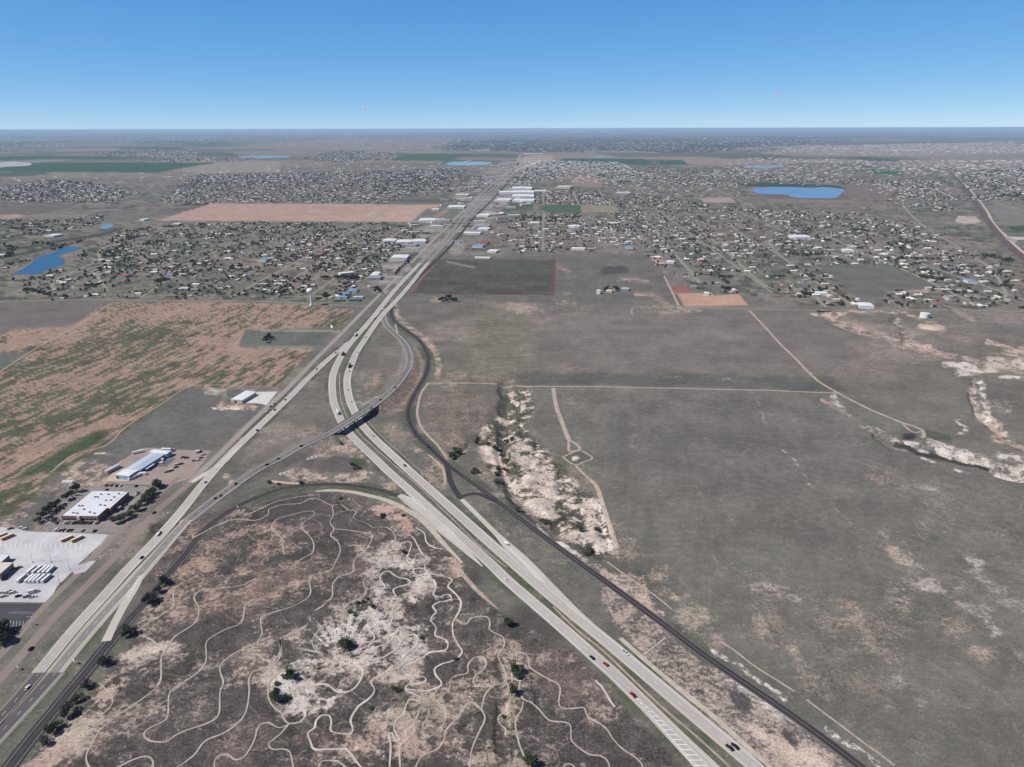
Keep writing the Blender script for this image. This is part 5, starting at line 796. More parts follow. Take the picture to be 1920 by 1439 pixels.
# ------------------------------------------------------------------ lots
PCL = mottled('depot_concrete', (.55, .545, .555), (.41, .41, .43), .03); PK = mottled('pinkish_yard_gravel', (.33, .265, .235), (.28, .225, .20), .06); PA = mottled('faded_parking_asphalt', (.22, .20, .195), (.27, .235, .22), .05)
sheet('parking_lot', T('A', -400, 430, 0, 435, 150, 447, 200, 467, 830, 490, 790, 530, 590, 712, 600, 745, 540, 770, 430, 880, 405, 925, 360, 1000, 0, 998, -400, 990), PCL, .08)
sheet('parking_lot', T('A', -400, 1008, 0, 1010, 330, 1012, 290, 1080, 130, 1230, 60, 1250, -400, 1230), mottled('dark_parking_asphalt', (.05, .05, .06), (.065, .062, .07), .04), .10)
sheet('parking_lot', T('N', 190, 945, 215, 880, 60, 870, 340, 620, 590, 490, 900, 480, 1140, 490, 1180, 520, 1090, 620, 1010, 690, 860, 830, 880, 900, 860, 950, 740, 960, 200, 948), PA, .06)
sheet('parking_lot', T('N', 735, 440, 790, 370, 900, 240, 1030, 140, 1130, 105, 1300, 115, 1500, 130, 1790, 135, 1680, 300, 1590, 410, 1400, 470, 1200, 480, 900, 470), PK, .05)
sheet('parking_lot', T('N', 730, 440, 800, 365, 850, 345, 1000, 400, 950, 440), mottled('ochre_gravel', (.48, .42, .30), (.42, .35, .26), .1), .09)
sheet('parking_lot', T('F', 1815, 228, 1890, 150, 1919, 140, 2080, 138, 2000, 240, 1919, 225), mottled('hangar_apron', (.52, .51, .50), (.6, .58, .55), .05), .06)
sheet('parking_lot', T('M', 1010, 690, 1120, 620, 1400, 285, 1480, 300, 1240, 560, 1120, 680), PK, .11)
sheet('driveway', T('A', 585, 725, 620, 715, 680, 690, 720, 690, 640, 770, 560, 790, 545, 768, 600, 750), PCL, .16)
# stall lines of the depot
def stalls(c, row, n, dv, m=LINEW, z=.12, wd_=.18):
    """painted stall lines: starts between two traced points, each running along dv"""
    b = MB()
    for j in range(n):
        t = j/(n-1); u0 = row[0]+(row[2]-row[0])*t; v0 = row[1]+(row[3]-row[1])*t
        p0 = np.array(G(*T(c, u0, v0)[0])); p1 = np.array(G(*T(c, u0+dv[0], v0+dv[1])[0])); d = (p1-p0)/np.linalg.norm(p1-p0); nn_ = np.array([-d[1], d[0]])*wd_/2
        b.add([(*(p0-nn_), z), (*(p1-nn_), z), (*(p1+nn_), z), (*(p0+nn_), z)], [(0, 1, 2, 3)])
    new('stall_marking', b.mesh('stall_marking', [m]), kind='structure')
stalls('M', (-60, 450, 1030, 480), 18, (12, -68), wd_=.5); stalls('M', (130, 300, 700, 325), 12, (80, -38)); stalls('M', (130, 350, 780, 375), 12, (50, -24)); stalls('M', (60, 600, 900, 600), 18, (90, -70)); stalls('A', (0, 1180, 170, 1180), 8, (6, -40)); stalls('A', (60, 1085, 240, 1090), 9, (20, -20)); stalls('M', (740, 250, 1240, 262), 18, (10, -40), wd_=.12)
stalls('M', (320, 890, 640, 900), 10, (60, -90), wd_=.12)
# ------------------------------------------------------------------ buildings
def frame(c, fl, fr, bl, h):
    """rectangle in plan from three traced roof corners: front left, front right, back left"""
    a = np.array(G(*T(c, *fl)[0], h)); b = np.array(G(*T(c, *fr)[0], h)); d = np.array(G(*T(c, *bl)[0], h)); ex = b-a; L = np.linalg.norm(ex); ex /= L; ey = np.array([-ex[1], ex[0]]); W_ = float((d-a)@ey)
    return a, float(L), W_, atan2(ex[1], ex[0])
WHR = dirty('white_membrane_roof', (.66, .68, .71), (.58, .60, .64), .05); BRICK = dirty('red_brick_wall', (.26, .12, .09), (.30, .15, .11), .5); LIME = cm('cream_stone_band', (.55, .49, .40), .8); DARKW = cm('shaded_grey_wall', (.18, .16, .15), .8); WG = cm('window_glass', (.03, .035, .045), .15)  # depot walls share one even dark grey
an_n = rad(90-3.6)
a, L_, W_, an = frame('N', (290, 785), (655, 790), (610, 535), 7); t = thing('warehouse', *a, 0, an, 'white flat-roofed brick-fronted warehouse ringed by parked cars', 'warehouse')
b = MB(); b.box(0, L_, 0, W_, -.2, 6.4, 0); b.box(L_, L_+3.5, 17, W_-1, -.2, 6.0, 0); new('wall', b.mesh('warehouse_wall', [BRICK]), parent=t)
b = MB(); b.box(.3, L_-.3, .3, W_-.3, 6.41, 6.6, 0); b.box(L_, L_+3.3, 17.2, W_-1.2, 6.01, 6.55, 0); rf = new('roof', b.mesh('warehouse_roof', [WHR]), parent=t)
b = MB(); b.box(-.1, L_+.1, -.12, .15, 6.4, 7.1, 0); b.box(-.1, .2, .15, W_+.1, 6.4, 7.0, 0); b.box(L_-.2, L_+.1, .15, 17, 6.4, 7.0, 0); b.box(L_+3.3, L_+3.6, 17, W_-.8, 6.0, 6.9, 0); b.box(-.1, L_+.1, W_-.1, W_+.15, 6.4, 7.0, 0); new('parapet', b.mesh('warehouse_parapet', [cm('pale_coping', (.42, .33, .30), .7)]), parent=t)
b = MB(); b.box(-.2, L_*.44, -.2, -.003, 0, 1.7); b.box(L_*.52, L_+.2, -.2, -.003, 0, 1.7); new('stone_base', b.mesh('stone_base', [LIME]), parent=t)
b = MB(); b.box(L_*.44, L_*.52, -1.6, -.003, 0, 6.9); b.box(L_*.46, L_*.50, -1.75, -1.603, .3, 3.2, 1); new('entrance', b.mesh('entrance', [LIME, WG]), parent=t)
for k_ in range(9):
    if k_ == 4: continue
    b = MB(); x0 = 1.2+k_*(L_-2)/9; b.box(x0, x0+2.7, -.16, -.004, 2.1, 3.9); new('window', b.mesh('warehouse_window', [WG]), parent=t)
for k_, (u, v) in enumerate([(630, 598), (655, 598), (690, 572), (765, 573), (820, 600), (868, 567), (738, 632), (787, 630), (683, 678), (727, 683), (470, 687), (503, 687), (520, 722), (412, 757), (452, 762), (577, 750), (623, 762)]):
    p_ = np.array(G(*T('N', u, v)[0], 7)); o = new('roof_vent_unit', (lambda q: (q.box(-.9, .9, -.7, .7, 0, 1.1), q.mesh('roof_unit', [cm('roof_unit_grey', (.16, .16, .17), .6)]))[1])(MB()), parent=rf)
    ca, sa = cos(-an), sin(-an); dx, dy = p_-a; o.location = (dx*ca-dy*sa, dx*sa+dy*ca, 6.6)
# low annex canopies on its east side
x, y = G(*T('N', 760, 735)[0]); t = thing('canopy', x, y, 0, an, 'small grey entrance canopy on the dark side of the brick warehouse', 'canopy')
b = MB(); b.box(0, 13, 0, 4.5, 3.0, 3.4); new('roof', b.mesh('canopy_roof', [cm('canopy_metal', (.25, .25, .26), .5)]), parent=t); pm = MB(); pm.cyl(0, 0, 0, 3.0, .15, n=8); pmm = pm.mesh('post', [cm('canopy_metal', (.25, .25, .26), .5)])
for px_ in (.5, 6, 12): q = new('post', pmm, parent=t); q.location = (px_, .5, 0)
# blue metal building in three roof bays
BLW = cm('light_blue_steel', (.27, .40, .50), .5); BLR = dirty('pale_blue_roof', (.38, .46, .56), (.46, .52, .60), .06); WHM = dirty('white_steel_roof', (.68, .69, .70), (.60, .61, .62), .08)
a, L_, W_, an = frame('N', (832, 370), (970, 385), (1110, 105), 6); L_ *= .98; t = thing('metal_building', *a, 0, an, 'long light blue metal building with white roof at both ends', 'building')
W1 = W_*.22; W2 = W_*.86
b = MB(); b.box(0, L_, 0, W1, -.2, 5.2, 0); b.box(.6, L_+1.0, W1, W2, -.2, 5.0, 0); b.box(-2, L_+4, W2, W_, -.2, 5.6, 0); new('wall', b.mesh('blue_wall', [BLW]), parent=t)
b = MB(); b.gable(0, L_, 0, W1, 5.21, 5.9, 0, 0, .3); new('roof', b.mesh('roof_bay', [WHM]), parent=t)
b = MB(); b.add([(.3, W1+.3, 5.01), (L_+1.3, W1+.3, 5.01), (L_+1.3, W2-.3, 5.01), (.3, W2-.3, 5.01), (L_/2+.8, W1+.3, 6.4), (L_/2+.8, W2-.3, 6.4)], [(0, 4, 5, 3), (4, 1, 2, 5), (0, 1, 4), (2, 3, 5)]); b.box(L_+1.0, L_+5, W1+8, W1+22, 3.0, 3.3); new('roof', b.mesh('roof_bay_blue', [BLR]), parent=t)
b = MB(); b.gable(-2, L_+4, W2, W_, 5.61, 6.4, 0, 0, .3); new('roof', b.mesh('roof_bay_back', [WHM]), parent=t)
b = MB(); b.box(1.0, 4.2, -.05, -.004, 0, 3.6); new('door', b.mesh('roller_door', [cm('dark_roller_door', (.06, .07, .08), .5)]), parent=t)
for j in range(4): b = MB(); b.box(L_+1.004, L_+1.06, W1+2+j*2, W1+3.6+j*2, 0, 3.0); new('door', b.mesh('bay_door', [cm('dark_roller_door', (.06, .07, .08), .5)]), parent=t)
def shed(c, fl, fr, bl, h, roofm, wallm, label, name='shed', cat='shed', group=None, rise=.9, door=True, flat=False):
    a, L_, W_, an = frame(c, fl, fr, bl, h); W_ = min(max(abs(W_), 4), L_*1.15) if c not in 'FMN' else max(abs(W_), 3); t = thing(name, *a, float(height(*a)[0]), an, label, cat, group)
    b = MB(); b.box(0, L_, 0, W_, -.3, h-.01); new('wall', b.mesh(name+'_wall', [wallm]), parent=t); b = MB()
    if flat: b.box(-.15, L_+.15, -.15, W_+.15, h, h+.35)
    elif W_ > L_: b.add([(-.3, -.3, h), (L_+.3, -.3, h), (L_+.3, W_+.3, h), (-.3, W_+.3, h), (L_/2, -.3, h+rise), (L_/2, W_+.3, h+rise)], [(0, 4, 5, 3), (4, 1, 2, 5), (0, 1, 4), (2, 3, 5), (3, 2, 1, 0)])
    else: b.gable(0, L_, 0, W_, h, h+rise, 0, 0, .3)
    new('roof', b.mesh(name+'_roof', [roofm]), parent=t)
    if door: b = MB(); b.box(L_*.3, L_*.55, -.08, -.004, 0, min(3.4, h*.7)); new('door', b.mesh(name+'_door', [cm('dark_roller_door', (.06, .07, .08), .5)]), parent=t)
    return t
CRM = cm('cream_steel_wall', (.52, .46, .38), .6); WHW = cm('white_steel_wall', (.62, .62, .61), .6); GRW = cm('grey_steel_wall', (.3, .3, .3), .6); GRN = cm('green_steel', (.10, .20, .15), .5); BLU = dirty('blue_steel_roof', (.14, .24, .36), (.22, .32, .42), .1); REDR = cm('red_roof', (.33, .09, .07), .7)
shed('F', (1730, 197), (1813, 205), (1805, 130), 5, WHM, CRM, 'white-roofed hangar on a pale apron beside the west frontage road', 'hangar', 'hangar')
shed('N', (722, 335), (748, 340), (828, 262), 4, WHM, CRM, 'narrow long white-roofed shed left of the blue building')
shed('N', (1292, 118), (1385, 120), (1300, 108), 4, WHM, BLW, 'small white-roofed shed behind the blue metal building')
shed('M', (-260, 800), (0, 800), (-60, 655), 6, dirty('tan_flat_roof', (.62, .58, .50), (.56, .52, .46), .1), DARKW, 'flat tan-roofed depot building cut by the left edge of the photo', 'depot_building', 'building', flat=True)
shed('M', (-200, 650), (15, 648), (-80, 560), 5, WHR, DARKW, 'white-roofed depot building above the tan-roofed one at the left edge', 'depot_building', 'building', flat=True)
for q, lb in (((580, 1052), (655, 1052), (585, 1043)), 'dark green storage shed, leftmost by the brown yard'), (((697, 1050), (735, 1050), (700, 1040)), 'dark green storage shed left one of the right pair'), (((738, 1050), (780, 1050), (742, 1040)), 'dark green storage shed right one of the right pair'):
    shed('I', *q, 3.5, GRN, cm('dark_green_wall', (.05, .12, .09), .6), lb, 'storage_shed', 'shed', 'storage sheds below the subdivision')
for q, lb in (((612, 1033), (678, 1033), (622, 1017)), 'blue-roofed storage row second from the bottom'), (((636, 1010), (692, 1010), (642, 992)), 'blue-roofed storage row third from the bottom'), (((676, 985), (752, 985), (690, 960)), 'largest blue-roofed storage row, topmost'), (((728, 1032), (800, 1030), (735, 1022)), 'long blue-roofed storage row right of the others'):
    shed('I', *q, 4, BLU if 'right' not in lb else BLR, WHW, lb, 'storage_shed', 'shed', 'storage sheds below the subdivision')
FARB = [('I', (833, 888), (930, 888), (850, 862), 6, 'grey', 'grey-roofed shop hall with white walls beside the near yard'), ('I', (832, 950), (855, 950), (838, 935), 4, 'white', 'small white shed right of the storage rows'), ('I', (1010, 735), (1130, 735), (1030, 708), 7, 'white', 'white-roofed hall left of the highway below the equipment yard'), ('I', (945, 608), (1040, 608), (975, 575), 8, 'white', 'largest white-roofed hall of the equipment yard'), ('I', (1045, 618), (1160, 618), (1075, 598), 6, 'white', 'white-roofed hall joined right of the largest one'),
        ('I', (1170, 612), (1270, 612), (1190, 590), 7, 'white', 'white hall of the equipment yard nearest the highway'), ('I', (1090, 640), (1200, 642), (1100, 628), 5, 'grey', 'grey hall below the white equipment halls'), ('I', (1215, 455), (1340, 455), (1240, 435), 8, 'white', 'white sheds below the far pink field by the highway'), ('I', (1350, 458), (1450, 458), (1370, 442), 7, 'grey', 'grey hall just left of the first overpass'), ('I', (1315, 372), (1370, 372), (1320, 362), 7, 'white', 'white shed at the corner of the pink field'),
        ('I', (1435, 355), (1560, 355), (1450, 340), 8, 'white', 'row of white halls left of the highway above the overpass'), ('I', (1492, 264), (1590, 264), (1500, 246), 10, 'cream', 'cream hall left of the second overpass'), ('I', (1625, 500), (1740, 502), (1640, 480), 9, 'grey', 'grey-roofed hall right of the highway below the overpass'), ('I', (1660, 518), (1740, 520), (1665, 505), 6, 'white', 'white hall in front of the grey-roofed one'), ('I', (1555, 548), (1680, 550), (1565, 538), 6, 'white', 'long white shed at the roadside lot right of the highway'),
        ('I', (1650, 415), (1740, 418), (1670, 400), 7, 'white', 'white shop above the overpass right of the highway'), ('I', (1730, 685), (1800, 688), (1740, 660), 5, 'white', 'white shed at the upper edge of the green square field'), ('I', (1640, 732), (1755, 735), (1645, 725), 3.5, 'white', 'long white barn on the green square field\'s upper edge'), ('I', (1490, 612), (1530, 612), (1495, 600), 5, 'blue', 'blue-roofed shop right of the highway'), ('I', (1620, 645), (1700, 647), (1630, 628), 6, 'blue', 'pale blue-roofed shop beside the red one'), ('I', (1650, 625), (1730, 627), (1655, 610), 5, 'red', 'red-roofed shop in the row right of the highway'),
        ('I', (1820, 245), (1940, 245), (1840, 222), 11, 'white', 'white big-box hall right of the second overpass'), ('I', (1790, 300), (1900, 302), (1800, 280), 9, 'white', 'white warehouse row below the big-box hall'), ('J', (0, 215), (150, 215), (0, 195), 12, 'white', 'wide white warehouse of the business park'), ('J', (0, 245), (165, 245), (0, 228), 11, 'white', 'second white warehouse row of the business park'), ('J', (0, 275), (165, 275), (0, 258), 11, 'white', 'third white warehouse row of the business park'), ('J', (0, 305), (160, 307), (0, 290), 10, 'white', 'lowest white warehouse of the business park'),
        ('J', (170, 235), (260, 235), (175, 215), 10, 'white', 'white hall right of the business park rows'), ('J', (330, 202), (435, 204), (335, 187), 12, 'cream', 'long cream hall beyond the mobile home rows'), ('J', (775, 250), (885, 252), (780, 236), 8, 'pink', 'pinkish hall in the middle of the settlement'), ('J', (445, 665), (545, 667), (450, 655), 6, 'white', 'long white hall above the dark grass field'), ('J', (850, 655), (910, 657), (860, 640), 5, 'blue', 'pale blue-roofed shop at the end of a street'), ('J', (720, 475), (790, 477), (725, 460), 6, 'cream', 'cream hall at the top of a side street'),
        ('J', (135, 475), (205, 475), (140, 460), 6, 'white', 'white hall at the top left of the settlement streets'), ('J', (235, 520), (275, 520), (240, 500), 7, 'white', 'white hall with a dark side left of the dark trees'), ('J', (430, 500), (510, 500), (440, 488), 6, 'white', 'long white hall below the tree rows'), ('K', (195, 580), (325, 580), (200, 562), 8, 'white', 'very long white hall alone in the right settlement'), ('K', (570, 680), (650, 682), (575, 662), 7, 'white', 'white shop with a pale lot in the right settlement'), ('K', (340, 1000), (450, 1003), (345, 985), 5, 'white', 'long white shed by the pink yard at right'),
        ('K', (690, 1095), (800, 1100), (695, 1070), 6, 'white', 'white hall with a pink yard at the section road'), ('K', (1868, 600), (2010, 602), (1878, 570), 10, 'tan', 'large white and dark hall at the right edge of the photo'), ('K', (1500, 910), (1575, 912), (1515, 888), 6, 'blue', 'bright blue-roofed hall in the right settlement'), ('K', (730, 358), (765, 358), (735, 342), 7, 'red', 'red-roofed building below the right lake'), ('K', (1255, 1083), (1310, 1085), (1262, 1063), 5, 'red', 'red-roofed house above the white water tank'),
        ('J', (632, 982), (662, 984), (640, 945), 8, 'white', 'rounded white hangar standing in the grey pasture'), ('J', (705, 985), (750, 987), (710, 975), 4, 'cream', 'low cream barn right of the rounded white hangar'), ('J', (822, 970), (876, 972), (828, 945), 5, 'green', 'pale green barn, rightmost of the pasture farm'), ('J', (768, 968), (795, 968), (770, 952), 5, 'white', 'small white house between trees of the pasture farm'), ('J', (1155, 765), (1215, 768), (1165, 745), 5, 'white', 'white-roofed barns with dark shade left of the olive road'), ('J', (1440, 1000), (1480, 1002), (1445, 980), 5, 'white', 'white shed at the corner of the orange field'), ('J', (1340, 950), (1385, 952), (1345, 930), 5, 'grey', 'grey barn above the orange field'),
        ('H', (330, 168), (400, 170), (345, 150), 6, 'white', 'white barn pair on the plain above the blue pond'), ('H', (1290, 80), (1340, 80), (1295, 62), 6, 'white', 'white barn at the corner of the pink field'), ('V', (1045, 765), (1080, 767), (1050, 750), 6, 'white', 'white house alone left of the pink field'), ('H', (880, 470), (940, 472), (890, 445), 6, 'red', 'dark red-roofed barn in the left subdivision'), ('I', (450, 695), (500, 697), (455, 672), 6, 'red', 'rusty red barn in the middle of the subdivision'), ('I', (10, 748), (75, 750), (15, 735), 5, 'blue', 'deep blue-roofed shed in the subdivision'), ('J', (1380, 765), (1425, 767), (1385, 745), 5, 'red', 'dark red barn in the settlement right of the olive road')]
RM = dict(white=WHM, grey=dirty('grey_steel_roof', (.24, .25, .28), (.3, .3, .33), .1), cream=dirty('cream_roof', (.60, .55, .46), (.55, .5, .43), .1), blue=BLU, red=REDR, pink=dirty('pinkish_roof', (.48, .38, .36), (.55, .45, .42), .1), tan=dirty('tan_roof', (.45, .4, .33), (.5, .45, .4), .1), green=dirty('pale_green_roof', (.36, .45, .38), (.4, .48, .42), .1))
for c, fl, fr, bl, h, col, lab in FARB: shed(c, fl, fr, bl, h, RM[col], WHW if col in ('white', 'blue') else (GRW if col != 'cream' else CRM), lab, 'hall' if h > 5 else 'barn', 'building', None, 1.0, False)
# fence of the storage yard, tower and tank
x, y = G(584, 573); t = thing('water_tower', x, y, 0, 0, 'white water tower with a bulb on a slim flared stem', 'water tower')
WT = cm('white_tower_paint', (.74, .74, .73), .45); b = MB(); b.lathe([(4.6, 0), (3.4, 2), (2.2, 5), (1.7, 10), (1.6, 22), (1.9, 26), (3.0, 28.5)], 24); new('stem', b.mesh('tower_stem', [WT], True), parent=t)
b = MB(); b.lathe([(3.0, 28.5), (5.6, 29.6), (7.4, 31.6), (8.0, 34), (7.2, 36.4), (5.2, 38.2), (2.6, 39.1), (.01, 39.3)], 28); new('tank', b.mesh('tower_tank', [WT], True), parent=t)
b = MB(); b.box(-.8, .8, -4.62, -3.4, 0, 2.6); new('door', b.mesh('tower_door', [cm('tower_door', (.3, .3, .3))]), parent=t); b = MB(); b.cyl(0, 0, 39.2, 40.6, .5); new('vent', b.mesh('tower_vent', [WT]), parent=t)
x, y = G(1733.5, 595.5); t = thing('water_tank', x, y, 0, 0, 'squat white cylindrical water tank standing on the right plain', 'water tank')
b = MB(); b.lathe([(9.6, -.2), (9.6, 9.0)], 40); new('wall', b.mesh('tank_wall', [dirty('white_tank_paint', (.72, .72, .70), (.62, .62, .60), .2)], True), parent=t); b = MB(); b.lathe([(9.7, 9.0), (9.7, 9.3), (5, 10.1), (.01, 10.5)], 40); new('roof', b.mesh('tank_roof', [dirty('tank_roof_paint', (.62, .63, .63), (.55, .56, .56), .2)], False), parent=t)
b = MB(); b.box(-.4, .4, -9.9, -9.62, 0, 9.2); new('ladder', b.mesh('tank_ladder', [cm('galvanised_rail', (.5, .5, .5))]), parent=t)
x, y = G(*T('L', 1228, 222)[0]); b = MB(); b.lathe([(22, -.3), (17, 1.5), (11, 3.2), (5, 4.6), (.01, 5.1)], 22); o = new('dirt_mound', b.mesh('dirt_mound', [dirty('pink_soil_pile', (.48, .38, .31), (.54, .44, .37), .1)], True), 'pale pink soil mound below the water tank', 'mound'); o.location = (x, y, 0); o.scale = (1, .8, 1)
# electrical box like things near the ramp
for c, a, b_, lab in (('G', 418, 1275, 'pale concrete slab pad beside the lower ramp'), ('D', 215, 32, 'pair of concrete inlet pads below the lower ramp')):
    x, y = G(*T(c, a, b_)[0]); b = MB(); b.box(-6, 6, -3.5, 3.5, 0, .35); b.box(-4.5, -.5, -2.4, 2.4, .35, .36, 1); b.box(.8, 4.8, -2.4, 2.4, .35, .36, 1); o = new('concrete_pad', b.mesh('concrete_pad', [cm('pad_concrete', (.5, .5, .46)), cm('pad_grate', (.2, .2, .19))]), lab, 'pad'); o.location = (x, y, 0); o.rotation_euler = (0, 0, .5)
# ------------------------------------------------------------------ buses and parked vehicles
def bus(c, u0, v0, u1, v1, col, label, group):
    p0 = np.array(G(*T(c, u0, v0)[0], 3)); p1 = np.array(G(*T(c, u1, v1)[0], 3)); m_ = (p0+p1)/2; an = atan2(*(p1-p0)[::-1]); L_ = 11.5
    t = thing('bus', *m_, .1, an, label, 'bus', group); key = 'bus_'+col
    if key not in CARS:
        b = MB(); b.box(-L_/2, L_/2-.9, -1.22, 1.22, .55, 2.95); b.box(L_/2-.9, L_/2, -1.1, 1.1, .55, 1.6); bd = b.mesh(key, [cm('bus_paint_'+col, dict(yellow=(.62, .29, .03), white=(.55, .56, .57))[col], .4)])
        b = MB(); b.box(-L_/2-.01, L_/2-.95, -1.1, 1.1, 2.953, 3.12, 0, .1, .15); rf_ = b.mesh(key+'_roof', [cm('bus_roof_white', (.78, .78, .78), .4)])
        b = MB(); b.box(-L_/2+.6, L_/2-1.4, -1.24, 1.24, 1.75, 2.45); b.box(L_/2-.92, L_/2-.88, -1, 1, 1.7, 2.6); wn = b.mesh(key+'_window', [GLASS]); b = MB(); b.cyl(0, 0, -.15, .15, .5, n=12, ax='y'); CARS[key] = (bd, rf_, wn, b.mesh('bus_wheel', [TYRE]))
    bd, rf_, wn, wm = CARS[key]; new('body', bd, parent=t); new('roof', rf_, parent=t); new('window', wn, parent=t)
    for wx in (-3.4, 3.6):
        for sy in (-1.05, 1.05): q = new('wheel', wm, parent=t); q.location = (wx, sy, .5)
for j, q in enumerate([(-40, 310, 50, 275), (20, 335, 165, 275), (790, 355, 925, 300), (925, 360, 1055, 300)]):
    bus('M', *q, 'yellow', ['yellow school bus with white roof cut by the left edge', 'yellow school bus with white roof, second from the left edge', 'yellow school bus left one of the pair near the lot corner', 'yellow school bus right one of the pair near the lot corner'][j], 'yellow school buses')
for j, (p_, q_) in enumerate([(51, 66.5), (61, 77), (72, 87), (80, 93.5), (88, 100)]): bus('Z', p_, 1072, q_, 1060, 'white', 'white bus, %s from the left in the upper row of the depot' % ORD[j], 'white buses in two rows')
for j, (p_, q_) in enumerate([(33, 47), (48, 62), (55, 68.5), (62, 75), (70, 84), (79, 94)]): bus('Z', p_, 1088, q_, 1076, 'white', 'white bus, %s from the left in the lower row of the depot' % ORD[j], 'white buses in two rows')
def parked(c, u, v, kd, col, an, label, group): x, y = G(*T(c, u, v)[0], .8); car(kd, col, x, y, .11, an, label, group, True)
for j in range(4): parked('M', 8+j*34, 1025, 'van', 'white', 1.0, 'white van, %s from the left below the buses' % ORD[j], 'vehicles in the bus depot')
for u, v, kd, col, lab in ((165, 1040, 'van', 'white', 'white van standing apart right of the van row'), (435, 1030, 'truck', 'white', 'white box truck near the depot corner'), (235, 1082, 'suv', 'black', 'black car on the pale depot concrete'), (345, 1088, 'pickup', 'grey', 'grey pickup right of the black car in the depot'), (420, 1092, 'pickup', 'white', 'white pickup nearest the depot gate'), (50, 1085, 'pickup', 'silver', 'silver pickup near the left edge of the depot'), (85, 845, 'suv', 'grey', 'grey car in the shade right of the tan depot roof'), (60, 870, 'sedan', 'black', 'black car below the grey one by the tan depot roof'), (240, 715, 'pickup', 'grey', 'grey pickup above the tan roof corner'), (135, 215, 'pickup', 'black', 'black pickup at the top edge of the depot'), (285, 205, 'van', 'white', 'white van left at the top edge of the depot'), (330, 220, 'van', 'white', 'white van right at the top edge of the depot')):
    parked('M', u, v, kd, col, .5, lab, 'vehicles in the bus depot')
PC = ['black', 'white', 'grey', 'silver', 'blue', 'maroon']
for j in range(15):
    col = ['white', 'white', 'silver', 'grey', 'silver', 'black', 'black', 'black', 'grey', 'black', 'black', 'grey', 'black', 'white', 'grey'][j]; parked('M', 790+j*33, 140, ['suv', 'sedan', 'pickup'][j % 3], col, 1.5, '%s %s, %s from the left against the brick front' % (col, ['car', 'car', 'pickup'][j % 3], ORD[j]), 'cars parked along the brick front')
for u, v, col, kd, lab in ((730, 232, 'white', 'van', 'white van leftmost of the loose row'), (765, 235, 'silver', 'suv', 'silver car second of the loose row'), (825, 232, 'black', 'suv', 'black car third of the loose row'), (862, 237, 'white', 'sedan', 'white car left of the two red ones'), (885, 236, 'maroon', 'suv', 'dark red car left one of two'), (915, 234, 'maroon', 'sedan', 'dark red car right one of two'), (1062, 238, 'silver', 'suv', 'silver car with dark glass alone mid-row'), (1218, 243, 'black', 'suv', 'black car rightmost of the loose row'), (1415, 78, 'red', 'suv', 'red car beside the lawn at the warehouse corner')):
    parked('M', u, v, kd, col, 1.35, lab+' below the warehouse', 'cars in the warehouse lot')
for j, (u, v) in enumerate([(130, 835), (155, 830), (205, 770), (230, 762), (255, 738), (300, 715), (325, 690), (350, 660), (400, 625), (435, 600), (470, 580)]):
    col = ['white', 'grey', 'white', 'silver', 'black', 'black', 'grey', 'white', 'grey', 'white', 'silver'][j]; parked('N', u, v, ['suv', 'pickup', 'van'][j % 3], col, .1, '%s vehicle, %s from the bottom along the dark tree row' % (col, ORD[j]), 'cars beside the tree row')
for u, v, col, lab in ((745, 480, 'maroon', 'dark red car leftmost behind the warehouse'), (792, 480, 'grey', 'grey car second behind the warehouse'), (850, 485, 'black', 'black car third behind the warehouse'), (885, 484, 'white', 'white car fourth behind the warehouse'), (1043, 487, 'black', 'black car rightmost behind the warehouse'), (935, 675, 'grey', 'grey car on the lot right of the warehouse'), (1045, 572, 'white', 'white car beside the round shrub of the warehouse lot'), (745, 525, 'grey', 'grey car against the back wall of the warehouse')):
    parked('N', u, v, 'suv', col, 1.5, lab, 'cars in the warehouse lot')
for u, v, kd, col, lab in ((1350, 347, 'pickup', 'grey', 'grey pickup in the middle of the gravel yard'), (1375, 340, 'pickup', 'black', 'black pickup behind the grey one in the yard'), (1395, 330, 'van', 'white', 'white van behind the two pickups in the yard'), (1440, 300, 'pickup', 'black', 'black pickup at the left of the yard cluster'), (1450, 275, 'van', 'white', 'white van of the yard cluster'), (1480, 270, 'suv', 'grey', 'grey car of the yard cluster'), (1495, 265, 'suv', 'black', 'black car of the yard cluster'), (1510, 200, 'pickup', 'black', 'black pickup high in the yard'), (1545, 205, 'pickup', 'black', 'black pickup right of the other high in the yard'),
      (1670, 150, 'truck', 'red', 'red truck at the top right of the yard'), (1715, 175, 'van', 'white', 'white van at the yard edge near the highway'), (1690, 205, 'suv', 'black', 'black car below the white van at the yard edge'), (1665, 230, 'van', 'white', 'lower white van at the yard edge'), (1620, 235, 'suv', 'grey', 'grey car at the lower yard edge'), (1150, 290, 'pickup', 'maroon', 'dark red pickup against the blue building'), (1130, 265, 'suv', 'white', 'white car against the blue building'), (1090, 335, 'sedan', 'grey', 'grey car under the eaves of the blue building'), (1330, 165, 'truck', 'white', 'white truck right of the back bay'), (1320, 190, 'suv', 'grey', 'grey car below the white truck at the back bay'), (1415, 130, 'van', 'white', 'white van behind the blue building')):
    parked('N', u, v, kd, col, .6, lab, 'vehicles in the gravel yard')
def trailer_home(c, u, v, an, L_, label, h=3.2, wd_=3, col=(.72, .72, .7)):
    x, y = G(*T(c, u, v)[0]); t = thing('trailer', x, y, 0.05, an, label, 'trailer'); b = MB(); b.box(-L_/2, L_/2, -wd_/2, wd_/2, .6, h, 0, .1, .1); new('body', b.mesh('trailer_body', [cm('trailer_shell_%d' % int(col[0]*100), col, .5)]), parent=t)
    b = MB(); b.cyl(0, 0, -.12, .12, .4, n=10, ax='y'); wm = b.mesh('small_wheel', [TYRE])
    for sx in (-.25, .1):
        for sy in (-1, 1): q = new('wheel', wm, parent=t); q.location = (sx*L_, sy*(wd_/2-.1), .4)
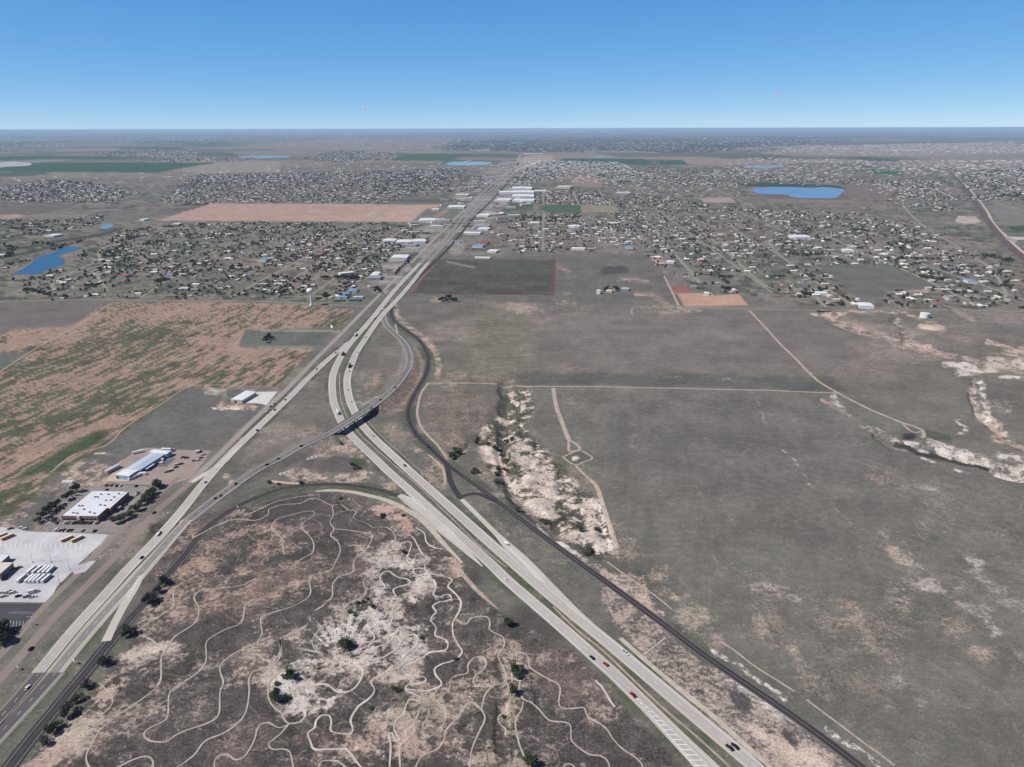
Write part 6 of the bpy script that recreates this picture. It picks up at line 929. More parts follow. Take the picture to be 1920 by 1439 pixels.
trailer_home('N', 1030, 405, .9, 12, 'long white trailer below the blue building'); trailer_home('N', 1095, 378, .15, 11, 'white camper trailer right of the long white one'); trailer_home('N', 1000, 420, .9, 8, 'short white trailer at the ochre gravel edge'); trailer_home('N', 1230, 262, .05, 20, 'long pale flatbed trailer in the middle of the yard', 1.6, 4, (.5, .5, .45)); trailer_home('N', 1250, 240, .05, 16, 'white semi trailer on the dark part of the yard'); trailer_home('N', 362, 465, 0, 12, 'white box trailer alone on the grass above the tree row'); trailer_home('N', 1060, 160, .6, 12, 'white trailer left of the back roof bay')
sheet('parking_lot', T('N', 1140, 290, 1250, 225, 1440, 210, 1340, 300), mottled('dark_yard_asphalt', (.12, .12, .12), (.15, .15, .15), .1), .075)
# ------------------------------------------------------------------ trees
def leafmat(name, c1, c2):
    m = mat(name, c1, .8); k = NB(m); oi = k.n('ShaderNodeObjectInfo').outputs['Random']; n = k.noise(k.pos(), .55, 3, .6)
    f = k.ramp(n, .35, .65); c = k.mix(f, c1, c2); hs = k.n('ShaderNodeHueSaturation'); k.l(c, hs.inputs['Color']); k.l(k.math('ADD', .75, k.math('MULTIPLY', oi, .5)), hs.inputs['Value']); k.l(hs.outputs[0], k.b.inputs['Base Color']); return m
LF = dict(dark=leafmat('dark_foliage', (.028, .034, .022), (.055, .060, .036)), green=leafmat('green_foliage', (.034, .052, .022), (.062, .085, .036)), pale=leafmat('pale_spring_foliage', (.09, .105, .06), (.15, .155, .095)), olive=leafmat('olive_foliage', (.045, .055, .035), (.085, .095, .06)))
BARK = dirty('bark', (.09, .07, .055), (.13, .10, .08), 2)
def crown(seed, h, r, n, leaf, m, name):
    rs = np.random.default_rng(seed); lobes = [(rs.normal(0, r*.38), rs.normal(0, r*.38), h*(.45+.35*rs.random()), r*(.42+.3*rs.random())) for _ in range(9)]
    V = np.zeros((n, 4, 3)); 
    for i in range(n):
        lx, ly, lz, lr = lobes[rs.integers(len(lobes))]; d = rs.normal(size=3); d /= np.linalg.norm(d); rad_ = lr*(.45+.6*rs.random()**.5)
        c = np.array([lx, ly, lz])+d*rad_*np.array([1, 1, .8]); c[2] = max(c[2], h*.14)
        a = rs.normal(size=3); a /= np.linalg.norm(a); b_ = np.cross(a, d+rs.normal(size=3)*.6); b_ /= np.linalg.norm(b_)+1e-6; s_ = leaf*(.6+.8*rs.random())
        V[i] = [c-a*s_-b_*s_*.7, c+a*s_-b_*s_*.5, c+a*s_*.8+b_*s_*.8, c-a*s_*.7+b_*s_*.6]
    return npmesh(name, V.reshape(-1, 3), np.arange(n*4).reshape(-1, 4), [m])
def trunk(seed, h, name):
    rs = np.random.default_rng(seed); b = MB(); b.cyl(0, 0, -.3, h*.38, h*.035, h*.024, 7)
    for k_ in range(5):
        an = 2*pi*k_/5+rs.random(); r0 = h*.016; V = []; p0 = np.array([0, 0, h*(.25+.1*rs.random())]); p1 = p0+np.array([cos(an)*h*.22, sin(an)*h*.22, h*(.28+.15*rs.random())])
        for p_, rr in ((p0, r0), (p1, r0*.4)):
            for j in range(5): V.append((p_[0]+rr*cos(2*pi*j/5), p_[1]+rr*sin(2*pi*j/5), p_[2]))
        b.add(V, [(j, (j+1) % 5, 5+(j+1) % 5, 5+j) for j in range(5)])
    return b.mesh(name, [BARK])
TREES = {}
for kd in LF:
    for s_ in range(3): TREES[kd, s_] = (crown(10*s_+len(kd), 7.0, 3.4, 620, .42, LF[kd], 'crown_'+kd), trunk(s_+5, 7.0, 'trunk'))
    TREES[kd, 'b'] = (crown(77, 2.2, 1.9, 260, .26, LF[kd], 'shrub_'+kd), trunk(3, 1.6, 'stem'))
def tree(x, y, kd, sc, label, group=None, shrub=False, z=None, name=None):
    v_ = 'b' if shrub else random.randrange(3); cr, tr = TREES[kd, v_]; z = float(height(x, y)[0]) if z is None else z
    t = thing(name or ('shrub' if shrub else 'tree'), x, y, z, random.random()*6.28, label, 'shrub' if shrub else 'tree', group); t.scale = (sc*random.uniform(.9, 1.15), sc*random.uniform(.9, 1.15), sc*random.uniform(.85, 1.1))
    new('crown', cr, parent=t); new('stem' if shrub else 'trunk', tr, parent=t)
USED = set(); ONES = 'zero one two three four five six seven eight nine ten eleven twelve thirteen fourteen fifteen sixteen seventeen eighteen nineteen'.split(); TENS = 'x ten twenty thirty forty fifty sixty seventy eighty ninety hundred'.split()
HTH = 'full one two three four five six seven eight nine'.split()
def nw(n): n = max(0, min(100, int(n))); return ONES[n] if n < 20 else TENS[n//10]+('-'+ONES[n % 10] if n % 10 else '')
def uniq(base, u, v):
    a, b = u/19.2, v/14.39; s = '%s, %s percent across, %s percent down' % (base, nw(round(a)), nw(round(b)))
    if s in USED: s = '%s, %s-point-%s percent across, %s down' % (base, nw(int(a)), ONES[int(a*10) % 10], nw(round(b)))
    if s in USED: s = '%s, %s-point-%s across, %s-point-%s down' % (base, nw(int(a)), ONES[int(a*10) % 10], nw(int(b)), ONES[int(b*10) % 10])
    USED.add(s); return s
NT = [('A', 'dark', 1.15, 0, 'dark round tree in the row left of the warehouse', 'trees left of the warehouse', [290, 390, 330, 355, 365, 320, 400, 292, 437, 265, 500, 222, 535, 192, 577, 162]),
      ('A', 'pale', 1.15, 0, 'pale spring tree between warehouse and road', 'trees between the warehouse and the road', [415, 392, 865, 398, 905, 380, 930, 372, 1010, 310, 1060, 262, 1095, 225, 1130, 180]), ('A', 'green', 1.2, 0, 'green tree between warehouse and road', 'trees between the warehouse and the road', [970, 350, 1035, 300, 1090, 245, 1120, 205, 1150, 172, 1172, 120, 1185, 132]),
      ('A', 'dark', .8, 1, 'dark shrub against the warehouse', 'shrubs around the warehouse', [780, 325, 760, 345, 825, 270, 850, 255, 880, 235, 905, 220, 930, 205, 845, 285, 1035, 172]),
      ('A', 'dark', 1.0, 0, 'black-green tree beside the dark frontage road', 'dark trees beside the south frontage road', [1222, 848, 1245, 862, 1192, 915, 1120, 985, 1145, 1000, 950, 1222, 972, 1235]), ('B', 'dark', 1.0, 0, 'black-green tree beside the dark frontage road', 'dark trees beside the south frontage road', [775, 645, 800, 655, 650, 832, 582, 928, 500, 1032, 425, 1135, 380, 1178, 335, 1252]),
      ('B', 'dark', 1.5, 0, 'dark tree clump below the black lot', 'trees at the left edge', [0, 410, 25, 430, 20, 500, -10, 470]), ('E', 'green', 1.05, 0, 'green tree on the white eroded ground', 'green trees of the broken ground', [668, 530, 688, 540, 255, 750, 285, 765, 140, 915, 155, 930]), ('E', 'olive', 1.1, 1, 'dark olive shrub clump on the broken ground', 'shrubs of the broken ground', [1035, 845, 1060, 860, 1080, 850, 1245, 460, 800, 185, 760, 195, 830, 165, 880, 225, 740, 290, 710, 265, 215, 760, 160, 805, 150, 860, 225, 910, 1105, -460, 1860, 1060, 1500, 620, 860, 990]),
      ('E', 'green', 1.2, 0, 'single green tree right of the bike trails', 'green trees of the broken ground', [1885, 365]), ('C', 'green', 1.2, 0, 'large green tree where three trails meet', 'green trees of the broken ground', [20, 715, 45, 735]), ('C', 'green', 1.1, 0, 'green tree just below the trail meeting point', 'green trees of the broken ground', [12, 885, 150, 1410, 120, 1395]), ('D', 'dark', 1.2, 1, 'dark shrub by the eroded bank of the trail area', 'shrubs of the broken ground', [640, 215, 955, 345, 945, 360, 100, 95, 170, 105, 335, 100, 1110, 618]),
      ('G', 'green', 1.15, 0, 'dark green tree beside the winding frontage road', 'trees by the badlands', [1485, 1250, 1510, 1240, 1465, 1275]), ('P', 'olive', 1.5, 1, 'dark shrub in the eroded gully', 'shrubs in the gully', [690, 25, 700, 15, 830, 72, 845, 80, 680, 240, 700, 255, 665, 265, 910, 185, 925, 170, 955, 15, 965, 5, 925, 30, 880, 130, 850, 330, 870, 320, 890, 345, 1010, 530, 1000, 545, 1215, 635, 1235, 640, 1500, 855, 1520, 870, 1540, 850, 1530, 835, 840, 270, 860, 230, 900, 240, 780, 50, 1190, 625, 1480, 690, 1600, 690]),
      ('G', 'dark', 1.2, 1, 'dark shrub below the flyover', 'shrubs near the flyover', [635, 1160, 720, 1320, 750, 1330, 770, 1345, 740, 1350]), ('G', 'dark', 1.2, 0, 'dark tree of the lone left farmstead', 'farmstead trees', [85, 380, 100, 365, 75, 400, 115, 375]), ('G', 'dark', 1.3, 0, 'dark tree of the central farmstead', 'farmstead trees', [1400, 85, 1420, 75, 1440, 70, 1430, 95, 1465, 85, 1490, 95, 1385, 90, 1455, 65]),
      ('I', 'dark', 1.4, 0, 'dark tree beside the brown storage yard', 'trees of the near yard', [895, 985, 915, 975, 930, 990, 905, 965, 190, 1005, 210, 1000, 520, 1030, 540, 1025, 525, 1010, 470, 1050]), ('I', 'dark', 1.4, 0, 'black tree in the clump above the tower', 'tree clump above the water tower', [505, 885, 520, 875, 535, 880, 620, 885, 640, 880, 655, 875, 675, 885, 695, 880, 710, 885, 730, 880, 750, 875, 765, 885, 740, 890, 600, 885]),
      ('J', 'dark', 1.3, 0, 'dark tree of the farm in the grey pasture', 'pasture farm trees', [705, 965, 720, 955, 770, 960, 782, 972, 695, 975]), ('I', 'dark', 1.4, 0, 'dark tree beside the roadside shops', 'roadside trees', [1050, 850, 1065, 835, 1080, 820, 1100, 800, 1120, 785, 1140, 770, 1275, 600, 1285, 595, 960, 520, 980, 515, 990, 520])]
for c, kd, sc, sh_, lab, grp, pts in NT:
    for a, b_ in zip(pts[::2], pts[1::2]):
        (u, v), = T(c, a, b_); x, y, z = GH(u, v+3); q = sc*random.uniform(.85, 1.2)
        tree(x, y, kd, q, uniq(lab, u, v), grp, bool(sh_), z)
# ------------------------------------------------------------------ the settlements: houses, sheds and trees on their lots
def seeds(poly, dx, dy, p, jit, seed, cl=0.5, sc=300):
    """lot positions (plan) inside a traced area, in rows along the section grid"""
    rs = np.random.default_rng(seed); W_ = np.array([G(u, max(v, 256)) for u, v in poly]); ca, sa = cos(TH), sin(TH)
    e = W_[:, 0]*ca-W_[:, 1]*sa; n = W_[:, 0]*sa+W_[:, 1]*ca; E0 = np.arange(e.min(), e.max(), dx); N0 = np.arange(n.min(), n.max(), dy)
    Eg, Ng = np.meshgrid(E0, N0); Eg = Eg.ravel()+rs.normal(0, jit, Eg.size); Ng = Ng.ravel()+rs.normal(0, jit, Ng.size); x = Eg*ca+Ng*sa; y = -Eg*sa+Ng*ca
    u, v = PX(x, y); m = mpoly(u, v, poly, .5) > .5; cf = fbm(x, y, sc, 3, seed % 40); m &= rs.random(len(x)) < p*np.clip((cf-cl+.5)*2-.5, .42, 1.6)
    m &= (u > -120) & (u < 2040); return np.c_[x[m], y[m]]
NOGO = [IRR, P('Z', 296, 414, 345, 398, 400, 382, 830, 383, 790, 417), P('Z', 20, 517, 65, 485, 120, 463, 160, 458, 125, 498, 60, 520), P('Z', 1360, 352, 1430, 345, 1590, 350, 1600, 372, 1480, 376, 1380, 366), P('K', 380, 790, 900, 785, 1330, 960, 880, 985, 850, 1060, 700, 1050), P('Z', 1850, 386, 1990, 383, 1990, 424, 1880, 422), P('I', 1170, 460, 1280, 350, 1560, 340, 1480, 450), P('Z', 1030, 385, 1160, 385, 1165, 399, 1000, 399)]
LOTS = [(P('H', 30, 640, 60, 560, 330, 380, 560, 420, 750, 300, 880, 130, 1400, 70, 1919, 70, 2900, 75, 3200, 150, 2850, 380, 2560, 650, 1900, 645, 800, 640), 44, 56, .85, 9, 1, 'in the left subdivision', .42), (P('H', 0, 30, 400, 50, 800, 10, 700, 100, 250, 180, 0, 180), 60, 80, .8, 16, 2, 'in the tree belt at the left edge', .4),
        (P('H', 0, 480, 0, 320, 280, 290, 330, 330, 200, 400, 100, 440), 60, 70, .7, 12, 3, 'beside the blue pond', .45), (P('V', 0, 650, 0, 530, 430, 470, 700, 500, 1050, 570, 830, 650, 400, 640), 44, 60, 1.3, 12, 4, 'in the far left village', .4), (P('V', 1200, 640, 1330, 540, 1500, 430, 2200, 425, 3000, 400, 3500, 380, 3300, 560, 2800, 660, 1700, 640, 1500, 660), 44, 62, 1.3, 12, 5, 'in the village beyond the pink field', .42),
        (P('I', 840, 180, 1200, 140, 1800, 120, 1700, 240, 1000, 250, 820, 240), 55, 72, 1.0, 18, 6, 'between the far village and highway', .42), (P('J', 0, 400, 130, 405, 540, 410, 700, 470, 720, 640, 520, 690, 60, 690, -60, 560), 44, 58, 1.0, 9, 7, 'in the streets by the highway', .44), (P('J', 170, 240, 480, 235, 690, 260, 780, 340, 760, 395, 130, 330), 38, 50, 1.2, 8, 8, 'in the rows beyond the green playing field', .4),
        (P('J', 740, 640, 700, 450, 780, 330, 860, 240, 1150, 290, 1400, 330, 1919, 380, 2600, 400, 3200, 540, 3400, 700, 3919, 900, 3850, 1120, 3000, 1110, 2420, 1100, 1900, 1000, 1700, 1010, 1430, 900, 1240, 980, 1080, 740, 1000, 680), 47, 60, 1.15, 13, 9, 'in the right settlement', .47), (P('K', 930, 330, 1000, 180, 1250, 180, 1420, 300, 1340, 400, 950, 350), 50, 65, 1.0, 16, 10, 'in the far right hamlet', .42),
        (P('J', 0, 190, 0, 60, 400, 60, 480, 130, 300, 150, 200, 180), 48, 62, 1.2, 16, 11, 'in the dense area beside the far highway', .4), (P('J', 700, 180, 700, 60, 1200, 60, 1919, 110, 2600, 150, 3400, 160, 3100, 200, 1900, 190, 1500, 200, 1200, 200), 62, 80, 1.1, 24, 12, 'in the far settlement', .45), (P('K', 1500, 320, 1480, 100, 1919, 60, 2100, 100, 2100, 320, 1700, 300), 56, 75, 1.0, 20, 13, 'in the far right corner settlement', .42),
        (P('V', 650, 285, 1000, 235, 1450, 250, 1500, 285, 1100, 300), 70, 110, 1.0, 25, 14, 'in the distant left village', .4), (P('V', 1050, 340, 1300, 300, 1919, 305, 1800, 340, 1200, 345), 70, 110, .9, 25, 15, 'beside the far green fields', .42), (P('Z', 555, 300, 640, 283, 760, 288, 730, 300, 640, 306), 65, 100, 1.1, 25, 16, 'in the far village by the green fields', .4)]
HM = [dirty('house_roof_pale', (.60, .58, .55), (.48, .46, .44), .08), dirty('house_roof_grey', (.24, .235, .23), (.32, .31, .30), .08), dirty('house_roof_brown', (.19, .15, .125), (.26, .21, .18), .08), cm('house_roof_white', (.68, .68, .67), .6), dirty('house_roof_redbrown', (.26, .13, .10), (.32, .18, .14), .08), cm('house_roof_blue', (.16, .24, .36), .5)]
HW = [cm('house_wall_cream', (.52, .47, .41)), cm('house_wall_brick', (.28, .18, .14)), cm('house_wall_white', (.55, .53, .50))]
HN = ['pale-roofed', 'grey-roofed', 'brown-roofed', 'white-roofed', 'red-brown-roofed', 'blue-roofed']
rows = []; trs = []
for poly, dx, dy, p_, jit, sd_, lab, cl in LOTS:
    Q = seeds(poly, dx, dy, p_, jit, sd_, cl); rs = np.random.default_rng(sd_+100)
    for x, y in Q: rows.append((x, y, lab, 0))
    nt_ = 8.5 if sd_ in (1, 2, 3) else 3.6
    for x, y in Q:
        for _ in range(rs.poisson(nt_)): trs.append((x+rs.normal(0, 20), y+rs.normal(0, 22), lab))
    S2 = Q[rs.random(len(Q)) < .75]
    for x, y in S2: rows.append((x+rs.choice([-1, 1])*rs.uniform(12, 22), y+rs.choice([-1, 1])*rs.uniform(10, 22), lab, 1))
# tree belts traced from the photo
BELT = [('H', [0, 60, 120, 95, 300, 60, 500, 70, 650, 40], 34, 90, 'in the tree belt at the left edge'), ('H', [20, 110, 200, 130, 320, 110], 30, 60, 'in the tree belt at the left edge'), ('H', [0, 240, 100, 265, 60, 340], 30, 60, 'near the blue pond'), ('H', [240, 230, 330, 220, 400, 250, 480, 240], 16, 50, 'beside the blue pond'), ('H', [400, 280, 520, 235, 640, 195], 16, 50, 'beside the blue pond'), ('H', [780, 320, 880, 280, 960, 200, 1040, 170], 40, 120, 'in the left subdivision'), ('H', [640, 330, 620, 300], 30, 30, 'in the left subdivision'), ('H', [190, 570, 270, 590, 400, 620], 18, 45, 'at the lower edge of the subdivision'), ('H', [640, 550, 720, 545], 16, 22, 'at the lower edge of the subdivision'), ('H', [1080, 240, 1200, 210], 24, 40, 'in the left subdivision'), ('H', [1160, 515, 1260, 500], 14, 24, 'in the left subdivision'),
        ('J', [10, 440, 100, 425, 190, 445, 240, 430], 26, 70, 'right of the first overpass'), ('J', [260, 430, 350, 440, 420, 430, 500, 420], 26, 70, 'below the green playing field'), ('J', [260, 462, 400, 465], 5, 36, 'below the green playing field'), ('J', [1320, 600, 1450, 600], 9, 36, 'in the settlement right of the olive road'), ('J', [0, 165, 100, 140, 270, 150], 24, 90, 'in the mobile home rows'), ('K', [630, 525, 760, 535], 12, 34, 'in the right settlement'), ('K', [1080, 890, 1200, 880, 1360, 905], 20, 60, 'beside the road in the right settlement'), ('K', [1150, 820, 1220, 850], 18, 30, 'beside the road in the right settlement'), ('K', [1600, 720, 1720, 735, 1840, 765], 20, 60, 'below the railway'), ('K', [1540, 200, 1660, 190, 1720, 230], 24, 50, 'in the far right corner settlement'), ('K', [1740, 270, 1919, 265], 20, 50, 'in the far right corner settlement'), ('K', [950, 740, 1290, 748], 10, 34, 'in the right settlement'), ('K', [140, 700, 240, 700, 300, 720, 460, 690], 26, 70, 'in the right settlement'), ('K', [900, 640, 1020, 620, 1130, 610], 22, 60, 'in the right settlement'), ('J', [1570, 960, 1620, 975], 10, 14, 'above the orange field'),
        ('K', [1760, 940, 1820, 900], 14, 14, 'at the right edge'), ('K', [520, 1080, 560, 1095], 8, 6, 'at the section road'), ('I', [1040, 110, 1250, 105], 12, 50, 'in the far grove'), ('I', [1080, 205, 1230, 205], 8, 36, 'in the far grove'), ('V', [1380, 660, 1530, 655], 8, 40, 'at the edge of the far village'), ('J', [650, 110, 680, 130], 14, 26, 'in the far grove'), ('J', [790, 165, 880, 165], 14, 40, 'in the far grove')]
for c, pts, spr, n, lab in BELT:
    L_ = T(c, *pts); rs = np.random.default_rng(n+len(pts))
    for _ in range(n):
        j = rs.integers(len(L_)-1); t = rs.random(); u = L_[j][0]*(1-t)+L_[j+1][0]*t+rs.normal(0, spr/4*.6); v = L_[j][1]*(1-t)+L_[j+1][1]*t+rs.normal(0, spr/4*.25); x, y = G(u, max(v, 262)); trs.append((x, y, lab))
SE, SN = 185.0, 410.0
def ok(A):
    x = np.array([a[0] for a in A]); y = np.array([a[1] for a in A]); u, v = PX(x, y); k_ = (v > 258) & (u > -150) & (u < 2070)
    for pl in NOGO: k_ &= mpoly(u, v, pl, .5) < .5
    for reg, w_ in (('SB', 20), ('NB', 16), ('EF', 12), ('F1', 12)):
        Pp = ROADS[reg][0][::4]; d2 = np.full(len(x), 1e18)
        for q in Pp: d2 = np.minimum(d2, (x-q[0])**2+(y-q[1])**2)
        k_ &= d2 > (w_+6)**2
    e = x*cos(TH)-y*sin(TH); k_ &= np.abs((e+SE/2) % SE-SE/2) > 9
    return [a for a, f_ in zip(A, k_) if f_]
for poly, dx, dy, p_, jit, sd_, lab, cl in LOTS[:10]:
    rs = np.random.default_rng(sd_+300)
    for x, y in seeds(poly, 75, 85, .30, 22, sd_+60, .42):
        n_ = rs.integers(3, 9); a_ = -TH+rs.choice([0, 0, pi/2]); 
        for q in range(n_): trs.append((x+cos(a_)*q*6+rs.normal(0, 1), y+sin(a_)*q*6+rs.normal(0, 1), lab))
rows = ok(rows); trs = ok(trs)
# the street grid of the settlements
for li in (0, 3, 4, 6, 7, 8, 9, 10, 12):
    poly = LOTS[li][0]; W_ = np.array([G(u, max(v, 256)) for u, v in poly]); e = W_[:, 0]*cos(TH)-W_[:, 1]*sin(TH); n = W_[:, 0]*sin(TH)+W_[:, 1]*cos(TH)
    for ax in (0, 1):
        lo, hi, st_ = (e.min(), e.max(), SE) if ax == 0 else (n.min(), n.max(), SN); a0, a1 = (n.min(), n.max()) if ax == 0 else (e.min(), e.max())
        for c in np.arange(math.ceil(lo/st_)*st_, hi, st_):
            q = np.arange(a0, a1, 30.0); ee, nn_ = (np.full(len(q), c), q) if ax == 0 else (q, np.full(len(q), c)); x = ee*cos(TH)+nn_*sin(TH); y = -ee*sin(TH)+nn_*cos(TH); u, v = PX(x, y)
            m = (mpoly(u, v, poly, .5) > .5) & (u > -60) & (u < 1980)
            for pl in NOGO: m &= mpoly(u, v, pl, .5) < .5
            idx = np.where(m)[0]
            for run in np.split(idx, np.where(np.diff(idx) > 1)[0]+1):
                if len(run) > 7 and rs.random() < .85: r0 = run[0]; r1 = run[-1]; ribbon('street', [(x[r0], y[r0]), ((x[r0]+x[r1])/2, (y[r0]+y[r1])/2), (x[r1], y[r1])], 6.0, [OLIV, CONC2, ASPG][rs.integers(3)], .04 if ax else .055, world=True, step=60)
key = lambda a: a[0]**2+a[1]**2
inview = lambda a: -4 < PX(np.array([a[0]]), np.array([a[1]]))[0][0] < 1924
rows.sort(key=key); trs.sort(key=key)
houses = [r for r in rows if not r[3]]; sheds = [r for r in rows if r[3]]
def hmesh(L_, W_, h, rise, wing, wi, ri):
    b = MB(); b.box(-L_/2, L_/2, -W_/2, W_/2, -.3, h); 
    if wing: b.box(-L_/2+1, -L_/2+1+W_*.8, -W_/2-5, -W_/2, -.3, h-.01)
    c = MB(); c.gable(-L_/2, L_/2, -W_/2, W_/2, h+.01, h+rise, 0, .5 if wing else 0, .5)
    if wing: x0 = -L_/2+1; x1 = x0+W_*.8; y0 = -W_/2-5.5; c.add([(x0-.4, y0, h), (x1+.4, y0, h), (x1+.4, 0, h), (x0-.4, 0, h), ((x0+x1)/2, y0+1.5, h+rise*.8), ((x0+x1)/2, 0, h+rise*.8)], [(0, 1, 4), (1, 2, 5, 4), (3, 0, 4, 5)])
    return b.mesh('house_wall', [HW[wi]]), c.mesh('house_roof', [HM[ri]])
HSH = [(17, 10, 2.7, 2.2, 0), (20, 10, 2.8, 2.4, 1), (15, 9, 2.7, 2.0, 1), (22, 6, 3.0, .9, 0)]; HC = {}
def pick(r_, rs): 
    ri = rs.choice(6, p=[.34, .22, .16, .22, .04, .02]); return ri, int(rs.integers(3)), int(rs.choice(4, p=[.35, .25, .2, .2]))
rs = np.random.default_rng(5)
vis = [r for r in houses if inview(r)]; hid = [r for r in houses if not inview(r)]
for x, y, lab, _ in vis[:300]:
    ri, wi, si = pick(0, rs); kk = (ri, wi, si)
    if kk not in HC: HC[kk] = hmesh(*HSH[si], wi, ri)
    u, v = PX(np.array([x]), np.array([y])); u, v = float(u[0]), float(v[0])
    t = thing('house', x, y, 0, -TH+rs.choice([0, pi/2, pi, -pi/2])+rs.normal(0, .05), uniq(HN[ri]+(' mobile home ' if si == 3 else ' house ')+lab, u, v), 'house', 'houses '+lab)
    t.scale = (rs.uniform(.85, 1.15),)*3; new('wall', HC[kk][0], parent=t); new('roof', HC[kk][1], parent=t)
# small shops and halls of the strip along the far highway
rs = np.random.default_rng(91); SH = {}; occ = []
for path, sd_, o0, o1, n_ in ((P('Z', 942, 330, 901, 365, 868, 397, 838, 427, 810, 453, 779, 485, 740, 524), 1, 22, 170, 60), (P('Z', 985, 322, 955, 345, 922, 380, 893, 408, 866, 442), -1, 22, 190, 60)):
    W_ = spline([G(*q) for q in path], 10)
    for _ in range(n_):
        i = rs.integers(1, len(W_)-1); d_ = W_[i+1]-W_[i-1]; d_ /= np.linalg.norm(d_); of = rs.uniform(o0, o1)*sd_; x, y = W_[i, 0]+d_[1]*of, W_[i, 1]-d_[0]*of
        if min(np.min((ROADS[r_][0][:, 0]-x)**2+(ROADS[r_][0][:, 1]-y)**2) for r_ in ('SB', 'NB', 'EF', 'F1')) < 30**2: continue
        u, v = PX(np.array([x]), np.array([y])); 
        if any(hypot(x-a, y-b_) < 38 for a, b_ in occ) or any(mpoly(u, v, pl, .5)[0] > .5 for pl in NOGO) or mpoly(u, v, P('I', 840, 560, 1290, 560, 1290, 770, 980, 770), .5)[0] > .5: continue
        occ.append((x, y)); L_, B_, h = [(26, 14, 5), (38, 18, 6), (18, 12, 4), (50, 20, 7)][rs.integers(4)]; ri = int(rs.choice([3, 0, 1, 5, 2], p=[.4, .3, .18, .05, .07])); kk = (ri, L_)
        if kk not in SH: b = MB(); b.box(-L_/2, L_/2, -B_/2, B_/2, -.3, h); c = MB(); c.gable(-L_/2, L_/2, -B_/2, B_/2, h+.01, h+1.2, 0, 0, .4); SH[kk] = (b.mesh('shop_wall', [HW[2]]), c.mesh('shop_roof', [HM[ri]]))
        t = thing('shop', x, y, 0, -TH+rs.choice([0, pi/2, .6]), uniq(HN[ri]+' shop %s the far highway' % ('left of' if sd_ > 0 else 'right of'), float(u[0]), float(v[0])), 'shop', 'shops along the far highway'); new('wall', SH[kk][0], parent=t); new('roof', SH[kk][1], parent=t)
SC = {}
vs = [r for r in sheds if inview(r)]
for x, y, lab, _ in vs[:300]:
    ri = int(rs.choice([0, 1, 3, 5, 2], p=[.35, .15, .38, .04, .08])); L_, W_, h = [(9, 6, 2.6), (14, 9, 3.6), (6, 4, 2.3)][rs.integers(3)]; kk = (ri, L_)
    if kk not in SC: b = MB(); b.box(-L_/2, L_/2, -W_/2, W_/2, -.3, h); c = MB(); c.gable(-L_/2, L_/2, -W_/2, W_/2, h+.01, h+W_*.14, 0, 0, .3); SC[kk] = (b.mesh('shed_wall', [HW[2]]), c.mesh('shed_roof', [HM[ri]]))
    u, v = PX(np.array([x]), np.array([y])); t = thing('shed', x, y, 0, -TH+rs.choice([0, pi/2]), uniq(HN[ri]+' small shed '+lab, float(u[0]), float(v[0])), 'shed', 'sheds '+lab); new('wall', SC[kk][0], parent=t); new('roof', SC[kk][1], parent=t)
def stuffhouses(name, L, label, cat, small=False):
    V = []; F = []; Mi = []; 
    for x, y, lab, _ in L:
        ri, wi, si = pick(0, rs); L_, W_, h, rise, _w = HSH[si]; ri = int(rs.choice([3, 0, 1])) if y > 6000 else ri
        if small: L_, W_, h, rise = (10, 7, 2.8, 1.0); ri = int(rs.choice([0, 1, 3]))
        g_ = max(1, min(3.2, hypot(x, y)/4500)); L_ *= g_; W_ *= g_; a_ = -TH+rs.choice([0, pi/2]); ca, sa = cos(a_), sin(a_); i = len(V)
        for px_, py_, pz_ in [(-L_/2, -W_/2, 0), (L_/2, -W_/2, 0), (L_/2, W_/2, 0), (-L_/2, W_/2, 0), (-L_/2, -W_/2, h), (L_/2, -W_/2, h), (L_/2, W_/2, h), (-L_/2, W_/2, h), (-L_/2, 0, h+rise), (L_/2, 0, h+rise)]: V.append((x+px_*ca-py_*sa, y+px_*sa+py_*ca, pz_))
        F += [(i, i+1, i+5, i+4), (i+1, i+2, i+6, i+5), (i+2, i+3, i+7, i+6), (i+3, i, i+4, i+7), (i+4, i+5, i+9, i+8), (i+6, i+7, i+8, i+9), (i+5, i+6, i+9, i+9), (i+7, i+4, i+8, i+8)]; Mi += [6+wi]*4+[ri]*2+[6+wi]*2
    me = bpy.data.meshes.new(name); me.from_pydata(V, [], [f[:3] if f[2] == f[3] else f for f in F]); [me.materials.append(m) for m in HM+HW]; me.polygons.foreach_set('material_index', Mi); me.update()
    new(name, me, label, cat, None, 'stuff')
# extra far roofs: the dense bands near the city
FARL = [(P('Z', 470, 312, 700, 303, 900, 300, 945, 316, 860, 324, 500, 326), 90, 120, .45, 30, 27), (P('Z', -40, 335, 300, 325, 500, 318, 480, 330, 300, 338, -40, 345), 70, 100, .5, 25, 28), (P('Z', 1150, 330, 1400, 345, 1380, 375, 1200, 372, 1130, 350), 60, 80, .6, 20, 29), (P('Z', 1600, 345, 1760, 335, 1800, 380, 1680, 385), 60, 80, .5, 20, 30), (P('Z', 830, 283, 860, 262, 1280, 256, 1600, 262, 1560, 272, 1330, 287, 985, 286), 110, 300, .7, 40, 21), (P('Z', 960, 322, 985, 300, 1160, 305, 1230, 330, 1110, 345, 1000, 345), 60, 85, 1.1, 22, 22), (P('Z', 1500, 274, 1900, 266, 2000, 286, 1640, 292, 1400, 287), 100, 240, .9, 50, 23), (P('Z', 1400, 296, 1700, 302, 1990, 300, 1990, 345, 1760, 330, 1480, 340, 1300, 330), 75, 115, .9, 35, 24), (P('Z', -40, 262, 400, 256, 460, 268, 200, 275, -40, 280), 140, 420, 1.0, 80, 25), (P('Z', 450, 270, 640, 262, 860, 262, 820, 280, 640, 280), 140, 340, .9, 80, 26)]
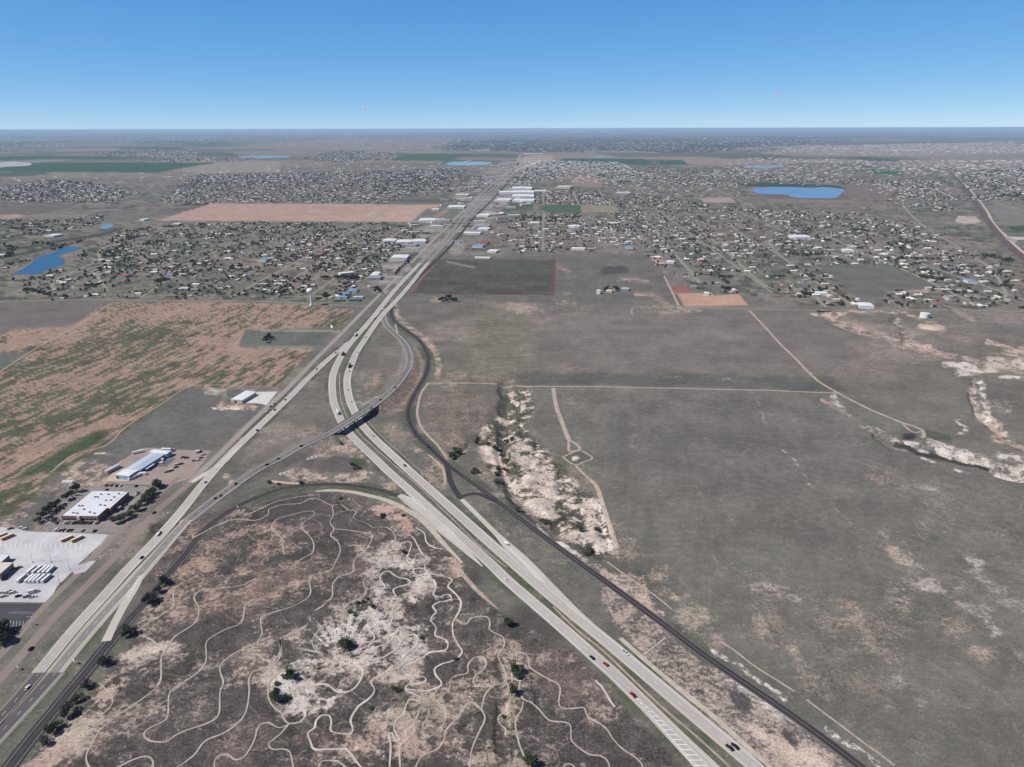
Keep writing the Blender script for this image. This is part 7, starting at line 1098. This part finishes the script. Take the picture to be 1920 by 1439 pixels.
for poly, dx, dy, p_, jit, sd_ in FARL: houses_far = seeds(poly, dx, dy, p_, jit, sd_, .4, 1500); vis += [(x, y, '', 0) for x, y in houses_far]
stuffhouses('distant_houses', vis[300:]+hid, 'mass of small pale distant roofs spread over the far plain', 'houses'); stuffhouses('distant_sheds', vs[300:], 'mass of small distant white sheds between the far houses', 'sheds', True)
# larger pale halls at the far edge of the city
for (u, v, w_, h_, lab) in [(96, 256.8, 200, 22, 'tiny bright white hall far left near the horizon'), (74, 257.6, 160, 30, 'white hall with a thin mast far left near the horizon'), (170, 258.5, 180, 18, 'pair of pale halls left near the horizon'), (377, 264.5, 190, 24, 'white grain halls amid far green land at left'), (460, 261, 260, 14, 'long pale hall right of the grain halls'), (860, 265, 60, 70, 'pale tower block at the left end of the distant city'), (970, 269, 300, 18, 'white hall in the middle of the city tree cover'), (1000, 261.5, 160, 30, 'white hall beyond the middle of the city'), (1168, 268.5, 120, 22, 'small white hall amid the right city trees'), (1322, 261, 70, 30, 'white domed hall amid the right city trees'), (1505, 258, 60, 120, 'pale high-rise, tallest of the distant downtown'), (1498, 258, 70, 60, 'lower pale high-rise of the distant downtown'), (1519, 257.8, 80, 70, 'dark broad high-rise right of the tallest'), (1744, 249.6, 240, 60, 'white industrial hall far right on the horizon'), (1791, 249, 200, 90, 'bright white silo hall far right on the horizon'),
                            (905, 283, 260, 14, 'row of pale halls below the left city trees'), (1000, 289.5, 300, 10, 'long pale hall beside the far crossing'), (1640, 275, 400, 14, 'string of pale industrial halls right of the city'), (1700, 283, 420, 12, 'broad pale industrial halls below the string'), (1580, 280.5, 300, 12, 'pale halls at the left of the industrial belt')]:
    x, y = G(u, v); m_ = RM['white'] if 'dark' not in lab else RM['grey']; t = thing('hall' if h_ < 55 else 'tower_block', x, y, 0, -TH, lab, 'building'); b = MB(); b.box(-w_/2, w_/2, -w_*.2, w_*.2, -1, h_-.5); new('wall', b.mesh('far_wall', [WHW]), parent=t); b = MB(); b.box(-w_/2-1, w_/2+1, -w_*.2-1, w_*.2+1, h_-.5, h_+1); new('roof', b.mesh('far_roof', [m_]), parent=t)
# trees: the nearest as things, the rest as one mass
vt_ = [t for t in trs if inview(t)]; nind = 300-len([o for o in COL.objects if o.name.startswith('tree')]); KN = ['dark', 'dark', 'olive', 'green']
for x, y, lab in vt_[:nind]:
    kd = KN[rs.integers(4)]; u, v = PX(np.array([x]), np.array([y])); tree(x, y, kd, rs.uniform(.55, 1.25), uniq(('%s tree ' % dict(dark='dark', olive='grey-green', green='green')[kd])+lab, float(u[0]), float(v[0])), 'trees '+lab, False, 0)
rest = vt_[nind:]
ct = seeds(P('Z', 840, 280, 870, 264, 1280, 257, 1600, 262, 1560, 270, 1330, 286, 1080, 284, 985, 285), 90, 260, .9, 60, 31, .35, 1500); rest += [(x, y, '') for x, y in ct]
for q, dn in ((P('Z', 1280, 296, 1500, 290, 1700, 296, 1900, 302, 1900, 312, 1500, 304, 1400, 304), .4), (P('Z', -20, 258, 500, 252, 860, 254, 860, 262, 300, 262, -20, 268), .25)):
    rest += [(x, y, '') for x, y in seeds(q, 120, 420, dn, 60, 32, .45, 1500)]
tp = []
for s_ in range(6):
    r_ = np.random.default_rng(s_+50); nF = 26; d = r_.normal(size=(nF, 3)); d /= np.linalg.norm(d, axis=1)[:, None]; c = d*r_.uniform(.5, 1.0, (nF, 1))*np.array([2.9, 2.9, 2.2])+np.array([0, 0, 3.1]); c += r_.normal(0, .5, (nF, 3))*np.array([1, 1, .4])
    a = r_.normal(size=(nF, 3)); a /= np.linalg.norm(a, axis=1)[:, None]; b_ = np.cross(a, d); b_ /= np.linalg.norm(b_, axis=1)[:, None]+1e-6; s2 = r_.uniform(.9, 1.6, (nF, 1))
    tp.append(np.stack([c-a*s2-b_*s2, c+a*s2-b_*s2, c+a*s2+b_*s2, c-a*s2+b_*s2], 1).reshape(-1, 3))
Vs = []; Ms = []
for x, y, _ in rest:
    g_ = rs.uniform(.6, 1.3)*max(1, min(2.6, hypot(x, y)/4500)); Vs.append(tp[rs.integers(6)]*g_*np.array([1, 1, 1/max(1, g_*.8)])+np.array([x, y, 0])); Ms += [int(rs.integers(3))]*26
Vs = np.concatenate(Vs); new('distant_trees', npmesh('distant_trees', Vs, np.arange(len(Vs)).reshape(-1, 4), [LF['dark'], LF['olive'], LF['green']], Ms), 'mass of small dark trees scattered through the far settlements and city', 'trees', None, 'stuff')
print('houses', len(vis), 'sheds', len(vs), 'trees', len(vt_), len(rest))
# ------------------------------------------------------------------ masts, poles, signs
POLE = cm('pole_steel', (.33, .33, .33), .5)
def mast(c, u, v, h, label, name='light_mast', cat='light mast', group='light masts'):
    x, y, z = GH(*T(c, u, v)[0]); t = thing(name, x, y, z, 0, label, cat, group); b = MB(); b.cyl(0, 0, -.3, h, .35 if h > 20 else .16, .14 if h > 20 else .08, 10); b.cyl(0, 0, 0, .5, .9, .9, 10); new('pole', b.mesh('mast_pole', [POLE]), parent=t)
    b = MB(); b.cyl(0, 0, h, h+.5, 1.1, 1.1, 12) if h > 20 else b.box(-1.6, 1.6, -.1, .1, h-.1, h+.05); new('head', b.mesh('mast_head', [POLE]), parent=t)
    for j in range(6 if h > 20 else 2):
        a_ = j*pi/3 if h > 20 else j*pi; r_ = 1.3 if h > 20 else 1.5; b = MB(); b.box(-.35, .35, -.2, .2, -.1, .12); q = new('lamp', b.mesh('mast_lamp', [LAMP]), parent=t); q.location = (cos(a_)*r_, sin(a_)*r_, h+.1)
for q in [('A', 1900, 158, 24, 'tall high-mast light left of the lower ramp'), ('M', 770, 920, 11, 'light pole at the right edge of the bus depot'), ('M', 895, 740, 11, 'light pole by the depot gate'), ('M', 660, 650, 9, 'light pole above the white bus rows'), ('M', 420, 650, 9, 'light pole left of the one above the bus rows'), ('A', 1840, 310, 12, 'light pole beside the dark frontage curve'), ('G', 770, 700, 24, 'tall light mast in the loop ramp meadow'), ('G', 430, 1010, 24, 'tall light mast in the meadow left of the flyover'), ('F', 1715, 470, 12, 'utility pole in front of the grey field'), ('A', 240, 1185, 10, 'light pole with white head beside the frontage road, lower left')]: mast(*q)
SGN = cm('sign_green', (.03, .16, .09), .5); SGB = cm('sign_back', (.8, .8, .8), .5)
def sign(c, u, v, w_, h_, zb, label, m_, rz=0): x, y, z = GH(*T(c, u, v)[0]); t = thing('road_sign', x, y, z, rz-1.1, label, 'road sign', 'road signs'); b = MB(); b.box(-w_/2, w_/2, -.05, .05, zb, zb+h_); new('panel', b.mesh('sign_panel', [m_]), parent=t); [new('post', (lambda q: (q.cyl(sx*w_*.3, .12, -.3, zb+h_*.8, .1, n=8), q.mesh('sign_post', [POLE]))[1])(MB()), parent=t) for sx in (-1, 1)]
sign('G', 570, 318, 7, 5, 5, 'white billboard at the corner of the pink field', cm('billboard_white', (.8, .8, .8)), .3); sign('P', 915, 812, 4, 2.5, 2, 'pale sign at the nose of the entrance ramp', SGB, .6)
sign('A', 1785, 298, 2, 1.4, 2, 'small white sign at the dark frontage curve', SGB, .4); sign('B', 140, 708, 3, 1.5, 2, 'white sign left of the lower highway', SGB, .4); sign('B', 560, 665, 3, 2, 2.5, 'white sign on the verge where concrete turns to asphalt', SGB, .4); sign('A', 1262, 345, 1.6, 1.4, 2, 'tiny white sign in the strip between the roads', SGB, .4); sign('B', 240, 372, 2.4, 1.6, 3, 'white sign beside the left frontage road', SGB, .3)
for j, (c, u, v) in enumerate([('A', 1210, 880), ('F', 1650, 560), ('F', 1500, 700), ('I', 1110, 500), ('H', 1115, 500), ('L', 1060, 20)]): mast(c, u, v, 11, uniq('thin wooden utility pole', *T(c, u, v)[0]), 'utility_pole', 'utility pole', 'utility poles')
# ------------------------------------------------------------------ water
wm_ = mat('pond_water', (.02, .07, .13), .12); kq = NB(wm_); kq.b.inputs['IOR'].default_value = 1.33; kq.b.inputs['Specular IOR Level'].default_value = .6; kq.bump(kq.noise(kq.pos(), .25, 3, .6), .25, .5)
wm2 = mat('lake_water', (.13, .27, .46), .35); kq = NB(wm2); kq.l(kq.mix(kq.ramp(kq.noise(kq.pos(), .006, 3), .35, .65), (.12, .26, .45), (.16, .30, .48)), kq.b.inputs['Base Color'])
wm1 = mat('pond_water_blue', (.02, .10, .19), .3)
for pts, m_, z in [(T('H', 95, 452, 150, 430, 230, 380, 280, 340, 340, 315, 420, 290, 470, 258, 560, 250, 630, 262, 560, 285, 450, 320, 480, 345, 495, 375, 440, 400, 370, 420, 300, 455, 190, 462), wm1, .12), (T('H', 745, 115, 790, 88, 845, 80, 835, 108, 790, 120), wm2, .12), (T('K', -130, 230, -50, 210, 150, 203, 330, 208, 430, 205, 560, 222, 530, 262, 500, 285, 400, 288, 200, 282, 120, 262, -60, 255), wm2, .3), (T('Z', 835, 307, 850, 304.2, 885, 303.6, 912, 304, 922, 306.5, 900, 309.5, 870, 310.5, 845, 310), mat('pale_lake_water', (.22, .42, .50), .4), .4), (T('Z', 1392, 312.5, 1410, 310.2, 1455, 310.4, 1470, 313, 1440, 315.5, 1405, 315), mat('grey_lake_water', (.2, .28, .38), .4), .4), (T('Z', 448, 294.5, 480, 292.6, 535, 293, 545, 295, 500, 297.2, 460, 297), mat('hazy_pond_water', (.22, .33, .44), .4), .5), (T('Z', 1095, 295, 1130, 293.6, 1155, 294.8, 1120, 296.3), mat('far_pond_water', (.2, .33, .45), .4), .5), (T('V', -80, 360, 60, 335, 230, 345, 200, 365, 40, 372, -80, 390), mottled('salt_flat', (.42, .42, .45), (.33, .31, .31), .01), .35)]:  # far left pond simply has a pale water colour
    P0 = spline([(*p_,) for p_ in pts+[pts[0]]], .8); jr = np.random.default_rng(len(P0)); jj = np.cumsum(jr.normal(0, 1, P0.shape), 0); jj -= np.linspace(0, 1, len(P0))[:, None]*jj[-1]; P0 = P0+jj/(np.abs(jj).max()+1e-9)*np.array([3.0, 1.0])*min(1, (P0[:, 1].mean()-250)/150)+jr.normal(0, .25, P0.shape)*np.array([1, .4])*min(1, (P0[:, 1].mean()-250)/150); o = sheet('water', [tuple(p_) for p_ in P0[:-1]], m_, z)
# ------------------------------------------------------------------ small clouds
cmt = mat('cloud_vapour', (.85, .87, .9), 1.0); kc = NB(cmt); tr_ = kc.n('ShaderNodeBsdfTransparent'); mx = kc.n('ShaderNodeMixShader'); nz_ = kc.noise(kc.pos(), .0011, 4, .6); kc.l(kc.ramp(nz_, .42, .68, 0, .24), mx.inputs[0]); kc.l(tr_.outputs[0], mx.inputs[1]); df_ = kc.n('ShaderNodeBsdfDiffuse'); tl_ = kc.n('ShaderNodeBsdfTranslucent'); ad_ = kc.n('ShaderNodeMixShader'); [q.inputs[0].__setattr__('default_value', (1, 1, 1, 1)) for q in (df_, tl_)]; kc.l(df_.outputs[0], ad_.inputs[1]); kc.l(tl_.outputs[0], ad_.inputs[2]); kc.l(ad_.outputs[0], mx.inputs[2]); kc.t.nodes.remove(kc.b); kc.l(mx.outputs[0], kc.t.nodes['Material Output'].inputs[0])
for j, (u, v, w_, h_, lab) in enumerate([(412, 205, 24, 5, 'flat white cloud, leftmost of the brighter ones'), (521, 197, 9, 3, 'tiny round cloud right of the leftmost flat one'), (486, 220, 20, 4, 'faint cloud low below the tiny round one'), (624, 204, 16, 4, 'small cloud in the middle of the left group'), (692, 203, 30, 7, 'ragged cloud, rightmost of the left group'), (615, 215, 14, 3, 'faint cloud below the middle one of the left group'), (977, 169, 17, 5, 'small bright cloud, highest above the centre'), (1114, 189, 13, 6, 'small bright cloud right of the highest one'), (1458, 178, 14, 8, 'faint wispy cloud high at the right'), (60, 222, 50, 5, 'faint long cloud at the far left'), (845, 216, 14, 3, 'barely visible cloud left of centre')]):
    D_ = 30000; a_ = (u-960)/FPX; b_ = (719.5-v)/FPX; d = Fv+a_*Rv+b_*Uv; d = d/d[1]*D_; r_ = np.random.default_rng(j); b = MB()
    for q in range(9):
        cx, cz = r_.uniform(-.42, .42)*w_, r_.uniform(-.3, .35)*h_; rr = r_.uniform(.12, .3)
        prof = [(max(.01, sin(pi*i_/6))*rr*w_*.6*D_/FPX*r_.uniform(.85, 1.1), -cos(pi*i_/6)*rr*h_*D_/FPX) for i_ in range(7)]; i0 = len(b.v); b.lathe(prof, 12)
        b.v[i0:] = [(x_+cx*D_/FPX, y_+r_.uniform(-1, 1)*2, z_+cz*D_/FPX) for x_, y_, z_ in b.v[i0:]]
    o = new('cloud', b.mesh('cloud', [cmt], True), lab, 'cloud', 'small clouds'); o.location = (d[0], d[1], CAMH+d[2])
# ------------------------------------------------------------------ haze
hm = bpy.data.materials.new('air_haze'); hm.use_nodes = True; tt = hm.node_tree; tt.nodes.remove(tt.nodes['Principled BSDF']); pv = tt.nodes.new('ShaderNodeVolumePrincipled'); pv.inputs['Color'].default_value = (.54, .76, 1.0, 1); pv.inputs['Density'].default_value = HAZE; pv.inputs['Anisotropy'].default_value = 0
tt.links.new(pv.outputs[0], tt.nodes['Material Output'].inputs['Volume'])
b = MB(); q = 275000; b.box(-q, q, -q, q, -12, CAMH+7); new('haze', b.mesh('haze', [hm]), 'thin blue haze over the plain', 'haze', None, 'stuff')
